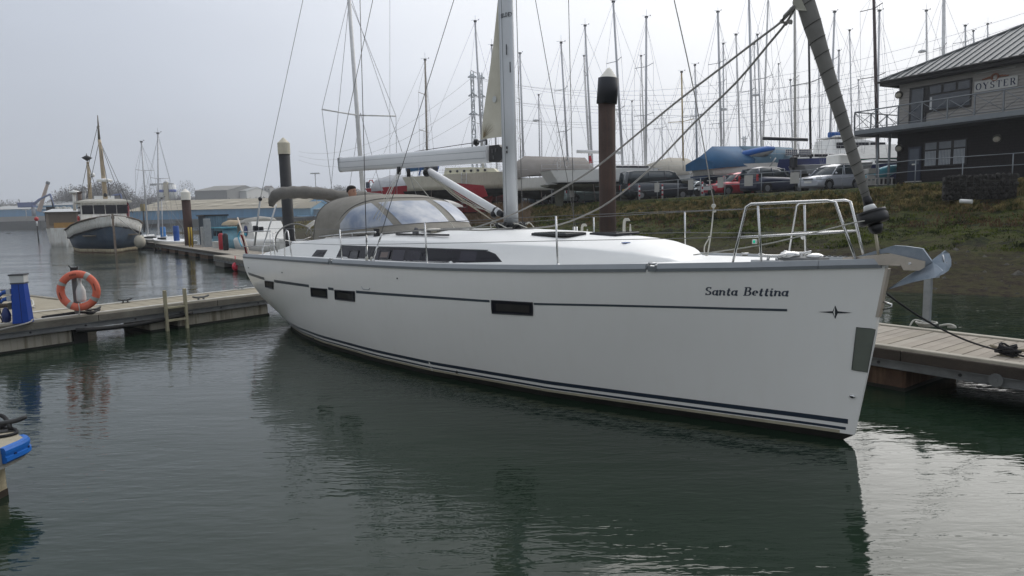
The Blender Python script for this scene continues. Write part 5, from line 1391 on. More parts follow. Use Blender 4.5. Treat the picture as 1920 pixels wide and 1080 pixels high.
# boom
g0 = yp(942, 288, 1, 0); bt_ = .55; be = yp(641, 309, 1, bt_); b1 = yp(918, 289, 1, .03)
bd = (be-b1).normalized(); bn = Vector((-bd.y, bd.x, 0)).normalized(); bu = bd.cross(bn); bu = bu if bu.z > 0 else -bu
def boom_ring(P, h, w): return [P+bn*(w*math.copysign(abs(math.cos(a))**.6, math.cos(a)))+bu*(h*math.copysign(abs(math.sin(a))**.75, math.sin(a))) for a in [2*PI*j/20 for j in range(20)]]
h1 = 16/FOC*(YO+ES*b1.x).y*1.01; h2 = 13.2/FOC*(YO+ES*be.x+ET*be.y).y
boom = MB().loft([boom_ring(b1, h1, .085), boom_ring(b1.lerp(be,.5), (h1+h2)/2, .08), boom_ring(be, h2, .07)], True, True, True, True).build('boom', alu_w, yacht)
for f, w in ((.32,.003),(-.45,.003)): 
    p_ = b1+bu*h1*f; q_ = be+bu*h2*f; s_ = 1 if bn.y > 0 else -1
    MB().tube([p_+bn*s_*.084, q_+bn*s_*.069], .004, 4).build('boom_groove', mat('groove_grey', (.36,.38,.40), .5), boom)
MB().loft([boom_ring(be, h2*1.03, .074), boom_ring(be+bd*.03, h2*1.03, .074), boom_ring(be+bd*.06, h2*.8, .05)], True, True, True, False).build('boom_end_cap', mat('end_grey', (.30,.32,.33), .5), boom)
MB().tube([be+bu*h2*.2, be+bd*.10+bu*h2*.3, be+bd*.10+bu*h2*.95], .03, 8).build('end_block', black_p, boom)
gn = MB().prism([yp(x, y, 1, .075) for x, y in ((917,273),(935,271),(942,279),(943,296),(935,304),(917,304))], (0,-.15,0)).build('gooseneck', black_p, yacht)
MB().tube([g0, (MS,0,g0.z)], .03, 8).build('gooseneck_pin', steel, gn)
for x, y in ((923,283),(930,281),(925,295)): P = yp(x, y, 1, .079); MB().box(P, (.012,.004,.03)).build('casting_slot', mat('slot_grey', (.10,.10,.10), .5), gn)
# sheet along the boom top to the clew
bk_ = yp(893, 267, 1, .02)
MB().tube([b1+bd*1.9+bu*h1, bk_], .006, 6).build('outhaul', rope_k, yacht); MB().lathe([(.01,-.06),(.05,-.03),(.055,.02),(.03,.05)], bk_, 10).build('outhaul_block', black_p, yacht)
MB().tube([bk_, yp(905,264,1,.02), yp(912,262,1,.02)], .02, 6).build('clew_shackle', mat('worn_grey', (.32,.32,.33), .5, .3), yacht); MB().tube([yp(912,262,1,.02), yp(912,272,1,.02)], .02, 6).build('clew_car', frame_d, yacht)
# visible corner of the mainsail
tri = [(903,262),(904,238),(908,205),(916,150),(925,85),(934,0),(938,-60)]
rings = []
for x, y in tri:
    P = yp(x, y, 1, .015); xm = 944 if y > 100 else 942; yr = y if y < 240 else 258; Q = yp(xm, min(y, 256), 1, .0)
    rings.append([P.lerp(Q, k/6)+Vector((0, .03*math.sin(k/6*PI), 0)) for k in range(7)])
main = MB().loft([[Vector(p)+Vector((0,.004,0)) for p in r] for r in rings], False, smooth=True)
main.loft([[Vector(p)-Vector((0,.004,0)) for p in r] for r in rings], False, smooth=True)
ml = main.build('mainsail', mat('cream_sailcloth', (.55,.52,.42), .85, var=.10, vs_=3, col2=(.66,.63,.53), c2amt=(.3,.7), bump=.25, bs=9), yacht, fix=False)
st_ = MB(); rn = random.Random(6)
for k in range(13):
    x1 = 904+k*1.9+rn.uniform(-1,1); y1 = 222+abs(k-5)*2.2+rn.uniform(-5,6); P = yp(906,258,1,.045); Q = yp(x1+2,y1,1,.052); d_ = (Q-P).normalized(); w_ = Vector((0,.0,0))+d_.cross(Vector((0,1,0)))*.010
    st_.add([P+w_*.4, Q, P-w_*.4], [(0,1,2)])
st_.build('rust_crease', mat('sail_stain', (.20,.15,.07), .9), ml, fix=False)
P = yp(927,186,1,.05); MB().tube([P, P+Vector((0,.002,0))], .05, 10).build('sail_patch', mat('patch_white', (.55,.57,.56), .7), ml)
# vang
va = yp(803, 320, 1, .02); vb = yp(936, 399, 1, .02)
MB().tube([va, vb], .062, 12).build('vang_tube', alu_w, yacht); MB().tube([vb-(vb-va).normalized()*.10, vb+(vb-va).normalized()*.10], [.066,.045], 12).build('vang_heel', frame_d, yacht); MB().tube([va-(vb-va).normalized()*.06, va+(vb-va).normalized()*.05], .068, 12).build('vang_head', frame_d, yacht)
MB().tube([va, va+Vector((.06,0,.16))], .05, 8).build('vang_fitting', mat('car_grey', (.10,.10,.11), .4, .4), yacht)
MB().ball(yp(800,324,1,.06), .075, 10, 6).build('vang_block', black_p, yacht); MB().ball(yp(926,402,1,.06), .06, 10, 6).build('vang_lower_block', black_p, yacht)
for k in range(3): yline('vang_line', [(803+k*3,328+k,.05),(865,368+k*5,.06),(927,404-k*3,.06)], .006, rope_w)
for k in range(2): yline('reef_line', [(806,331,.1),(870,375+k*3,.08),(938,424-k*2,.05)], .0075, mat('rope_tan', (.40,.37,.29), .85, var=.2))
# mainsheet
for x0, x1, y1, t1 in ((748,706,412,1.0),(750,711,414,1.0),(752,703,436,1.02),(745,700,410,1.0)): yline('mainsheet_fall', [(x0,322,.42),((x0+x1)/2,368,.7),(x1,y1,t1)], .0055, rope_w)
yline('mainsheet_fall', [(770,328,.42),(810,376,.2),(852,427,.0)], .0065, rope_w)
for x, y in ((748,320),(766,324)): P = yp(x, y, 1, .42); MB().tube([P+Vector((0,0,.07)), P-Vector((0,0,.07))], .035, 8).build('mainsheet_block', black_p, yacht)
# ---- standing rigging
def chain(px, base_s, base_t, top_px, name, r, m=wire):
    pass
cz = ZS(6.5)+.05
chA = Vector((6.56, hull_t(6.56, ZS(6.56))-.06, cz)); chB = Vector((6.42, hull_t(6.42, ZS(6.42))-.06, cz))
def wire_up(name, base, px, py, t, zend, r=.0055):
    Q = yp(px, py, 1, t); d = (Q-base).normalized(); E_ = base+d*((zend-base.z)/d.z); MB().tube([base, E_], r, 6).build(name, wire, yacht); return E_
eA = wire_up('cap_shroud', chA, 675, 0, 1.45, 7.2, .007)
eB = wire_up('lower_shroud', chB, 851, 0, .75, 6.6, .006)
for b_, q_ in ((chA, (687,440)), (chB, (716,437))):
    P = yp(q_[0], q_[1], 1, b_.y-.08); d = (P-b_)
    MB().tube([b_+d*.15, b_+d*.62], .016, 8).build('turnbuckle', steel, yacht); MB().tube([b_+d*.72, b_+d*.98], .014, 8).build('turnbuckle', steel, yacht); MB().tube([b_-Vector((0,0,.03)), b_+d*.15], .022, 8).build('chainplate', steel, yacht)
tw = MB()
for b_ in (chA, chB):
    for k in range(3): tw.ball(b_+Vector((0,.0,.02+.028*k)), .026, 8, 5)
tw.build('lashing_tape', rope_w, yacht)
sp = MB().tube([(MS,0,6.9),(MS+.35,1.42,7.15)], .03, 8, flat=.6).tube([(MS,0,6.9),(MS+.35,-1.42,7.15)], .03, 8, flat=.6).build('spreader', alu, yacht)
cB = Vector((6.5,-1.80,cz))
wire_up('cap_shroud', yp(1081,434,1,-1.8), 1004, 0, -1.3, 7.2, .0065); wire_up('lower_shroud', yp(1076,434,1,-1.76), 1066, 0, -1.1, 6.8, .006)
for px in (1081, 1076): P = yp(px, 430, 1, -1.8); MB().tube([yp(px,425,1,-1.8), yp(px,436,1,-1.8)-Vector((0,0,.3))], .02, 8).build('turnbuckle', steel, yacht)
wire_up('halyard', yp(980,425,1,-.15), 968, 0, -.08, 9, .006)
# topping lift, backstay, inner stays
tl = be+bd*.10+bu*h2*.95; wire_up('topping_lift', tl, 699, 0, .38, 9, .006)
bs0 = yp(481, 430, 1, 1.25); wire_up('backstay', yp(488,373,1,1.22), 568, 0, 1.0, 9, .0055)
MB().tube([yp(477,462,1,1.3), yp(488,373,1,1.22)], .022, 8).build('backstay_tube', mat('pale_tube', (.42,.44,.45), .5), yacht); MB().ball(yp(488,373,1,1.22), .05, 8, 6).build('backstay_fitting', frame_d, yacht)
wire_up('thin_halyard', yp(731,436,1,-1.6), 731, 0, -1.3, 9, .004)
P = yp(1330, 475, 1, -.5)
yline('spare_halyard', [(1264,0,-.4),(1300,165,-.45),(1339,385,-.5)], .007, rope_g)
yline('spare_halyard_tail', [(1338,388,-.5),(1334,430,-.5),(1327,478,-.5)], .009, rope_w)
MB().ball(yp(1338,386,1,-.5), .028, 8, 6).ball(yp(1340,396,1,-.5), .018, 8, 6).ball(yp(1330,445,1,-.5), .018, 8, 6).build('knot', rope_w, yacht)
yline('hanging_tail', [(1330,446,-.5),(1321,462,-.5),(1322,478,-.5),(1328,478,-.5)], .008, rope_w)
# ---- stanchions and guard wires
def stan(base, toppx, name='stanchion'):
    b_ = yedge(*base, .05); b_.z = zb(b_.x)-.01
    T = yp(toppx[0], toppx[1], 1, b_.y+.0); T = Vector((lerp(b_.x, T.x, .5), b_.y, T.z))
    for f in ((lambda p: Vector(p)), mir):
        MB().tube([f(b_), f(T)], .0125, 8).lathe([(.026,-.005),(.026,.02),(.015,.05)], f(b_), 10).build(name, steel, yacht)
    return b_, T
s1 = stan((641,492), (636,430)); s2 = stan((801,498), (795,418)); s3 = stan((1046,497), (1040,405))
ptop = yp(541, 434, 1, 1.85); pmid = yp(543, 462, 1, 1.85)
for f in ((lambda p: Vector(p)), mir):
    pts = [f(Vector((10.9,1.86,s1[1].z))), f(s1[1]), f(s2[1]), f(s3[1]), f(pA.lerp(pB,.97))]
    MB().tube(pts, .004, 5).build('guard_wire', wire, yacht)
    pts = [f(Vector((10.9,1.87,lerp(zb(10.9), s1[1].z,.5)))), *[f(a.lerp(b,.52)) for a, b in (s1, s2, s3)], f(pA.lerp(pB,.48))]; MB().tube(pts, .004, 5).build('guard_wire', wire, yacht)
for px, y0, y1 in ((1177,414,442),(1097,424,437)):
    a = yp(px, y0, 1, -1.25 if px > 1150 else -1.45); b = a-Vector((0,0,.55)); cm_ = MB()
    for k in range(4): cm_.tube(smoothpts([a+Vector((.02*k-.04,0,.0)), a+Vector((.0+.015*k,.0,.035)), a+Vector((.05+.012*k,0,-.02)), a+Vector((.05+.01*k,0,-.22)), a+Vector((-.03-.01*k,0,-.25)), a+Vector((-.05,0,-.05))], 4), .009, 6)
    cm_.build('rope_hank', rope_w, yacht)
# ---- stern: pushpit, wheel, backrest, flag staff
def tubep(name, L, r=.0125, m=steel): return MB().tube([yp(x, y, 1, t) for x, y, t in L], r, 8).build(name, m, yacht)
for L in ([(506.5,433,1.86),(508,491,1.86)], [(512,437,1.84),(517,492,1.86)], [(534,490,1.88),(533.5,438,1.86),(537,431.5,1.86),(540,434,1.86),(549,494,1.88)]): tubep('pushpit_leg', L)
tubep('pushpit_rail', [(507,433,1.86),(480,434,1.4),(451,435,.95)]); tubep('pushpit_rail', [(512,437,1.84),(520,435,1.3)], .01)
tubep('pushpit_mid_rail', [(517,460,1.86),(480,461.5,1.5),(455,462,1.1)], .010); 
for f in (1,):
    MB().tube([(11.0,-1.8,zb(11)), (11.1,-1.8,2.2), (11.9,-1.5,2.2), (11.95,-1.0,2.2), (11.95,-1.0,zb(11.9))], .0125, 8).build('pushpit_hoop', steel, yacht)
tubep('bimini_leg', [(518,384,1.72),(505,425,1.76),(492,468,1.78),(493.5,487,1.8)], .016, mat('bright_tube', (.72,.73,.74), .3, .7))
tubep('flagstaff', [(445.5,408,.9),(458,447,1.0),(471,486,1.1)], .018, mat('flagstaff_wood', (.55,.47,.38), .5))
for x, y in ((479,428),(489,430)): P = yp(x, y, 1, 1.3); MB().bbox(P, (.05,.05,.06), .01).build('pushpit_pad', frame_d, yacht)
MB().tube(smoothpts([yp(451,434,1,.9), yp(447,441,1,.9), yp(449,452,1,.9), yp(454,462,1,.9)],4), .02, 8).build('horseshoe_float', mat('float_blue', (.10,.35,.50), .6), yacht)
# wheel
wc = Vector((11.35, .72, 1.95)); wp = yp(554, 455, 1, .72); wc = wp
pts = [wc+Vector((.10*math.sin(a)*0, .44*math.cos(a), .44*math.sin(a))) for a in np.linspace(0, 2*PI, 41)]
def wheel(c_):
    pts = [c_+Vector((0, .44*math.cos(a), .40*math.sin(a))) for a in np.linspace(0, 2*PI, 41)]
    w_ = MB().tube(pts, .016, 8, caps=False).build('steering_wheel', mat('wheel_rim', (.19,.19,.18), .5, .2), yacht)
    for k in range(5):
        a = k*2*PI/5+.3; MB().tube([c_, c_+Vector((0,.43*math.cos(a),.39*math.sin(a)))], .008, 6).build('spoke', steel, w_)
    MB().tube([c_+Vector((-.05,0,0)), c_+Vector((.25,0,0))], .03, 8).build('hub', steel, w_); MB().bbox((c_.x-.22,c_.y,1.55), (.12,.15,.34), .03).build('pedestal', gel_d, w_)
wheel(Vector((11.1, yp(554,455,0,11.1).y, yp(554,455,0,11.1).z))); wheel(Vector((11.1,-.75,yp(554,455,0,11.1).z)))
# flag
fl = []
for i in range(9):
    v = i/8; row = []
    for j in range(6):
        u = j/5; y = lerp(440, 486, v); x = lerp(450+v*14, 465+v*1-(1-v)*8, u) + 1.2*math.sin(v*5+u*3)
        P = yp(x, y, 1, .98+.05*math.sin(u*7+v*2)); row.append(P)
    fl.append(row)
o = MB().loft(fl, False, smooth=True).build('ensign', mat('ensign_red', (.33,.012,.018), .8, var=.15, vs_=6), fix=False); o.matrix_world = Matrix.Translation(YO) @ Matrix.Rotation(YANG, 4, 'Z'); tag(o, 'furled red flag hanging from the staff at the yacht stern', 'flag')
# ---- sprayhood
sh = MB(); NU = 40
def spw(c, p): return math.copysign(abs(c)**p, c)
def hood(v, u):
    """u 0 starboard .. 1 port; v 0 screen foot, 1 top of the screen, 2 aft edge"""
    a = PI*u; c = math.cos(a); s_ = math.sin(a)
    base = Vector((7.12+1.85*abs(spw(c,.75))**4.2, 1.30*spw(c,.75), roof_z(7.3,0)+.015-.10*abs(c)**2))
    base.z = max(roof_z(base.x, base.y)+.0, base.z)
    frt = Vector((8.28+.72*(1-s_**.55), 1.24*spw(c,.62), 2.05+.66*s_**.50))
    aft = Vector((9.40+.22*(1-s_**.6), 1.36*spw(c,.58), 1.93+.86*s_**.52))
    if v <= 1:
        P = base.lerp(frt, v); bul = .07*math.sin(v*PI); return P+Vector((-bul*.8, spw(c,.7)*bul*.6, bul*.5))
    w = v-1; P = frt.lerp(aft, w); return P+Vector((0, 0, .05*math.sin(w*PI)*s_))
rings = [[hood(v, k/NU) for k in range(NU+1)] for v in (0,.15,.35,.55,.75,.9,1,1.2,1.45,1.7,1.9,2)]
hd = MB().loft(rings, False, smooth=True)
hd = hd.build('sprayhood', canvas, yacht, fix=False)
vin = bpy.data.materials.new('vinyl_window'); vin.use_nodes = True; b_ = vin.node_tree.nodes['Principled BSDF']
b_.inputs['Base Color'].default_value = (.42,.46,.52,1); b_.inputs['Roughness'].default_value = .32; b_.inputs['Alpha'].default_value = .80; b_.inputs['Specular IOR Level'].default_value = .6
nn_ = vin.node_tree.nodes.new('ShaderNodeTexNoise'); nn_.inputs['Scale'].default_value = 2.6; nn_.inputs['Detail'].default_value = 4; tt_ = vin.node_tree.nodes.new('ShaderNodeTexCoord'); vin.node_tree.links.new(tt_.outputs['Object'], nn_.inputs['Vector'])
cr_ = vin.node_tree.nodes.new('ShaderNodeValToRGB'); cr_.color_ramp.elements[0].position = .38; cr_.color_ramp.elements[1].position = .62; cr_.color_ramp.elements[0].color = (.24,.30,.42,1); cr_.color_ramp.elements[1].color = (.52,.55,.60,1)
vin.node_tree.links.new(nn_.outputs['Fac'], cr_.inputs[0]); vin.node_tree.links.new(cr_.outputs[0], b_.inputs['Base Color'])
def pane(u0, u1, v0, v1, cut=0.0):
    V = []; F = []; n, m_ = 12, 8
    for i in range(n+1):
        for j in range(m_+1):
            u = lerp(u0, u1, i/n); vv0, vv1 = v0, v1
            if cut: vv1 = v1-cut*max(0, (1-i/n*2.2))**2*(v1-v0) if cut > 0 else v1+cut*max(0, (i/n*2.2-1.2))**2*(v1-v0)
            v = lerp(vv0, vv1, j/m_); P = hood(v, u); Q = hood(v, min(1, u+.01))-P; W = hood(v+.01, u)-P; nr = Q.cross(W).normalized()
            if nr.x > 0 and nr.z < 0: nr = -nr
            if nr.dot(P-Vector((9.4,0,1.9))) < 0: nr = -nr
            V.append(tuple(P+nr*.012))
    for i in range(n):
        for j in range(m_): F.append((i*(m_+1)+j, (i+1)*(m_+1)+j, (i+1)*(m_+1)+j+1, i*(m_+1)+j+1))
    return MB().add(V, F, True).build('window_pane', vin, hd, fix=False)
pane(.10, .325, .16, .90, .55); pane(.36, .525, .16, .86); pane(.56, .86, .16, .88, -.5)
for v in (0, 2): MB().tube([hood(v, k/NU)+Vector((0,0,.0)) for k in range(NU+1)], .013, 6).build('edge_piping', canvas_d, hd)
MB().tube([hood(1, k/NU)+Vector((0,0,.004)) for k in range(NU+1)], .010, 6).build('hoop_seam', canvas_d, hd)
# ---- folded bimini in its grey boot
pts = [(509,384,1.70),(512,374,1.68),(522,364,1.6),(545,361,1.35),(575,361,1.0),(610,364,.55),(640,368,.15)]
P3 = smoothpts([yp(x, y, 1, t) for x, y, t in pts]+[Vector((11.15,-.6,2.83)), Vector((11.15,-1.2,2.74)), Vector((11.15,-1.62,2.55))], 5)
rs = [interp(i/(len(P3)-1), [0,.06,.2,.4,.6,1], [.055,.08,.118,.13,.125,.09])*(1+.07*math.sin(i*1.7)) for i in range(len(P3))]
bm_ = MB().tube(P3, rs, 14, flat=.95).build('bimini_boot', canvas_d, yacht)
MB().tube([P3[0]-Vector((0,-.01,.03)), P3[0]-Vector((0,0,.0))], [.05,.05], 10).build('boot_opening', black_p, bm_)
MB().tube([Vector((11.15,-1.62,2.55)), Vector((11.5,-1.8,zb(11.5)))], .016, 8).build('bimini_leg', steel, yacht)

# ================================================================ the man in the cockpit
def skin_body(name, verts, edges, radii, m, parent=None, sub=1, root=0):
    me = bpy.data.meshes.new(name); me.from_pydata([tuple(v) for v in verts], edges, []); o = bpy.data.objects.new(name, me); C.objects.link(o)
    mod = o.modifiers.new('skin', 'SKIN'); mod.use_smooth_shade = True
    for i, r in enumerate(radii): me.skin_vertices[0].data[i].radius = (r, r) if not isinstance(r, tuple) else r
    me.skin_vertices[0].data[root].use_root = True
    s_ = o.modifiers.new('sub', 'SUBSURF'); s_.levels = sub; s_.render_levels = sub
    dg = bpy.context.evaluated_depsgraph_get(); me2 = bpy.data.meshes.new_from_object(o.evaluated_get(dg)); me2.name = name
    o.modifiers.clear(); o.data = me2; me2.materials.clear(); me2.materials.append(m); me2.polygons.foreach_set('use_smooth', [True]*len(me2.polygons))
    if parent: o.parent = parent
    return o
hp_ = yp(657, 348, 1, .36); zh = hp_.z; fz = 1.25; Hh = zh-fz
man = thing('person', 'man with short dark hair standing in the cockpit, only his head above the sprayhood', 'person', YO+ES*hp_.x+ET*hp_.y+Vector((0,0,fz)), YANG+PI*.62)
k = Hh/1.8
skinm = mat('skin', (.42,.23,.16), .5, var=.06)
V = [(0,0,.95),(0,.0,1.12),(0,.0,1.32),(0,0,1.45),(0,.01,1.53),(0,.02,1.58), (.10,0,.88),(.11,0,.5),(.11,-.02,.08),(.11,.12,.03), (-.10,0,.88),(-.11,0,.5),(-.11,-.02,.08),(-.11,.12,.03), (.19,0,1.42),(.24,.0,1.15),(.24,.14,.93),(.23,.20,.88), (-.19,0,1.42),(-.24,0,1.15),(-.24,.14,.93),(-.23,.20,.88)]
E_ = [(0,1),(1,2),(2,3),(3,4),(4,5),(0,6),(6,7),(7,8),(8,9),(0,10),(10,11),(11,12),(12,13),(3,14),(14,15),(15,16),(16,17),(3,18),(18,19),(19,20),(20,21)]
R_r = [.14,.14,.16,.12,.06,.055,.095,.06,.045,.04,.095,.06,.045,.04,.065,.048,.036,.03,.065,.048,.036,.03]
skin_body('body', [Vector(v)*k for v in V], E_, [r*k for r in R_r], mat('dark_jacket', (.03,.045,.085), .85, var=.1), man)
# head: lofted rings with brow, nose and chin
def head(parent, c0, sc, skin, hairm):
    lv = [(-.115,.035,.045,.02),(-.10,.050,.062,.022),(-.07,.062,.075,.015),(-.03,.070,.085,.008),(.01,.074,.090,.0),(.05,.076,.094,-.004),(.085,.070,.088,-.006),(.11,.05,.065,-.008),(.122,.02,.03,-.008)]
    rings = []
    for z, a, b, oy in lv:
        ring = []
        for j in range(18):
            th = 2*PI*j/18; x = a*math.sin(th); y = b*math.cos(th)+oy
            if math.cos(th) > .9: y += interp(z, [-.08,-.035,-.02,.02,.04], [0,.006,.022,.006,0])
            if abs(abs(th if th < PI else 2*PI-th)-.42) < .2 and .0 < z < .03: y -= .008
            ring.append((c0[0]+x*sc, c0[1]+y*sc, c0[2]+z*sc))
        rings.append(ring)
    h = MB().loft(rings, True, True, True, True).build('head', skin, parent)
    for s in (-1, 1):
        MB().ball((c0[0]+s*.074*sc, c0[1]-.005*sc, c0[2]+.005*sc), .022*sc, 8, 6, (.4,.8,1.3)).build('ear', skin, h)
        MB().ball((c0[0]+s*.03*sc, c0[1]+.078*sc, c0[2]+.012*sc), .010*sc, 8, 6, (1.2,.5,.6)).build('eye', mat('eye_dark', (.02,.015,.012), .3), h)
        MB().box((c0[0]+s*.03*sc, c0[1]+.086*sc, c0[2]+.032*sc), (.016*sc,.004*sc,.003*sc)).build('brow', hairm, h)
    MB().box((c0[0], c0[1]+.088*sc, c0[2]-.055*sc), (.022*sc,.004*sc,.004*sc)).build('mouth', mat('lips', (.30,.12,.09), .6), h)
    rings = []
    for z, a, b, oy in [(.0,.078,.06,-.045),(.03,.081,.075,-.032),(.06,.082,.094,-.012),(.09,.078,.096,-.006),(.118,.058,.074,-.008),(.134,.02,.03,-.008)]:
        rings.append([(c0[0]+a*math.sin(2*PI*j/18)*sc, c0[1]+(b*math.cos(2*PI*j/18)+oy)*sc*1.02, c0[2]+z*sc) for j in range(18)])
    MB().loft(rings, True, True, True, True).build('hair', hairm, h)
head(man, (0, .03*k, Hh-.130*1.05), 1.05, skinm, mat('dark_hair', (.02,.015,.012), .8, var=.3, vs_=40))

# ================================================================ THE YARD BEHIND THE BANK
def Mof(t): return Matrix.Translation(t.location) @ Matrix.Rotation(t.rotation_euler[2], 4, 'Z')
def wbuild(mb, name, m, t):
    """shapes given in world coordinates become a part of thing t"""
    I = Mof(t).inverted(); mb.v = [tuple(I @ Vector(p)) for p in mb.v]; return mb.build(name, m, t)
HX = [0,.06,.15,.3,.5,.7,.85,.95,1.0]
HB = [.62,.72,.82,.95,1.0,.86,.55,.22,.02]
def hull_rings(L, B, sheer0, sheer1, kz, wl, part, rake=.06):
    rings = []
    for f, b in zip(HX, HB):
        x = -L/2+L*f; zs = lerp(sheer0, sheer1, f**1.6); zk = kz+(wl-kz)*(abs(f-.45)/.55)**2.2*(.85 if f > .45 else 1.05)
        row = []
        vv = (0,.3,.6,.85,1) if part else (0,.35,.7,1)
        for v in vv:
            if part: z = lerp(wl, zs, v); hb = B/2*b*(.90+.10*v if f < .8 else .72+.28*v); xx = x+(rake*L*(v) if f > .9 else (-.02*L*(1-v) if f > .02 else .06*L*(1-v)))
            else: z = lerp(min(zk, wl-.02), wl, v); hb = B/2*b*.90*math.sin(min(1, .08+v)*PI/2)**.8*(1 if f < .8 else .8); xx = x
            row.append((xx, hb, z))
        rings.append(row)
    return rings
def hull_parts(t, L, B, s0, s1, kz, wl, topm, botm, deckm, keel=True, keelm=None):
    for part, m, nm in ((1, topm, 'topsides'), (0, botm, 'underwater_hull')):
        R = hull_rings(L, B, s0, s1, kz, wl, part); mb = MB()
        n = len(R[0])
        ring = [[*r[::-1], *[(p[0], -p[1], p[2]) for p in r]] for r in R]
        mb.loft(ring, False, smooth=True)
        e = ring[0]; o = len(mb.v); mb.add(e, [tuple(range(len(e)))], False)
        mb.build(nm, m, t, fix=True)
    R = hull_rings(L, B, s0, s1, kz, wl, 1); mb = MB()
    dk = [[(r[-1][0], r[-1][1]-.03, r[-1][2]+.01), (r[-1][0], 0, r[-1][2]+.06), (r[-1][0], -r[-1][1]+.03, r[-1][2]+.01)] for r in R]
    mb.loft(dk, False).build('deck', deckm, t)
    if keel: MB().loft([[(-.02*L,-.09,.0),(.13*L,-.09,.0),(.13*L,.09,.0),(-.02*L,.09,.0)], [(-.06*L,-.16,kz+.2),(.2*L,-.16,kz+.2),(.2*L,.16,kz+.2),(-.06*L,.16,kz+.2)]], True, True, True).build('keel', keelm or botm, t)
    if keel: MB().prism([(-L*.44,.03,kz+.5),(-L*.36,.03,kz+.5),(-L*.38,.03,.5),(-L*.43,.03,.5)], (0,-.06,0)).build('rudder', botm, t)
    for x in (-.22, .22):
        for s in (-1, 1):
            MB().tube([(x*L, s*B*.62, 0), (x*L, s*B*.40, wl+.1)], .035, 5).box((x*L, s*B*.40, wl+.12), (.12,.05,.1)).build('stand_prop', mat('stand_steel', (.09,.07,.06), .8), t)
def cabin_parts(t, L, B, s0, x0, x1, h, m, wm, n=4, w=.55, port='round'):
    W = B*w/2
    z = s0
    MB().loft([[(x0*L,-W,z-.05),(x0*L,W,z-.05),(x0*L+.1,W*.85,z+h),(x0*L+.1,-W*.85,z+h)], [((x0+x1)/2*L,-W,z-.02),((x0+x1)/2*L,W,z-.02),((x0+x1)/2*L,W*.85,z+h*.95),((x0+x1)/2*L,-W*.85,z+h*.95)], [(x1*L,-W*.6,z),(x1*L,W*.6,z),(x1*L-.45,W*.5,z+h*.75),(x1*L-.45,-W*.5,z+h*.75)]], True, True, True).build('cabin', m, t)
    for k in range(n):
        x = lerp(x0+.03, x1-.08, (k+.5)/n)*L
        for s in (-1, 1):
            if port == 'round': MB().tube([(x, s*W*.93, z+h*.5), (x, s*(W*.93+.03), z+h*.5)], .11, 10).build('porthole', wm, t)
            else: MB().bbox((x, s*W*.93, z+h*.55), (L*(x1-x0)/n*.36, .03, h*.2), .02).build('cabin_window', wm, t)
spar_g = mat('spar_grey', (.47,.48,.50), .45, .3, var=.06); spar_w = mat('spar_white', (.66,.66,.65), .5); spar_k = mat('spar_black', (.012,.013,.018), .4); spar_y = mat('spar_wood', (.42,.33,.18), .6); spar_b = mat('spar_brown', (.055,.035,.035), .5)
rig_m = mat('yard_rigging', (.33,.33,.35), .6, .1)
def mast_parts(t, xt, yt, xb, yb, Y, th, m, spr=(), L=10, radar=None, wide=2.6, roll=0, fs=None, rig=True):
    """th thickness in pixels; spr: pixel heights of the spreaders"""
    A = at_y(xb, yb, Y); T = at_y(xt, yt, Y+.1); k = Y/FOC; r = th*k/2*.88; mb = MB()
    deckz = t.location.z+2.7
    B_ = A+(T-A)*((deckz-A.z)/(T.z-A.z)); mb.tube([B_, T], [r, r*.8], 8); wbuild(mb, 'mast', m, t)
    q_ = (int(xt*7) % 5)/5; mh = MB().tube([T+Vector((-.25-.15*q_,0,.10)), T+Vector((.2+.2*q_,0,.08))], .012, 4)
    if q_ > .3: mh.tube([T, T+Vector((0,0,.3+.4*q_))], .010, 4)
    mh.box(T, (r*1.2, .08, .06)).box(T+Vector((.24+.1*q_,0,.14)), (.04,.015,.03)); wbuild(mh, 'masthead_gear', mat('masthead_grey', (.12,.12,.125), .6), t)
    ang = t.rotation_euler[2]; ax = Vector((math.cos(ang), math.sin(ang), 0)); ay = Vector((-ax.y, ax.x, 0)); tips = []
    for y in spr:
        P = at_y(lerp(xb, xt, (yb-y)/(yb-yt)), y, Y)
        w = wide*.5*(.8+.2*(y/300))
        q1 = P+ay*w-ax*.25+Vector((0,0,.06)); q2 = P-ay*w-ax*.25+Vector((0,0,.06)); tips.append((q1, q2)); wbuild(MB().tube([q1, P], .03, 5), 'spreader', m, t); wbuild(MB().tube([q2, P], .03, 5), 'spreader', m, t)
    if rig:
        rg = MB(); bow = Vector(t.location)+ax*L*.48+Vector((0,0,2.9)); st = Vector(t.location)-ax*L*.47+Vector((0,0,2.8)); rr = .011 if Y < 60 else .014
        rg.tube([bow, T.lerp(B_, .04)], rr, 3).tube([st, T], rr, 3)
        for s in (0, 1):
            c_ = B_+ay*(1.3 if s == 0 else -1.3)-ax*.2
            pts = [c_]+[tp[s] for tp in sorted(tips, key=lambda q: q[0].z)]+[T.lerp(B_, .03)]; rg.tube(pts, rr, 3)
            if tips: rg.tube([c_, sorted(tips, key=lambda q: q[0].z)[0][s].lerp(sorted(tips, key=lambda q: q[0].z)[0][1-s], .5)], rr, 3)
        wbuild(rg, 'rigging', rig_m, t)
    if roll:
        bow = Vector(t.location)+ax*L*.46+Vector((0,0,3.0)); wbuild(MB().tube([bow, bow.lerp(T, .85)], [.07,.05], 6), 'furled_jib', mat('sail_roll', (.42,.42,.42), .8), t)
    if radar:
        P = at_y(lerp(xb, xt, (yb-radar)/(yb-yt)), radar, Y); wbuild(MB().lathe([(.1,-.1),(.28,-.06),(.3,.02),(.24,.12),(.02,.14)], P+ax*.35+Vector((0,0,0)), 12).tube([P, P+ax*.35-Vector((0,0,.08))], .03, 5), 'radar', mat('radar_white', (.55,.56,.57), .5), t)
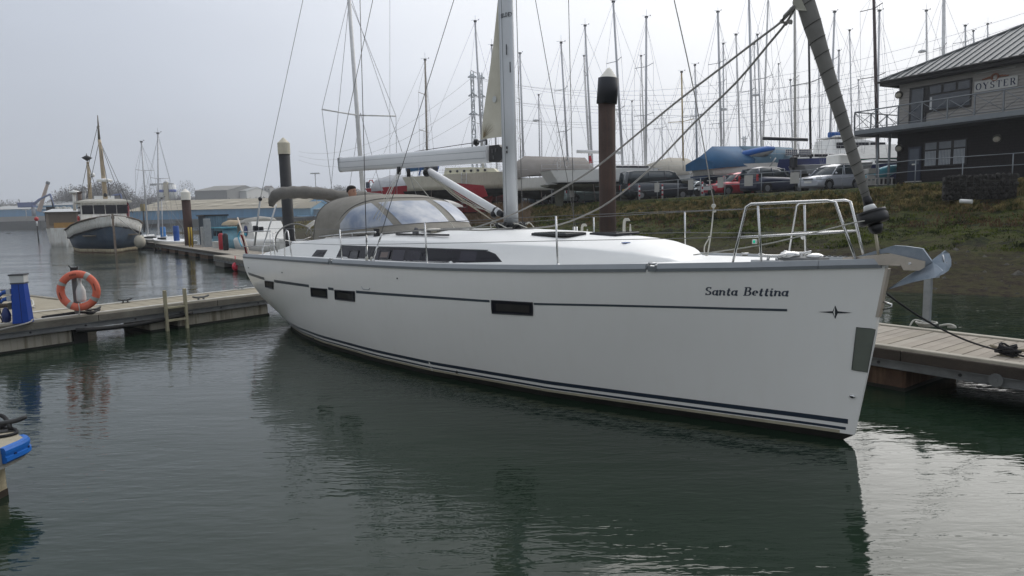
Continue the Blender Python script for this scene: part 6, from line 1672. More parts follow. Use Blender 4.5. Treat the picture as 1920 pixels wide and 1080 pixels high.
wtop = mat('hull_white', (.74,.73,.69), .35, var=.05, vs_=.6, streak=.15, streakcol=(.35,.31,.24)); wcream = mat('hull_cream', (.56,.53,.44), .45, var=.06, streak=.25, streakcol=(.3,.25,.18)); wred = mat('hull_red', (.33,.022,.035), .4, var=.1)
wnavy = mat('hull_navy', (.010,.022,.11), .3, var=.1); bblack = mat('bottom_black', (.020,.019,.018), .85, var=.3); bred = mat('bottom_red', (.17,.022,.022), .85, var=.25, vs_=2); bgreen = mat('bottom_grey_green', (.10,.10,.075), .85, var=.25); bblue = mat('bottom_blue', (.02,.04,.09), .85)
YG = 3.05
def yard_boat(label, px, Y, L, B, rz, topm, botm, s0=3.0, s1=3.35, kz=1.15, wl=1.85, deckm=gel_d, gz=YG, name='laid_up_yacht', keel=True, group=None):
    x = at_y(px, 380, Y).x; t = thing(name, label, 'yacht', (x, Y, gz), math.radians(rz), group); hull_parts(t, L, B, s0, s1, kz, wl, topm, botm, deckm, keel); return t
def tarp(t, prof, W, name, m):
    """cover over a boat: prof = [(x, half width, eave z, ridge z)]"""
    rings = []
    for x, w, ze, zr in prof: rings.append([(x,-w,ze-.45),(x,-w*1.02,ze),(x,-w*.45,lerp(ze,zr,.62)),(x,0,zr),(x,w*.45,lerp(ze,zr,.62)),(x,w*1.02,ze),(x,w,ze-.45)])
    return MB().loft(rings, False, True, True, True).build(name, m, t)
tg = mat('grey_tarp', (.25,.23,.21), .9, var=.08, vs_=1.2, bump=.5, bs=3); tb_ = mat('blue_tarp', (.012,.085,.19), .7, var=.15, vs_=1, bump=.5, bs=3); tbl = mat('pale_blue_tarp', (.09,.165,.225), .8, var=.12, vs_=1, bump=.5, bs=3); tbe = mat('beige_tarp', (.42,.39,.33), .9, var=.06, bump=.4, bs=3)
stl = mat('thin_steel', (.40,.40,.40), .35, .7)
def railing(t, L, B, z, x0, x1, n=5, h=.6):
    m = MB()
    for s in (-1, 1):
        for k in range(n): x = lerp(x0, x1, k/(n-1))*L; m.tube([(x, s*B*.42, z-.1),(x, s*B*.42, z+h)], .015, 4)
        for hh in (h*.5, h): m.tube([(x0*L, s*B*.42, z+hh), (x1*L, s*B*.42, z+hh)], .01, 4)
    m.build('guard_rail', stl, t)
# red boat with a clear tent, left
t = yard_boat('red hulled boat under a clear plastic tent with an outboard on its stern', 757, 62, 6.6, 2.5, -12, wred, bred, 2.35, 2.6, .7, 1.45, gz=2.45)
tarp(t, [(-2.6,1.1,2.5,3.1),(-1.2,1.15,2.55,3.5),(.8,1.1,2.6,3.4),(2.2,.6,2.6,3.0)], 1, 'clear_tent', mat('clear_plastic', (.45,.46,.48), .3, alpha=.75)); MB().bbox((-3.45,.2,2.7), (.16,.16,.28), .05).tube([(-3.45,.2,2.4),(-3.5,.2,1.5)], .09, 6).build('outboard_motor', mat('outboard_navy', (.02,.03,.06), .4), t)
MB().tube([(-2.9,-.9,2.85),(-2.75,-.95,3.05),(-2.5,-1,3.05),(-2.4,-1,2.8)], .05, 6).build('horseshoe_buoy', mat('buoy_red', (.45,.05,.04), .6), t); railing(t, 6.6, 2.5, 2.6, -.45, -.1, 3)
mast_parts(t, 797, 112, 801, 300, 62, 4.6, mat('mast_dirty', (.30,.27,.23), .7, var=.3, vs_=6), (178, 247), 6.6)
# cream boat with portholes
t = yard_boat('cream yacht with round portholes, black and red bottom, beside the mast foot', 865, 57, 9.5, 3.1, -14, wcream, bblack, 3.1, 3.3, 1.0, 1.95, gz=2.35); cabin_parts(t, 9.5, 3.1, 3.12, -.12, .36, .62, mat('cabin_cream', (.55,.52,.38), .6), frame_d, 6, .6)
MB().loft([[(-1,-.15,.1),(2.2,-.15,.1),(2.2,.15,.1),(-1,.15,.1)],[(-1.6,-.3,1.4),(2.8,-.3,1.4),(2.8,.3,1.4),(-1.6,.3,1.4)]], True, True, True).build('long_keel', bred, t)
MB().box((-.2*9.5,-1.0,3.75), (.32,.03,.26)).build('solar_panel', mat('panel_dark', (.02,.025,.04), .3), t); railing(t, 9.5, 3.1, 3.2, -.45, .4, 8)
g_ = MB()
for dx in (0, .8): g_.tube([(-3.3+dx,-.9,3.2),(-2.9+dx,-.9,4.3),(-2.2+dx,-.9,4.35)], .07, 5).tube([(-3.3+dx,.9,3.2),(-2.9+dx,.9,4.3)], .07, 5)
g_.tube([(-3.6,-.9,3.9),(-2,-.9,4.3)], .07, 5); g_.build('davit_frame', mat('frame_blue', (.02,.09,.32), .5), t); MB().tube([(-4.6,-.3,3.75),(-2.6,-.3,3.9)], .2, 8).build('sail_cover', tb_, t)
ld = MB(); ld.tube([(.6,-1.7,0.2),(.6,-1.55,3.3)], .03, 5).tube([(1.0,-1.7,0.2),(1.0,-1.55,3.3)], .03, 5)
for k in range(9): ld.tube([(.6,-1.68+.01*k,.5+.32*k),(1,-1.68+.01*k,.5+.32*k)], .02, 4)
ld.build('boarding_ladder', stl, t); mast_parts(t, 891, 40, 903, 262, 57, 5, spar_g, (138, 233), 9.5)
o = MB().prism([(0,0,0),(2.6,-.2,-.3),(2.9,-.1,-1.1),(1.6,0,-1.4),(.5,0,-1.0)], (0,.3,0)).build('red_rudder_blade', wred); o.location = at_y(842, 342, 52); tag(o, 'red painted boat part lying at the yard edge below the vang', 'rudder')
t = thing('upturned_dinghy', 'small white upturned dinghy lying below the black bottomed yacht', 'dinghy', (at_y(832, 380, 53).x, 53, 2.8), .3)
MB().loft([[(-1.5+.3*i, math.sin(.3+i*.27)*.6*math.cos(a), .62*math.sin(.25+i*.27)*math.sin(a)+.05) for a in np.linspace(0, PI, 8)] for i in range(11)], False, True, True, True).build('hull', wtop, t); MB().box((-.3,0,.0), (1.1,.5,.05)).build('rub_strip', tb_, t)
# grey covered boat and big white racer
t = yard_boat('white yacht under a grey tent with a scooped stern, left of the racing yacht', 1040, 57, 8.2, 3.0, 22, wtop, bblack, 2.9, 3.2, 1.2, 1.95, gz=2.1)
tarp(t, [(-4.0,1.2,3.3,3.9),(-2.6,1.35,3.6,4.75),(0,1.4,3.7,4.7),(2.9,1.2,3.7,4.65),(3.3,.9,3.6,4.2)], 1, 'grey_tent', tg); mast_parts(t, 1052, 80, 1064, 290, 57, 4.6, spar_g, (168, 246), 8.2); railing(t, 8.2, 3.0, 3, -.48, -.2, 3)
t = yard_boat('long white racing yacht with a rounded stern and black waterline left of the pile', 1152, 53, 11.5, 3.4, 20, mat('racer_white', (.80,.80,.78), .3, var=.03), bgreen, 3.05, 3.3, 1.5, 2.05, gz=2.25)
R_ = hull_rings(11.5, 3.43, 2.17, 2.17, 1.5, 2.05, 1); MB().loft([[*r[::-1], *[(p[0], -p[1], p[2]) for p in r]] for r in R_], False, smooth=True).build('waterline_stripe', spar_k, t)
cabin_parts(t, 11.5, 3.4, 3.12, -.05, .3, .35, gel_d, glass_d, 2, .5, 'sq'); railing(t, 11.5, 3.4, 3.05, -.47, .46, 9)
for s in (-.7,.7): MB().tube([(-4.3,s+.32*math.cos(a),3.7+.4*math.sin(a)) for a in np.linspace(0,2*PI,15)], .02, 5, caps=False).build('wheel', stl, t)
mast_parts(t, 1150, 3, 1167, 300, 53, 5.6, spar_g, (115, 205), 11.5); wbuild(MB().tube([at_y(1081,284,53), at_y(1165,286,53)], .13, 8), 'boom', spar_w, t)
wbuild(MB().tube([at_y(1106,292,53), at_y(1108,306,53)], [.10,.14], 6), 'red_ensign', wred, t)
# beige covered, blue tarp, kayak cover, navy yacht, rib, cruiser
t = yard_boat('low boat under a beige cover between the racing yacht and the blue tarp', 1268, 56, 7.5, 2.8, 40, wtop, bgreen, 2.5, 2.8, 1.2, 1.9, gz=2.6); tarp(t, [(-3.6,1.1,2.7,3.2),(-1,1.4,2.8,3.8),(1.5,1.3,2.9,3.8),(3.4,.5,2.9,3.2)], 1, 'beige_cover', tbe); mast_parts(t, 1278, 135, 1281, 300, 56, 4, spar_y, (228,), 7.5)
t = yard_boat('white yacht wrapped in a bright blue tarp with its scooped stern to the left', 1400, 50, 9.0, 3.2, 26, wtop, bblue, 2.75, 3.1, 1.2, 2.05, gz=2.5)
tarp(t, [(-4.5,1.35,2.9,3.3),(-3.3,1.5,3.0,4.1),(-.8,1.5,3.1,4.15)], 1, 'blue_tarp', tb_); tarp(t, [(-.8,1.52,3.15,4.17),(2.0,1.4,3.4,4.2),(4.4,.7,3.6,4.15)], 1, 'pale_tarp', tbl); mast_parts(t, 1303, 122, 1306, 290, 50.5, 3.2, spar_g, (218,), 9, rig=True)
t = yard_boat('big navy blue yacht with solar panels and a black mast and boom', 1500, 52, 13, 3.9, 16, wnavy, bblack, 3.35, 3.7, 1.3, 2.3, gz=2.25)
cabin_parts(t, 13, 3.9, 3.45, -.2, .3, .5, gel_d, glass_d, 4, .55, 'sq'); railing(t, 13, 3.9, 3.5, -.48, .46, 10)
mast_parts(t, 1516, 40, 1520, 290, 51, 5.4, spar_k, (155,), 13, wide=3.6); wbuild(MB().tube([at_y(1430,259.5,51), at_y(1514,262,51)], .12, 8), 'boom', spar_k, t)
pan = mat('solar_blue', (.025,.035,.06), .25)
for x0 in (1473, 1498):
    a, b, c_, d = at_y(x0,281,50), at_y(x0+22,280,50), at_y(x0+22,290.5,49.6), at_y(x0,291.5,49.6); sp_ = wbuild(MB().prism([a,b,c_,d], (0,.05,0)), 'solar_panel', pan, t)
    gr = MB()
    for k in range(7): gr.tube([a.lerp(b, k/6), d.lerp(c_, k/6)], .012, 4)
    for k in range(4): gr.tube([a.lerp(d, k/3), b.lerp(c_, k/3)], .012, 4)
    gr.v = [tuple(Mof(t).inverted() @ (Vector(p)-Vector((0,.03,0)))) for p in gr.v]; g2 = gr.build('panel_grid', stl, sp_)
t = thing('covered_dinghy', 'bright blue covered dinghy hanging high on a stern gantry', 'dinghy', at_y(1412, 288, 49), -.05)
MB().loft([[(x, w*math.cos(a), z+h*math.sin(a)) for a in np.linspace(0, 2*PI, 13)[:-1]] for x, w, z, h in ((-1.5,.15,-.25,.12),(-1.2,.45,-.18,.26),(-.2,.62,.02,.3),(.9,.55,.22,.28),(1.4,.3,.30,.16),(1.5,.1,.3,.06))], True, True, True, True).build('blue_cover', mat('cover_blue', (.004,.085,.32), .6, var=.12, bump=.4, bs=4), t)
MB().loft([[(x, w*math.cos(a), z+h*math.sin(a)) for a in np.linspace(PI, 2*PI, 8)] for x, w, z, h in ((-1.2,.35,-.3,.15),(-.2,.55,-.1,.3),(.9,.5,.1,.3),(1.35,.25,.2,.15))], False, False, False, True).build('hull', mat('dinghy_grey', (.35,.36,.36), .6), t)
t = thing('gantry', 'steel stern gantry with struts under the covered dinghy', 'gantry', at_y(1430, 357, 49.5)); m = MB()
for a, b in (((1385,300),(1372,345)),((1385,300),(1445,296)),((1433,298),(1440,312)),((1433,298),(1425,330)),((1372,345),(1385,303)),((1455,296),(1440,316)),((1395,300),(1395,330)),((1352,286),(1366,298))): m.tube([at_y(*a,49), at_y(*b,49)], .05, 5)
wbuild(m, 'struts', stl, t); wbuild(MB().prism([at_y(1382,292,48.8), at_y(1388,294,48.8), at_y(1380,318,48.8), at_y(1373,315,48.8)], (0,.25,0)), 'outboard_leg', mat('leg_grey', (.35,.36,.37), .5), t)
t = yard_boat('small grey runabout with a dark outboard parked behind the silver car', 1560, 46, 6.2, 2.3, 20, mat('rib_grey', (.30,.31,.32), .5), bgreen, 1.75, 2.0, .9, 1.2, keel=False, gz=3.15, name='runabout'); MB().bbox((-3.3,0,2.0), (.2,.2,.35), .06).tube([(-3.3,0,1.7),(-3.35,0,.9)], .1, 6).build('outboard_motor', frame_d, t); MB().bbox((.4,0,2.1), (.5,.6,.4), .1).build('console', wtop, t)
t = yard_boat('white motor cruiser with a wheelhouse right of the black mast', 1590, 56, 10, 3.4, 12, wtop, bgreen, 3.9, 4.1, 1.6, 2.6, gz=2.3, name='motor_cruiser'); cabin_parts(t, 10, 3.4, 4.0, -.25, .32, 1.15, gel_d, glass_d, 3, .75, 'sq'); railing(t, 10, 3.4, 4.0, -.45, .45, 8)
MB().bbox((-.2,0,5.35), (2.0,1.2,.06), .03).build('wheelhouse_roof', gel_d, t); wbuild(MB().tube([at_y(1554,253,55), at_y(1583,252,55)], .22, 8), 'sail_cover', mat('cover_blue', (.004,.085,.32), .6), t)
mast_parts(t, 1565, 22, 1556, 262, 55, 5, spar_g, (112,), 10)
# the ranks of laid up yachts behind: hulls share meshes, each keeps its own mast
protos = {}
def rank_boat(label, kind, px, Y, rz, L=9.5):
    x = at_y(px, 380, Y).x
    if kind not in protos:
        tm, bm_2 = {'w': (wtop, bblue), 'c': (wcream, bred), 'n': (wnavy, bblack), 'g': (mat('hull_green', (.02,.07,.05), .4), bred)}[kind]
        t = thing('laid_up_yacht', label, 'yacht', (x, Y, YG-.8), math.radians(rz), 'laid up yachts in the rear ranks'); hull_parts(t, 9.5, 3.0, 2.75, 3.1, 1.1, 1.8, tm, bm_2, gel_d); cabin_parts(t, 9.5, 3, 2.8, -.1, .3, .42, gel_d, frame_d, 3, .55, 'sq')
        protos[kind] = [c_ for c_ in C.objects if c_.parent == t]; return t
    t = thing('laid_up_yacht', label, 'yacht', (x, Y, YG-.8), math.radians(rz), 'laid up yachts in the rear ranks')
    for c_ in protos[kind]: q = c_.copy(); C.objects.link(q); q.parent = t
    return t
RK = [
 (922,85,931,300,68,4,spar_g,(190,),'n','mast hidden mostly behind the cream sail corner'),
 (975,100,982,320,66,5,spar_g,(188,262),'c','grey mast immediately right of the big yacht mast'),
 (1010,178,1012,300,74,3.2,spar_g,(225,),'w','short thin mast with a radar between the big mast and the grey tent'),
 (1097,48,1110,300,60,5,spar_g,(139,220),'w','tall grey mast just left of the brown pile with two spreaders'),
 (1095,105,1104,290,72,3.4,spar_w,(),'c','thinner pale mast touching the one left of the pile'),
 (1212,32,1211,305,58,5.4,spar_g,(125,216),'n','tall mast with two T shaped spreaders right of the brown pile'),
 (1202,105,1209,300,70,3.6,spar_w,(180,),'w','pale thin mast leaning onto the T spreader mast'),
 (1185,190,1187,300,76,2.6,spar_g,(),'g','very thin short mast close right of the brown pile'),
 (1346,22,1353,290,60,5.4,spar_g,(118,231),'w','tall mast with a radar dome above the blue tarp'),
 (1356,82,1357,260,72,3.6,spar_g,(153,),'c','shorter mast tucked behind the radar mast'),
 (1380,65,1388,290,62,4.4,spar_w,(),'w','pale mast midway between radar mast and the paired masts'),
 (1404,-20,1411,290,58,5.6,spar_g,(170,),'n','leftmost and thickest of the cluster of four masts above the covered dinghy'),
 (1420,65,1428,290,66,4,spar_g,(200,230),'w','second mast of the cluster of four, leaning left'),
 (1441,-20,1430,285,60,4.6,spar_w,(146,228),'c','pale mast leaning right in the cluster of four'),
 (1414,83,1419,280,74,3.2,spar_w,(),'w','slimmest mast inside the cluster of four'),
 (1490,5,1491,285,57,6.4,mat('spar_beige', (.44,.43,.40), .5),(148,),'w','thick beige mast left of the black mast'),
 (1482,150,1486,280,70,3.4,spar_g,(),'c','short mast alongside the thick beige one'),
 (1573,95,1570,262,72,3.6,spar_g,(),'g','mast half hidden by the furled headsail, shorter'),
 (1593,57,1597,240,64,3,spar_g,(166,),'w','thin mast directly right of the furled headsail'),
 (1638,-20,1644,230,50,7.5,spar_b,(144,16),'n','thick dark brown mast beside the clubhouse balcony'),
 (1649,20,1645,235,56,5,spar_g,(),'w','grey mast standing right behind the dark brown one'),
 (1737,20,1738,200,60,4.2,spar_w,(),'w','white mast with a square reflector left above the clubhouse roof'),
 (1770,-20,1768,200,52,8,spar_w,(88,),'c','thick white mast above the clubhouse roof'),
 (1810,48,1811,190,64,4,spar_g,(78,),'w','short mast top with a reflector above the roof'),
 (1825,58,1828,190,66,3.2,spar_g,(),'g','small mast top second from the right above the roof'),
 (1852,45,1852,180,66,3,spar_g,(),'w','rightmost mast top peeping over the clubhouse roof'),
 (1305,160,1308,300,70,2.6,spar_g,(),'c','faint thin mast above the left edge of the blue tarp'),
 (1241,215,1242,300,80,2.4,spar_g,(240,),'w','faint far mast left of the wooden mast'),
 (1460,120,1462,285,80,2.4,spar_g,(190,),'w','faint far mast between the cluster of four and the beige mast'),
 (1535,110,1537,270,80,2.6,spar_g,(180,),'c','faint far mast just right of the black mast'),
 (1610,150,1612,250,80,2.4,spar_g,(),'g','faint far mast between headsail and balcony'),
]
rn = random.Random(21)
for i, (xt, yt, xb, yb, Y, th, m, spr, kd, lab) in enumerate(RK):
    rz = rn.choice((14, 22, 30, -10, 160, 175, 8)); t = rank_boat(lab, kd, xb-6, Y, rz)
    mast_parts(t, xt, yt, xb, yb, Y, th, m, spr, 9.5, radar={1346: 205, 1010: 226, 1737: 96, 1420: 178}.get(xt), roll=0)
# nearer yacht whose mast stands behind the sprayhood
t = thing('moored_yacht', 'yacht moored beyond the walkway, its tall pale mast rising behind the boom', 'sailing yacht', (at_y(700, 400, 27).x, 27, -1.75), YANG+.05)
hull_parts(t, 8.5, 2.8, 2.55, 2.75, 1.1, 1.85, wtop, bblue, gel_d, keel=False); mast_parts(t, 653, -20, 683, 400, 27, 10, spar_w, (216,), 8.5, wide=3.4)

# ================================================================ CARS, FENCE, CLUBHOUSE
tyre_m = mat('tyre', (.012,.012,.012), .85); rim_m = mat('rim', (.22,.23,.24), .4, .7, var=.1); cglass = mat('car_glass', (.035,.045,.05), .08, spec=.7); plate_w = mat('plate_white', (.6,.6,.56), .5); plate_y = mat('plate_yellow', (.55,.36,.03), .5)
def car(label, cat, px, Y, gz, rz, col, kind='hatch', L=3.9, W=1.68, H=1.48, paint=None):
    t = thing('parked_'+('van' if kind == 'van' else 'car'), label, cat, (at_y(px, 370, Y).x, Y, gz), math.radians(rz), 'vehicles parked along the yard fence')
    pm = mat('paint_%s' % label[:14], col, .28, .25, var=.03, coat=.5)
    if kind == 'van': st = [(0,.55,1.02),(.03,.35,1.12),(.10,.33,1.14),(.5,.33,1.14),(.80,.33,1.10),(.93,.35,.98),(.985,.40,.78),(1,.5,.62)]; gh = [(.0,1.12,1.12),(.012,1.14,H-.05),(.10,1.14,H),(.62,1.14,H),(.70,1.12,H-.12),(.80,1.10,1.12)]
    elif kind == 'mpv': st = [(0,.5,.86),(.03,.32,.98),(.15,.3,1.0),(.5,.3,.97),(.74,.3,.94),(.90,.3,.86),(.975,.36,.72),(1,.45,.58)]; gh = [(.015,.98,.99),(.06,.98,H-.10),(.18,.98,H),(.42,.97,H),(.56,.96,H-.14),(.74,.94,.95)]
    else: st = [(0,.48,.80),(.03,.32,.92),(.12,.28,.94),(.5,.28,.90),(.70,.28,.88),(.86,.3,.82),(.97,.34,.68),(1,.42,.54)]; gh = [(.03,.92,.93),(.10,.92,H-.12),(.24,.92,H),(.46,.90,H-.01),(.56,.90,H-.14),(.71,.88,.89)]
    rings = []
    for f, z0, zb_ in st:
        x = -L/2+L*f; w = W/2*(.80 if f in (0,1) else .93 if f < .04 or f > .95 else 1)
        arch = 0
        rings.append([(x,-w*.92,z0-.12),(x,-w,z0+.05),(x,-w*1.0,lerp(z0,zb_,.6)),(x,-w*.93,zb_),(x,0,zb_+.04),(x,w*.93,zb_),(x,w*1.0,lerp(z0,zb_,.6)),(x,w,z0+.05),(x,w*.92,z0-.12)])
    MB().loft(rings, True, True, True, True).build('body', pm, t)
    rings = []
    for f, z0, z1 in gh:
        x = -L/2+L*f; w = W/2*.90; k = (z1-z0)/(H-z0); rings.append([(x,-w,z0-.03),(x,-lerp(w,w*.80,k),z1),(x,0,z1+.03*k),(x,lerp(w,w*.80,k),z1),(x,w,z0-.03)])
    MB().loft(rings, True, True, True, True).build('windows', cglass, t)
    # roof skin, pillars and screen edges
    top = [(-L/2+L*f, z0, z1) for f, z0, z1 in gh]; rf = []
    for x, z0, z1 in top[1:-1]:
        w = W/2*.90; k = (z1-z0)/(H-z0); ww = lerp(w,w*.80,k)+.006; rf.append([(x,-ww-.01,z1-.05),(x,-ww+.03,z1+.012),(x,0,z1+.045),(x,ww-.03,z1+.012),(x,ww+.01,z1-.05)])
    MB().loft(rf, False, smooth=True).build('roof', pm, t)
    for s in (-1, 1):
        w = W/2*.90; a, b = top[-1], top[-2]; k = (b[2]-b[1])/(H-b[1]); MB().tube([(a[0],s*w,a[1]),(b[0],s*lerp(w,w*.8,k),b[2])], .035, 5).build('pillar', pm, t)
        a, b = top[0], top[1]; k = (b[2]-b[1])/(H-b[1]); MB().tube([(a[0],s*w,a[1]),(b[0],s*lerp(w,w*.8,k),b[2])], .06, 5).build('pillar', pm, t)
        for fm in ((.42,) if kind == 'hatch' else (.32,.56)):
            MB().tube([(-L/2+L*fm,s*w*1.0,.93 if kind != 'van' else 1.13),(-L/2+L*fm-.05,s*w*.83,H-.06)], .035, 5).build('pillar', pm, t)
        MB().ball((-L/2+L*(gh[-1][0]-.04), s*(W/2+.06), .98), .08, 8, 6, (.6,1,.8)).build('door_mirror', pm, t)
        MB().bbox((-L/2+L*.955, s*W*.36, .70), (.10,.14,.08), .03).build('headlight', mat('headlamp', (.55,.57,.58), .15), t)
        MB().bbox((-L/2+.05, s*W*.43, .95 if kind != 'hatch' else .85), (.05,.07,.20 if kind != 'hatch' else .1), .02).build('tail_light', mat('tail_red', (.35,.015,.02), .3), t)
        for fx in (.18, .80):
            x = -L/2+L*fx; r = .31; y0 = s*W*.42; y1 = s*(W/2+.012)
            wl = MB().tube([(x,y0,r),(x,y1,r)], r, 18, smooth=False).build('wheel', tyre_m, t); MB().tube([(x,y1,r),(x,y1+s*.008,r)], r*.62, 12).build('rim', rim_m, wl)
            ar = MB().tube([(x+.36*math.cos(a),y1-s*.008,r+.36*math.sin(a)) for a in np.linspace(0,PI,11)], .035, 5).build('wheel_arch', tyre_m, t)
    MB().box((L/2+.005,0,.50), (.012,.25,.055)).build('number_plate', plate_w, t); MB().box((-L/2-.005,0,.72), (.012,.25,.055)).build('number_plate', plate_y, t); MB().box((L/2-.02,0,.66), (.03,.3,.04)).build('grille', frame_d, t)
    return t
car('silver hatchback facing left, nearest the clubhouse', 'car', 1555, 40.5, 3.16, 208, (.36,.38,.42), 'hatch', 3.8, 1.68, 1.5)
car('dark navy people carrier seen from behind with a yellow plate', 'car', 1449, 43, 3.12, 24, (.012,.018,.045), 'mpv', 4.1, 1.75, 1.6)
car('red hatchback beside the navy people carrier', 'car', 1376, 45.5, 3.08, 202, (.36,.02,.035), 'hatch', 3.9, 1.7, 1.5)
car('black van with a silver roof line just right of the pile', 'van', 1232, 49, 3.0, 12, (.025,.032,.042), 'van', 5.0, 1.95, 2.0)
car('pale green grey car left of the brown pile', 'car', 1098, 55, 2.98, 20, (.34,.42,.42), 'hatch', 4.1, 1.7, 1.48)
car('slate blue saloon second from the left in the row', 'car', 1054, 58, 2.96, 196, (.12,.17,.21), 'hatch', 4.2, 1.7, 1.45)
car('blue grey car third from the left in the row', 'car', 1024, 60, 2.95, 205, (.15,.21,.30), 'hatch', 4.0, 1.7, 1.48)
car('dark blue car at the left end of the row beside the mast', 'car', 997, 64, 2.93, 200, (.05,.08,.13), 'hatch', 4.0, 1.7, 1.48)
car('pale silver car glimpsed between the navy and the silver cars', 'car', 1512, 50, 3.12, 190, (.45,.52,.52), 'hatch', 3.9, 1.68, 1.45)
car('pale car half hidden between the van and the red car', 'car', 1302, 55, 3.02, 200, (.40,.45,.48), 'hatch', 3.9, 1.68, 1.42)
t = thing('scooter', 'small white and dark scooter parked left of the red car', 'scooter', (at_y(1321, 366, 44).x, 44, 3.08), .3)
for x in (-.5,.5): MB().tube([(x,-.05,.24),(x,.05,.24)], .24, 14, smooth=False).build('wheel', tyre_m, t)
MB().bbox((0,0,.52), (.5,.13,.14), .05).tube([(.5,0,.3),(.36,0,.95)], .04, 6).tube([(.36,-.28,.98),(.36,.28,.98)], .02, 6).build('frame', mat('scooter_white', (.5,.5,.5), .4), t); MB().bbox((-.25,0,.72), (.3,.12,.06), .03).build('seat', frame_d, t)

# fence along the edge of the yard: one thing per stretch, every post and rail a part
FP = [((1.1,58),2.95),((7.9,49),3.0),((12.5,40),3.08),((17.4,36),3.15),((20.3,34.5),3.36),((23.7,32.5),3.44),((27.5,28.5),3.5)]
FL = ['farthest stretch of the steel yard fence left of the brown pile','steel fence stretch with white boards in front of the black van','steel fence stretch in front of the red and navy cars','steel fence stretch right of the furled headsail','steel handrail stretch below the clubhouse door','steel handrail stretch above the stone gabion']
frm = mat('fence_galvanised', (.24,.26,.275), .55, .4, var=.15, vs_=3)
brd = mat('sign_board_back', (.40,.39,.37), .7, var=.08)
for k in range(6):
    (a, za), (b, zb_) = FP[k], FP[k+1]; A = Vector((*a, za)); B_ = Vector((*b, zb_)); L = (B_-A).length; ang = math.atan2(B_.y-A.y, B_.x-A.x)
    t = thing('yard_fence', FL[k], 'fence', A, ang, 'stretches of the yard fence'); dz = B_.z-A.z; n = max(1, round(L/2.0))
    for i in range(n+(1 if k == 5 else 0)): x = L*i/n; MB().tube([(x,0,dz*i/n-.25),(x,0,dz*i/n+1.1)], .027, 6).build('post', frm, t)
    for h in (1.1,.56): MB().tube([(0,0,h),(L,0,dz+h)], .022, 6).build('rail', frm, t)
    bl = {0: [.25,.55,.85], 1: [.12,.40,.72,.97], 2: [.22,.62]}.get(k, [])
    for f in bl: MB().bbox((L*f,-.04,dz*f+.72), (.24,.012,.30), .004).build('board', brd, t)
for px, Y, lab in ((1199, 46.5, 'red and white striped post left of the van wheel'),(1242, 45.2, 'red and white striped post in front of the van door'),(1317, 42.5, 'red and white striped post beside the scooter')):
    t = thing('striped_post', lab, 'post', (at_y(px, 370, Y).x, Y, 3.0)); MB().tube([(0,0,0),(0,0,.95)], .05, 8).build('post', mat('post_white2', (.6,.6,.6), .5), t)
    for z in (.2,.5,.8): MB().tube([(0,0,z),(0,0,z+.14)], .053, 8).build('red_band', wred, t)

# ---- the clubhouse: facade plane through P0, running towards us to the right
B0 = Vector((23.0, 41.0, 0)); BF = Vector((.47,-.883,0)).normalized(); BN = Vector((BF.y, -BF.x, 0)); BN = BN if BN.dot(Vector((-1,-.5,0))) > 0 else -BN
BA = math.atan2(BF.y, BF.x)
club = thing('clubhouse', 'two storey clubhouse with grey boarded upper floor, dark brick base and a balcony', 'building', B0, BA)
# local: x along the facade towards the right, y = away from the water behind the wall
def fp(px, py, off=0.0):
    """pixel on the plane parallel to the facade, off metres in front of it -> local (x, -off, z)"""
    d = ray(px, py); O_ = Vector((0,0,CAM_H)); k = ((B0+BN*off-O_).dot(BN))/d.dot(BN); P = O_+d*k; Q = P-B0
    return Vector((Q.dot(BF), -off, P.z))
GZc = fp(1707, 340).z; FZ = fp(1683, 243).z; EZ = fp(1700, 152).z
Lb = 24.0; Db = 12.0
brick = mat('dark_brick', (.019,.016,.017), .9, var=.3, vs_=8); brick2 = mat('dark_mortar', (.009,.008,.009), .95)
board = mat('grey_cladding', (.33,.315,.295), .85, var=.10, vs_=1.5, stretch=(1,1,5))
MB().box((Lb/2, Db/2, (GZc-.6+FZ)/2), (Lb/2, Db/2, (FZ-GZc+.6)/2)).build('ground_floor_wall', brick2, club)
m = MB(); nrow = int((FZ-GZc+.5)/.15)
for r in range(nrow):
    z = GZc-.45+r*.15
    nb = int(Lb/.5)
    for c_ in range(nb): x = (c_+(.5 if r % 2 else 0))*.5; m.add([(x,-.02,z),(x+.485,-.02,z),(x+.485,-.02,z+.135),(x,-.02,z+.135)], [(0,1,2,3)])
stuff(m.build('brick_courses', brick, club, fix=False))
MB().box((Lb/2, Db/2+.02, (FZ+EZ)/2), (Lb/2, Db/2, (EZ-FZ)/2)).build('upper_wall', mat('cladding_back', (.12,.115,.105), .9), club)
nbd = int((EZ-FZ)/.16)
for r in range(nbd):
    z = FZ+.02+r*.16; MB().add([(0,-.028,z),(Lb,-.028,z),(Lb,.0,z+.155),(0,.0,z+.155),(0,.02,z),(Lb,.02,z)], [(0,1,2,3),(0,4,5,1)]).build('cladding_board', board, club, fix=False)
    MB().add([(-.028,0,z),(-.028,Db,z),(-.0,Db,z+.155),(-.0,0,z+.155)], [(0,1,2,3)]).build('cladding_board', board, club, fix=False)
def panel(name, x0, x1, z0, z1, y, m, par=club, th=.03): return MB().bbox(((x0+x1)/2, y, (z0+z1)/2), ((x1-x0)/2, th, (z1-z0)/2), .004).build(name, m, par)
wfr = mat('window_frame_dark', (.018,.017,.018), .5); wgl = mat('clubhouse_glass', (.045,.055,.07), .06, spec=.8)
a = fp(1705.7, 166); b = fp(1821.6, 199); z1 = fp(1705.7,166).z; z0 = fp(1705.7, 233).z; zb2 = fp(1821.6, 199.5).z
fx = lambda px: fp(px, 200).x
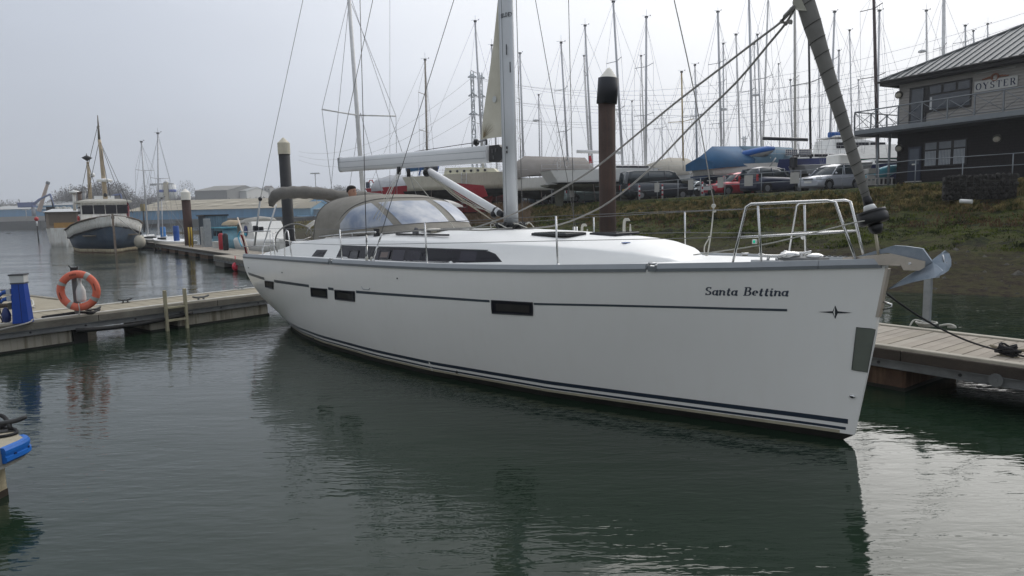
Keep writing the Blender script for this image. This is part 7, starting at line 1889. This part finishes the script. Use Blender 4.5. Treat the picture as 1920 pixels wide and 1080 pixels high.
panel('balcony_door', fx(1706), fx(1738), FZ+.02, z1, -.06, wfr); w = panel('door_glass', fx(1711), fx(1733), FZ+.15, z1-.12, -.10, wgl)
wd_ = panel('large_window', fx(1738), fx(1821.6), zb2, z1, -.06, wfr)
for p0, p1 in ((1744,1765),(1770,1792),(1797,1818)): panel('top_pane', fx(p0), fx(p1), z1-.52, z1-.10, -.095, wgl, wd_, .006)
panel('pane', fx(1744), fx(1819), zb2+.1, z1-.62, -.095, wgl, wd_, .006); panel('pale_pane_strip', fx(1745), fx(1749), zb2+.12, z1-.7, -.104, mat('strip_white', (.55,.56,.56), .8), wd_, .004)  # large pane, with a narrow pale strip down its left edge
# ground floor door and blinded windows
zt_ = fp(1720, 275).z; d_ = panel('entrance_door', fx(1708), fx(1732), GZc, zt_, -.06, mat('door_navy', (.012,.02,.045), .4)); panel('door_glass', fx(1711), fx(1729), GZc+.95, zt_-.12, -.10, mat('door_glass_blue', (.06,.08,.11), .08), d_, .01); panel('letter_plate', fx(1716), fx(1724), GZc+.92, GZc+1.0, -.10, plate_w, d_, .012); panel('sill', fx(1705), fx(1735), GZc-.06, GZc, -.12, brd, d_, .06)
zb3 = fp(1750, 311).z; zt3 = fp(1750, 267).z; blind = mat('blind_slats', (.34,.37,.40), .7)
for p0, p1 in ((1740,1761),(1766,1788.5),(1794,1815.5)):
    w = panel('window', fx(p0)-.08, fx(p1)+.08, zb3-.05, zt3+.05, -.06, wfr); panel('transom_pane', fx(p0), fx(p1), zt3-.40, zt3-.02, -.094, mat('pane_pale', (.16,.18,.20), .12), w, .006)
    n = 8; x0_, x1_ = fx(p0), fx(p1)
    for k in range(n): u0 = lerp(x0_, x1_, k/n); u1 = lerp(x0_, x1_, (k+.8)/n); panel('blind_slat', u0, u1, zb3+.02, zt3-.48, -.094, blind, w, .005)
# wall lamps
for px, py in ((1687,178),(1687,278),(1871,260)):
    P = fp(px, py); MB().tube([(P.x,-.02,P.z),(P.x,-.12,P.z)], .22, 16).build('lamp_bezel', mat('lamp_bronze', (.05,.045,.035), .5), club); MB().ball((P.x,-.12,P.z-.03), .18, 12, 8, (1,.5,.8)).build('lamp_glass', mat('lamp_cream', (.45,.42,.34), .4), club)
# sign with lettering and a small ornament
s0 = fp(1828, 174); s1_ = fp(1828, 154.5); e0 = fp(1909, 163); 
sg = MB().bbox(((s0.x+e0.x)/2, -.07, (s0.z+s1_.z)/2), ((e0.x-s0.x)/2, .025, (s1_.z-s0.z)/2), .006).build('sign_board', mat('sign_white', (.50,.50,.48), .6), club)
qs, wd = text_quads('OYSTER', gap=.22, wthick=.19, wthin=.06); V = []; F = []; hx = (s1_.z-s0.z)*.62; x0_ = lerp(s0.x, e0.x, .035); x1_ = lerp(s0.x, e0.x, .965)
for q in qs:
    o_ = len(V); V += [(lerp(x0_, x1_, x/wd), -.0985, s0.z+(s1_.z-s0.z)*.19+y*hx) for x, y in q]; F.append((o_, o_+1, o_+2, o_+3))
MB().add(V, F).build('sign_lettering', mat('sign_navy', (.012,.02,.06), .5), sg, fix=False)
P = fp(1867, 145); orn = mat('ornament_rust', (.22,.085,.045), .6)
og = MB().tube([(P.x+.16*math.cos(a), -.06, P.z+.17*math.sin(a)) for a in np.linspace(0, 2*PI, 17)], .05, 6, caps=False).build('sign_ornament', orn, club)
MB().ball((P.x,-.06,P.z), .10, 10, 8, (1,.3,1)).build('centre', mat('ornament_pale', (.40,.38,.36), .6), og)
for s in (-1, 1):
    for k in range(3): MB().bbox((P.x+s*(.30+.13*k), -.06, P.z+.03-.02*k), (.075,.02,.05-.01*k), .01).build('wing', orn, og)
a = fp(1828, 138, .05); b = fp(1904, 125, .05); MB().tube([a, b], .035, 6).build('sign_light_bar', mat('bar_pale', (.48,.48,.47), .5), club)
# balcony: slab, posts, rails, braces
OF = 1.6; rl = fp(1800, 178, OF); zs1 = FZ+.05; zs0 = FZ-.28; xl = fp(1602, 240, OF).x
steelg = mat('balcony_steel', (.22,.24,.255), .6, .4, var=.12, vs_=2)
MB().bbox(((xl+Lb)/2, -OF/2+.0, (zs0+zs1)/2), ((Lb-xl)/2, OF/2-.012, (zs1-zs0)/2), .01).build('balcony_slab', mat('slab_dark', (.055,.06,.065), .8), club); MB().bbox(((xl+Lb)/2, -OF-.02, (zs0+zs1)/2+.06), ((Lb-xl)/2, .03, .13), .01).build('edge_channel', steelg, club)
MB().box((xl/2, 1.6, (zs0+zs1)/2-.003), (-xl/2-.012, 1.5, (zs1-zs0)/2-.01)).build('side_deck', mat('slab_dark', (.055,.06,.065), .8), club)
RH = 1.1; zr = zs1+RH
def rail_run(p, q, n, brace):
    p = Vector(p); q = Vector(q)
    for k in range(n+1): c_ = p.lerp(q, k/n); MB().bbox((c_.x, c_.y, zs1+RH/2), (.032,.032,RH/2), .004).build('baluster_post', steelg, club)
    MB().tube([p+Vector((0,0,zr)), q+Vector((0,0,zr))], .038, 7).build('top_rail', steelg, club); MB().tube([p+Vector((0,0,zs1+.12)), q+Vector((0,0,zs1+.12))], .02, 6).build('bottom_rail', steelg, club)
    for k in range(n):
        a = p.lerp(q, k/n); b = p.lerp(q, (k+1)/n)
        MB().tube([a+Vector((0,0,zs1+.12)), b+Vector((0,0,zr-.05))], .018, 5).build('brace', steelg, club); MB().tube([b+Vector((0,0,zs1+.12)), a+Vector((0,0,zr-.05))], .018, 5).build('brace', steelg, club)
xs_ = [fp(p, 200, OF).x for p in (1689, 1721.7)]; pitch = 1.35
rail_run((xl,-OF,0), (xl+pitch*int((Lb-xl)/pitch),-OF,0), int((Lb-xl)/pitch), True); rail_run((xl,-OF,0), (xl,3.0,0), 3, True); rail_run((xl,3.05,0), (-.1,3.05,0), 2, True)
for px in (1645, 1667): P = fp(px, 300, .9); MB().tube([(P.x,-.9,GZc-.4),(P.x,-.9,zs0)], .07, 8).build('balcony_column', steelg, club)
# roof: hipped, of ribbed sheets
ov = .75; sl = .49; rdg = 6.0
E0 = Vector((-ov, -ov, EZ+.05)); rs_ = mat('roof_sheet', (.15,.16,.165), .55, .35, var=.08, vs_=1, stretch=(1,.3,1))
fas = mat('fascia_dark', (.022,.021,.021), .7)
MB().bbox((Lb/2, -ov+.02, EZ-.02), (Lb/2+ov, .03, .14), .01).build('fascia', fas, club); MB().bbox((-ov+.02, Db/2, EZ-.02), (.03, Db/2+ov-.06, .14), .01).build('fascia', fas, club); MB().box((Lb/2, -ov/2, EZ-.14), (Lb/2+ov, ov/2-.03, .02)).build('soffit', fas, club)
MB().tube([(-ov-.05,-ov-.07,EZ+.06),(Lb,-ov-.07,EZ+.06)], .07, 8).build('gutter', fas, club)
sw_ = .46; n = int((Lb+ov)/sw_)
for k in range(n):
    x0_ = -ov+k*sw_; x1_ = x0_+sw_-.012
    y0 = -ov-.05; ya = min(rdg, -ov+(x0_+ov)); yb_ = min(rdg, -ov+(x1_+ov))
    z = lambda y: EZ+.14+(y+ov)*sl
    q = [(x0_,y0,z(y0)),(x1_,y0,z(y0)),(x1_,yb_,z(yb_)),(x0_,ya,z(ya))]
    MB().prism(q, (0,0,-.03)).build('roof_sheet', rs_, club)
    if ya > y0+.1: MB().prism([(x0_-.02,y0-.02,z(y0)+.001),(x0_+.04,y0-.02,z(y0)+.001),(x0_+.04,ya,z(ya)+.001),(x0_-.02,ya,z(ya)+.001)], (0,0,.055)).build('seam', rs_, club)
z = lambda y: EZ+.13+(y+ov)*sl
MB().add([(-ov,-ov,z(-ov)),(rdg,rdg,z(rdg)),(rdg,Db-rdg+ov,z(rdg)),(-ov,Db+ov,z(-ov))], [(0,1,2,3)]).add([(-ov,Db+ov,z(-ov)),(rdg,rdg+.1,z(rdg)),(Lb,rdg+.1,z(rdg)),(Lb,Db+ov,z(-ov))], [(0,1,2,3)]).build('rear_roof', rs_, club, fix=False)
MB().tube([(-ov,-ov,z(-ov)+.06),(rdg,rdg,z(rdg)+.07),(Lb,rdg,z(rdg)+.07)], .07, 6).build('ridge_cap', mat('ridge_grey', (.20,.21,.215), .5, .3), club)
# green marquee under the balcony end and things below it
t = thing('green_marquee', 'green sided marquee with a white roof behind the clubhouse corner', 'marquee', (at_y(1640, 300, 52).x, 52, 3.2), -.2)
MB().box((0,0,1.2), (2.3,1.5,1.2)).build('wall', mat('marquee_green', (.01,.20,.12), .7, bump=.3, bs=3), t); MB().add([(-2.9,-2,2.4),(2.9,-2,2.4),(2.9,2,2.4),(-2.9,2,2.4),(-1,0,3.5),(1.4,0,3.5)], [(0,1,5,4),(1,2,5),(2,3,4,5),(3,0,4)]).build('roof', mat('marquee_white', (.50,.50,.48), .7), t)
for i, (px, c_, lab) in enumerate([(1654, (.08,.35,.45), 'turquoise kayak end leaning under the balcony'),(1634, (.45,.45,.42), 'pale crate stack under the balcony end')]):
    P = at_y(px, 320, 43); t = thing('stored_kayak' if i == 0 else 'crate_stack', lab, 'kayak' if i == 0 else 'crates', (P.x, 43, 3.45))
    if i == 0: MB().loft([[(x, w*math.cos(a), .8+x*.25+w*math.sin(a)) for a in np.linspace(0, 2*PI, 11)[:-1]] for x, w in ((-1.2,.05),(-.6,.32),(.4,.36),(1.1,.2),(1.4,.04))], True, True, True, True).build('hull', mat('kayak_teal', c_, .4), t)
    else:
        for k in range(3): MB().bbox((.0,0,.18+.36*k), (.35,.3,.15), .02).build('crate', mat('crate_pale', c_, .7), t)
rk_ = thing('pallet_rack', 'white slatted pallets standing under the balcony end', 'pallets', (at_y(1645, 335, 41).x, 41, 3.4), .1)
for k in range(8): MB().box((-.9+k*.26,0,.25), (.035,.03,.22)).build('slat', brd, rk_)
for z_ in (.06,.44): MB().box((0,.04,z_), (1.05,.02,.03)).build('rail', brd, rk_)
# small green hut beside the mast foot
t = thing('green_hut', 'small dark green hut with a grey roof right of the mast', 'hut', (at_y(983, 372, 66).x, 66, 2.9), .3); MB().box((0,0,.9), (1.1,1.0,.9)).build('wall', mat('hut_green', (.02,.07,.06), .8), t); MB().prism([(-1.3,-1.2,1.75),(0,-1.2,2.4),(1.3,-1.2,1.75)], (0,2.4,0)).build('roof', mat('hut_roof', (.12,.15,.16), .8), t); MB().box((.3,-1.02,1.0), (.25,.02,.25)).build('window', plate_w, t)

# ================================================================ THE FISHING BOAT AND ITS NEIGHBOURS ON THE FAR WALKWAY
sd = Vector((.58,-.815,0)).normalized(); SB = Vector((-30.6,52.9,0)); LS = 17.0; sc_ = SB-sd*LS/2
ship = thing('fishing_boat', 'old wooden fishing boat with dark blue hull, white bulwarks and tan masts', 'fishing boat', sc_, math.atan2(sd.y, sd.x))
sw = mat('ship_white', (.76,.75,.71), .6, var=.10, vs_=1.2, streak=.45, streakcol=(.30,.20,.11)); sbl = mat('ship_blue', (.036,.062,.098), .55, var=.25, vs_=1.5, streak=.25, streakcol=(.12,.12,.12)); srb = mat('ship_boot', (.50,.44,.30), .7, var=.15, streak=.8, streakcol=(.22,.07,.02)); srd = mat('ship_red', (.13,.03,.02), .8, var=.3)
XF = [0,.06,.2,.4,.6,.75,.86,.93,.97,1.0]; BW = [.55,.75,.93,1,1,.93,.76,.52,.28,.03]
shr = lambda f: interp(f, [0,.3,.6,.8,1], [2.0,1.75,1.9,2.3,2.85]); blu = lambda f: interp(f, [0,.3,.6,.8,1], [1.3,1.05,1.15,1.5,2.05])
def ship_band(name, z0, z1, m, off=0.0, fl=1.0):
    L_ = []; 
    for f, b in zip(XF, BW):
        x = -LS/2+LS*f; a = z0(f) if callable(z0) else z0; b1 = z1(f) if callable(z1) else z1; row = []
        for v in (0, .5, 1):
            z = lerp(a, b1, v); q = z/shr(f); w = 2.7*b*(.80+.20*q if f < .8 else .45+.55*q)+off; row.append((x+(.15*q if f > .95 else 0), w, z))
        L_.append(row)
    mb = MB().loft([[*r[::-1], *[(p[0], -p[1], p[2]) for p in r]] for r in L_], False, smooth=True); e = [*L_[0][::-1], *[(p[0], -p[1], p[2]) for p in L_[0]]]
    o = len(mb.v); mb.add(e, [tuple(range(len(e)))]); return mb.build(name, m, ship)
ship_band('bottom', -.6, .02, srd); ship_band('boot_topping', .02, .30, srb, .01); ship_band('blue_topsides', .30, blu, sbl); ship_band('bulwark', blu, shr, sw, .03)
for nm, fz, m, o_ in (('rubbing_strake', blu, mat('strake_dark', (.03,.03,.035), .8), .06), ('gunwale', shr, mat('gunwale_brown', (.10,.07,.05), .7), .05)):
    for s in (-1, 1): MB().tube([(-LS/2+LS*f, s*(2.7*b*(.80+.20*fz(f)/shr(f) if f < .8 else .45+.55*fz(f)/shr(f))+o_), fz(f)) for f, b in zip(XF, BW)], .07, 5).build(nm, m, ship)
MB().box((LS/2+.10,0,1.5), (.09,.07,1.5)).build('stem_post', mat('stem_rust', (.24,.20,.16), .8, var=.3, streak=.6, streakcol=(.15,.05,.02)), ship); MB().box((0,0,1.35), (LS*.42,1.9,.04)).build('deck', mat('ship_deck', (.20,.17,.13), .9), ship)
MB().loft([[(-.2,-1.75,1.4),(3.6,-1.75,1.4),(3.6,1.75,1.4),(-.2,1.75,1.4)],[(-.2,-1.7,4.0),(3.45,-1.7,4.0),(3.45,1.7,4.0),(-.2,1.7,4.0)]], True, True, True).build('wheelhouse', sw, ship)
MB().loft([[(-.5,-1.95,3.98),(3.85,-1.95,3.98),(3.85,1.95,3.98),(-.5,1.95,3.98)],[(-.5,-1.95,4.12),(3.85,-1.95,4.12),(3.85,1.95,4.12),(-.5,1.95,4.12)],[(-.4,-1.2,4.28),(3.7,-1.2,4.28),(3.7,1.2,4.28),(-.4,1.2,4.28)]], True, True, True).build('wheelhouse_roof', mat('roof_cream', (.52,.50,.44), .7), ship)
for k in range(4): y = -1.25+.83*k; MB().bbox((3.53,y,3.42), (.03,.385,.36), .02).build('window', glass_d, ship)
for s in (-1, 1):
    for x in (.6,1.6,2.7): MB().bbox((x,s*1.73,3.4), (.32,.03,.3), .02).build('window', glass_d, ship)
MB().box((3.6,.35,2.75), (.02,1.0,.10)).build('front_plank', frame_d, ship)
MB().tube([(2.0,-1.82+.0,2.5)]*1+[(2.0+.28*math.cos(a),-1.84,2.6+.28*math.sin(a)) for a in np.linspace(0,2*PI,13)][1:], .08, 6).build('lifebuoy', mat('buoy_red', (.45,.05,.04), .6), ship)
MB().box((2.4,.1,4.42), (.5,.7,.14)).build('roof_locker', gel_d, ship); MB().ball((3.0,.15,4.62), .16, 8, 6).build('searchlight', frame_d, ship)
tm = mat('mast_tan', (.50,.41,.29), .65, var=.15, streak=.3, streakcol=(.25,.15,.07))
def sp3(px, py, Y): return at_y(px, py, Y)
ym = 57.6
wbuild(MB().tube([sp3(201,408,ym), sp3(189,280,ym), sp3(186,262,ym)], [.20,.14,.12], 10), 'main_mast', tm, ship); wbuild(MB().tube([sp3(186,262,ym), sp3(184,232,ym), sp3(183,216,ym)], [.10,.06,.03], 6).tube([sp3(181,238,ym), sp3(187,237,ym)], .03, 5), 'topmast', mat('topmast_grey', (.22,.20,.17), .6), ship)
wbuild(MB().lathe([(.1,-.15),(.55,-.1),(.58,.05),(.3,.12),(.02,.15)], sp3(196,338,ym), 14), 'radar_dish', gel_d, ship)
ym2 = 63
wbuild(MB().tube([sp3(170,382,ym2), sp3(166,318,ym2), sp3(164,303,ym2)], [.17,.13,.10], 8), 'mizzen_mast', tm, ship); wbuild(MB().lathe([(.02,-.3),(.45,0),(.02,.25)], sp3(163,296,ym2), 8).tube([sp3(163,300,ym2), sp3(162,288,ym2)], .04, 4), 'radar_reflector', frame_d, ship)
wbuild(MB().tube([sp3(168,331,ym2), sp3(177,330,ym2)], .09, 6).ball(sp3(174,328,ym2), .2, 8, 6), 'white_lamp', gel_d, ship)
rg = MB()
for a, b, Ya in (((186,262),(249,400),56),((186,262),(236,398),58),((186,264),(163,372),60),((186,262),(207,370),57),((164,303),(150,372),64),((165,305),(185,372),62),((184,232),(165,312),60)): rg.tube([sp3(*a, ym), sp3(*b, Ya)], .022, 4)
wbuild(rg, 'rigging', frame_d, ship)
for px, py, py2, r, m in ((149,362,392,.16,mat('stack_brown', (.14,.10,.08), .7)),(158,360,384,.12,mat('stack_grey', (.4,.4,.4), .6)),(139,362,395,.14,sw)):
    wbuild(MB().tube([sp3(px,py,63), sp3(px+1,py2,63)], r, 8).tube([sp3(px-.5,py-2,63), sp3(px,py,63)], r*1.25, 8), 'funnel', m, ship)
wbuild(MB().lathe([(.3,-.1),(.42,0),(.4,.12),(.05,.2)], sp3(139,361,63), 12), 'dome', gel_d, ship); wbuild(MB().tube([sp3(130,348,63), sp3(130,364,63)], .03, 4), 'whip_aerial', gel_d, ship)
wbuild(MB().box(sp3(236,384,58), (.2,.05,.28)).tube([sp3(238,386,58), sp3(240,412,58)], .16, 6), 'rolled_flag', mat('flag_dark_red', (.16,.02,.03), .8), ship)
wbuild(MB().tube(smoothpts([sp3(199,410,54), sp3(201,424,54), sp3(206,426,54), sp3(207,412,54)],4), .03, 5).tube([sp3(221,408,53), sp3(262,442,52)], .025, 4), 'mooring_lines', rope_g, ship)
o = MB().ball((0,0,0), .42, 14, 10, (1,1,1.25)).tube([(0,0,.4),(.1,0,1.2)], .03, 5).build('ball_fender', mat('fender_cream', (.42,.39,.32), .7, var=.15)); o.location = at_y(262, 453, 54); tag(o, 'big cream ball fender hanging at the fishing boat bow', 'fender')
qs, wd = text_quads('STTOREN', gap=.15, wthick=.2, wthin=.1) if False else ([], 1)
# cabin boat behind on the left
t = thing('cabin_boat', 'white cabin boat with a beige covered side moored behind the fishing boat', 'boat', (at_y(124, 430, 74).x, 74, 0), math.atan2(sd.y, sd.x)-.05)
R_ = [[(x, w*k2, z) for k2, z in ((.75,-.3),(.9,.5),(1,1.9))] for x, w in ((-6,1.4),(-3,1.75),(1.5,1.75),(3.6,1.3),(4.6,.1))]
MB().loft([[*r[::-1], *[(p[0],-p[1],p[2]) for p in r]] for r in R_], False, True, True, True).build('hull', sw, t)
MB().box((-.4,0,2.7), (3.6,1.65,.85)).build('cabin_side', mat('beige_cover2', (.27,.23,.19), .9, var=.1), t); MB().loft([[(-4.2,-1.9,3.55),(3.6,-1.9,3.55),(3.6,1.9,3.55),(-4.2,1.9,3.55)],[(-4,-1,3.85),(3.4,-1,3.85),(3.4,1,3.85),(-4,1,3.85)]], True, True, True).build('cabin_roof', gel_d, t)
for k in range(3): MB().bbox((2.2-1.5*k,-1.68,3.0), (.3,.04,.45), .02).build('window', glass_d, t)
MB().box((3.22,-.2,2.8), (.04,1.2,.6)).build('front_screen', mat('screen_brown', (.16,.13,.10), .7), t); MB().box((3.27,.1,2.15), (.05,1.1,.28)).build('orange_board', mat('board_orange', (.38,.22,.07), .8), t)
m = MB(); rn = random.Random(9)
for k in range(6): m.ball((-3.6+1.1*k, rn.uniform(-.6,.6), 3.98), .25, 7, 5, (1.3,1,.6))
m.build('roof_gear', mat('roof_gear', (.35,.35,.33), .8, var=.4, vs_=2), t)
t = thing('davit_crane', 'small grey deck gear on the cabin boat roof edge', 'deck gear', at_y(100, 392, 74)); MB().box((0,0,0), (.5,.4,.25)).tube([(0,0,.2),(-.1,0,1.0)], .06, 5).build('winch_frame', frame_d, t)
# two small yachts beyond the walkway, far left
def small_yacht(label, px, Y, L, rz, hullm, mast, masty, th, spr, jib=False):
    t = thing('small_yacht', label, 'sailing boat', (at_y(px, 440, Y).x, Y, -1.55), rz, 'small yachts on the far walkway'); hull_parts(t, L, 2.2, 2.25, 2.45, 1.0, 1.62, hullm, bblue, gel_d, keel=False); cabin_parts(t, L, 2.2, 2.3, -.05, .3, .35, gel_d, frame_d, 2, .55, 'sq')
    mast_parts(t, mast[0], masty[0], mast[1], masty[1], Y, th, spar_g if th < 4 else spar_w, spr, L, wide=1.8); return t
small_yacht('small white yacht right of the ball fender with a bent pale mast', 277, 66, 6.0, 2.6, wtop, (265,277), (266,432), 3.6, (320,)); small_yacht('small white yacht with two thin masts left of the brown pile', 300, 60.5, 6.5, 2.7, wtop, (296,297), (250,432), 3.8, (335,))
t = small_yacht('little white boat nearest the brown pile with a winch post', 322, 56, 5.5, 2.5, wtop, (303,305), (372,440), 2.2, ())
# clutter on the walkway: each its own thing
def on_walk(px, v): 
    # the point of the walkway deck, v metres in from its near edge, seen in pixel column px
    lo, hi = 0.0, 62.0
    for _ in range(40):
        m_ = (lo+hi)/2; P = wk(m_, v); x = 960+FOC*((P-Vector((0,0,CAM_H))).dot(RT))/((P-Vector((0,0,CAM_H))).dot(_fw))
        if x > px: lo = m_
        else: hi = m_
    return wk(lo, v)
def barrel(px, v, col, label, h=.9, r=.28):
    t = thing('barrel', label, 'barrel', on_walk(px, v)); MB().lathe([(r*.95,0),(r,.05),(r,h*.33),(r*1.04,h*.35),(r,h*.37),(r,h*.66),(r*1.04,h*.68),(r,h*.7),(r,h*.95),(r*.9,h)], (0,0,0), 14).build('drum', mat('drum_'+label[:8], col, .45), t); MB().lathe([(r*.2,0),(r*.2,.04)], (.1,0,h), 8).build('cap', black_p, t)
barrel(248, 1.2, (.03,.16,.42), 'light blue pontoon power bollard beside the ball fender', 1.3, .22); barrel(332, 1.2, (.01,.07,.30), 'deep blue power bollard left of the brown pile', 1.4, .22)
for px, lab in ((356,'left of the two yellow posts beside the brown pile'),(361,'right of the two yellow posts beside the brown pile')):
    o = MB().tube([(0,0,0),(0,0,1.35)], .055, 8).build('yellow_post', mat('post_yellow', (.42,.28,.03), .6)); o.location = on_walk(px, .5); tag(o, lab, 'post')
t = thing('blue_hut', 'faded blue planked hut standing on the far walkway', 'hut', on_walk(402, 2.6)+Vector((0,0,-.2)), WANG+.05); bh = mat('faded_blue_wood', (.13,.19,.24), .85, var=.3, vs_=2, stretch=(1,1,.2))
MB().box((0,0,1.15), (.95,.75,1.15)).build('frame', mat('hut_inner', (.07,.09,.11), .9), t); 
for k in range(12): MB().bbox((-.88+.16*k,-.765,1.15), (.072,.015,1.14), .004).build('board', bh, t); 
for k in range(9): MB().bbox((-.965,-.66+.165*k,1.15), (.015,.075,1.14), .004).build('board', bh, t)
MB().box((0,0,2.33), (1.05,.85,.05)).build('roof', frame_d, t)
for px, w, h, c_, lab in ((385,.25,1.35,(.35,.36,.36),'pale grey cabinet at the left side of the blue hut'),(391,.14,1.9,(.28,.30,.31),'tall narrow grey box against the blue hut'),(407,.4,.42,(.45,.45,.42),'low white box in front of the blue hut')):
    P = on_walk(px, 1.3); t = thing('cabinet', lab, 'cabinet', P, WANG); MB().bbox((0,0,h/2), (w,.2,h/2), .02).build('case', mat('case_'+lab[:6], c_, .6, var=.15), t); MB().bbox((0,-.21,h*.5), (w*.8,.008,h*.4), .004).build('door', mat('case_door', (.38,.39,.39), .6), t)
for px, c_, lab in ((416,(.35,.02,.03),'red upright tube beside the black tyre stack'),(424,(.015,.015,.017),'black stack of fenders right of the red tube')):
    o = MB().lathe([(.13,0),(.16,.08),(.16,.9),(.08,1.0)], (0,0,0), 12).build('upright_fender', mat('fender_'+lab[:5], c_, .6)); o.location = on_walk(px, .9); tag(o, lab, 'fender')
# turquoise cabin boat with a dinghy on top
Pc = on_walk(438, 3.2); t = thing('cabin_cruiser', 'old turquoise cabin cruiser behind the walkway with a tan dinghy on its roof', 'boat', (Pc.x, Pc.y, 0), WANG+PI); tq = mat('turquoise_paint', (.11,.25,.31), .6, var=.2, vs_=1.5, streak=.4, streakcol=(.25,.25,.2))
MB().loft([[(x,-w,.1),(x,-w*1.1,1.0),(x,0,1.05),(x,w*1.1,1.0),(x,w,.1)] for x, w in ((-3.4,.9),(-1,1.15),(1.5,1.1),(3.2,.3))], True, True, True, True).build('hull', tq, t); MB().loft([[(-1.8,-.95,1),(1.2,-.95,1),(1.2,.95,1),(-1.8,.95,1)],[(-1.7,-.85,1.75),(.8,-.85,1.75),(.8,.85,1.75),(-1.7,.85,1.75)]], True, True, True).build('cabin', tq, t); MB().box((-.45,0,1.79), (1.5,1.0,.04)).build('cabin_roof', mat('roof_turq', (.10,.33,.42), .6), t)
for x in (-1.2,-.2,.6): MB().bbox((x,-.93,1.4), (.3,.03,.18), .02).build('window', glass_d, t)
d_ = thing('roof_dinghy', 'tan upturned dinghy lying on the turquoise boat roof', 'dinghy', (Pc.x, Pc.y, 1.85), WANG+.3); MB().loft([[(x, w*math.cos(a), .1+.75*w*math.sin(a)) for a in np.linspace(0, PI, 9)] for x, w in ((-1.1,.25),(-.8,.45),(.2,.5),(.9,.3),(1.2,.04))], False, True, True, True).build('hull', mat('dinghy_tan', (.42,.33,.22), .7), d_)
# white sports cruiser astern of the yacht
Pc = on_walk(497, 3.4); t = thing('motor_boat', 'white motor boat with grey canopy and an oval side window just astern of the yacht', 'motor boat', (Pc.x, Pc.y, 0), WANG+PI)
MB().loft([[(x,-w*.85,.05),(x,-w,1.0),(x,-w*.9,1.15),(x,0,1.2),(x,w*.9,1.15),(x,w,1.0),(x,w*.85,.05)] for x, w in ((-3.6,1.0),(-1,1.25),(1.6,1.15),(3.6,.2))], True, True, True, True).build('hull', wtop, t); MB().loft([[(-1.9,-1.0,1.1),(1.6,-1.0,1.1),(1.6,1.0,1.1),(-1.9,1.0,1.1)],[(-1.7,-.9,2.15),(.6,-.9,2.2),(.6,.9,2.2),(-1.7,.9,2.15)]], True, True, True).build('cabin', wtop, t)
MB().tube([(-.4,-.97,1.62),(-.4,-1.02,1.62)], .34, 18).build('oval_window', mat('window_navy', (.01,.03,.16), .3), t); MB().box((-.4,-1.03,1.42), (.24,.01,.07)).build('turquoise_stripe', mat('stripe_teal', (.03,.42,.55), .5), t)
MB().loft([[(x,-w,z-.25),(x,-w*.8,z),(x,0,z+.12),(x,w*.8,z),(x,w,z-.25)] for x, w, z in ((-3.2,.8,1.6),(-2.4,1.0,2.25),(-.6,1.05,2.4),(.4,.9,2.25))], False, True, True, True).build('canopy', mat('canopy_grey', (.30,.29,.26), .8, bump=.4, bs=5), t)
# white yacht stern seen beyond the wheel
t = thing('solar_arch', 'white tilted solar panel on thin struts beyond the yacht wheel', 'solar panel', at_y(590, 432, 24)); wbuild(MB().prism([at_y(573,423,24), at_y(588,413,24), at_y(600,412,24.6), at_y(582,425,24.6)], (0,0,-.03)), 'panel', gel_d, t); wbuild(MB().tube([at_y(580,424,24), at_y(583,442,24)], .02, 5).tube([at_y(580,424,24), at_y(574,440,24)], .02, 5).tube([at_y(600,412,24), at_y(612,411,24)], .02, 5), 'struts', stl, t)
# loose things on the far shore mud
m = MB(); rn = random.Random(31)
for k in range(60):
    x = rn.uniform(-62,-20); y = rn.uniform(85,128)
    if inside(x, y): m.tube([(x,y,ground(x,y)-.1),(x+rn.uniform(-.3,.3),y,ground(x,y)+rn.uniform(.4,1.3))], .07, 5)
o = stuff(m.build('mud_stakes', mat('stake_dark', (.06,.045,.035), .9))); o['label'] = 'dark stakes standing in the mud beyond the far walkway'; o['category'] = 'stakes'
t = thing('yellow_cabinet', 'small brown and yellow cabinet post before the long blue shed', 'cabinet', (at_y(268, 400, 120).x, 120, 1.0)); wbuild(MB().box(at_y(268, 389, 120), (.32,.3,.6)), 'box', mat('cab_tan', (.25,.20,.09), .8), t); wbuild(MB().tube([at_y(269,394,120), at_y(271,436,120)], .16, 6), 'leg', frame_d, t)
# gulls resting in the water on the left
for px, py, lab in ((16,438,'dark floating debris far out on the left'),): o = MB().ball((0,0,.05), .25, 8, 5, (2.2,1,.5)).tube([(.5,0,.1),(.9,0,.2)], .05, 5).build('driftwood', frame_d); o.location = at_z(px, py); tag(o, lab, 'driftwood')

# ================================================================ HAZE
hz = bpy.data.materials.new('haze'); hz.use_nodes = True; nt = hz.node_tree; nt.nodes.clear(); pv = nt.nodes.new('ShaderNodeVolumePrincipled'); ho = nt.nodes.new('ShaderNodeOutputMaterial')
pv.inputs['Color'].default_value = (.93,.96,1,1); pv.inputs['Density'].default_value = 0.0006; pv.inputs['Anisotropy'].default_value = 0.2; nt.links.new(pv.outputs[0], ho.inputs['Volume'])
hb = MB().box((0, 525, 59), (1252, 727, 61.5)).build('haze', hz); stuff(hb); hb.display_type = 'WIRE'
try: scn.cycles.volume_step_rate = 10; scn.cycles.volume_bounces = 0
except Exception: pass
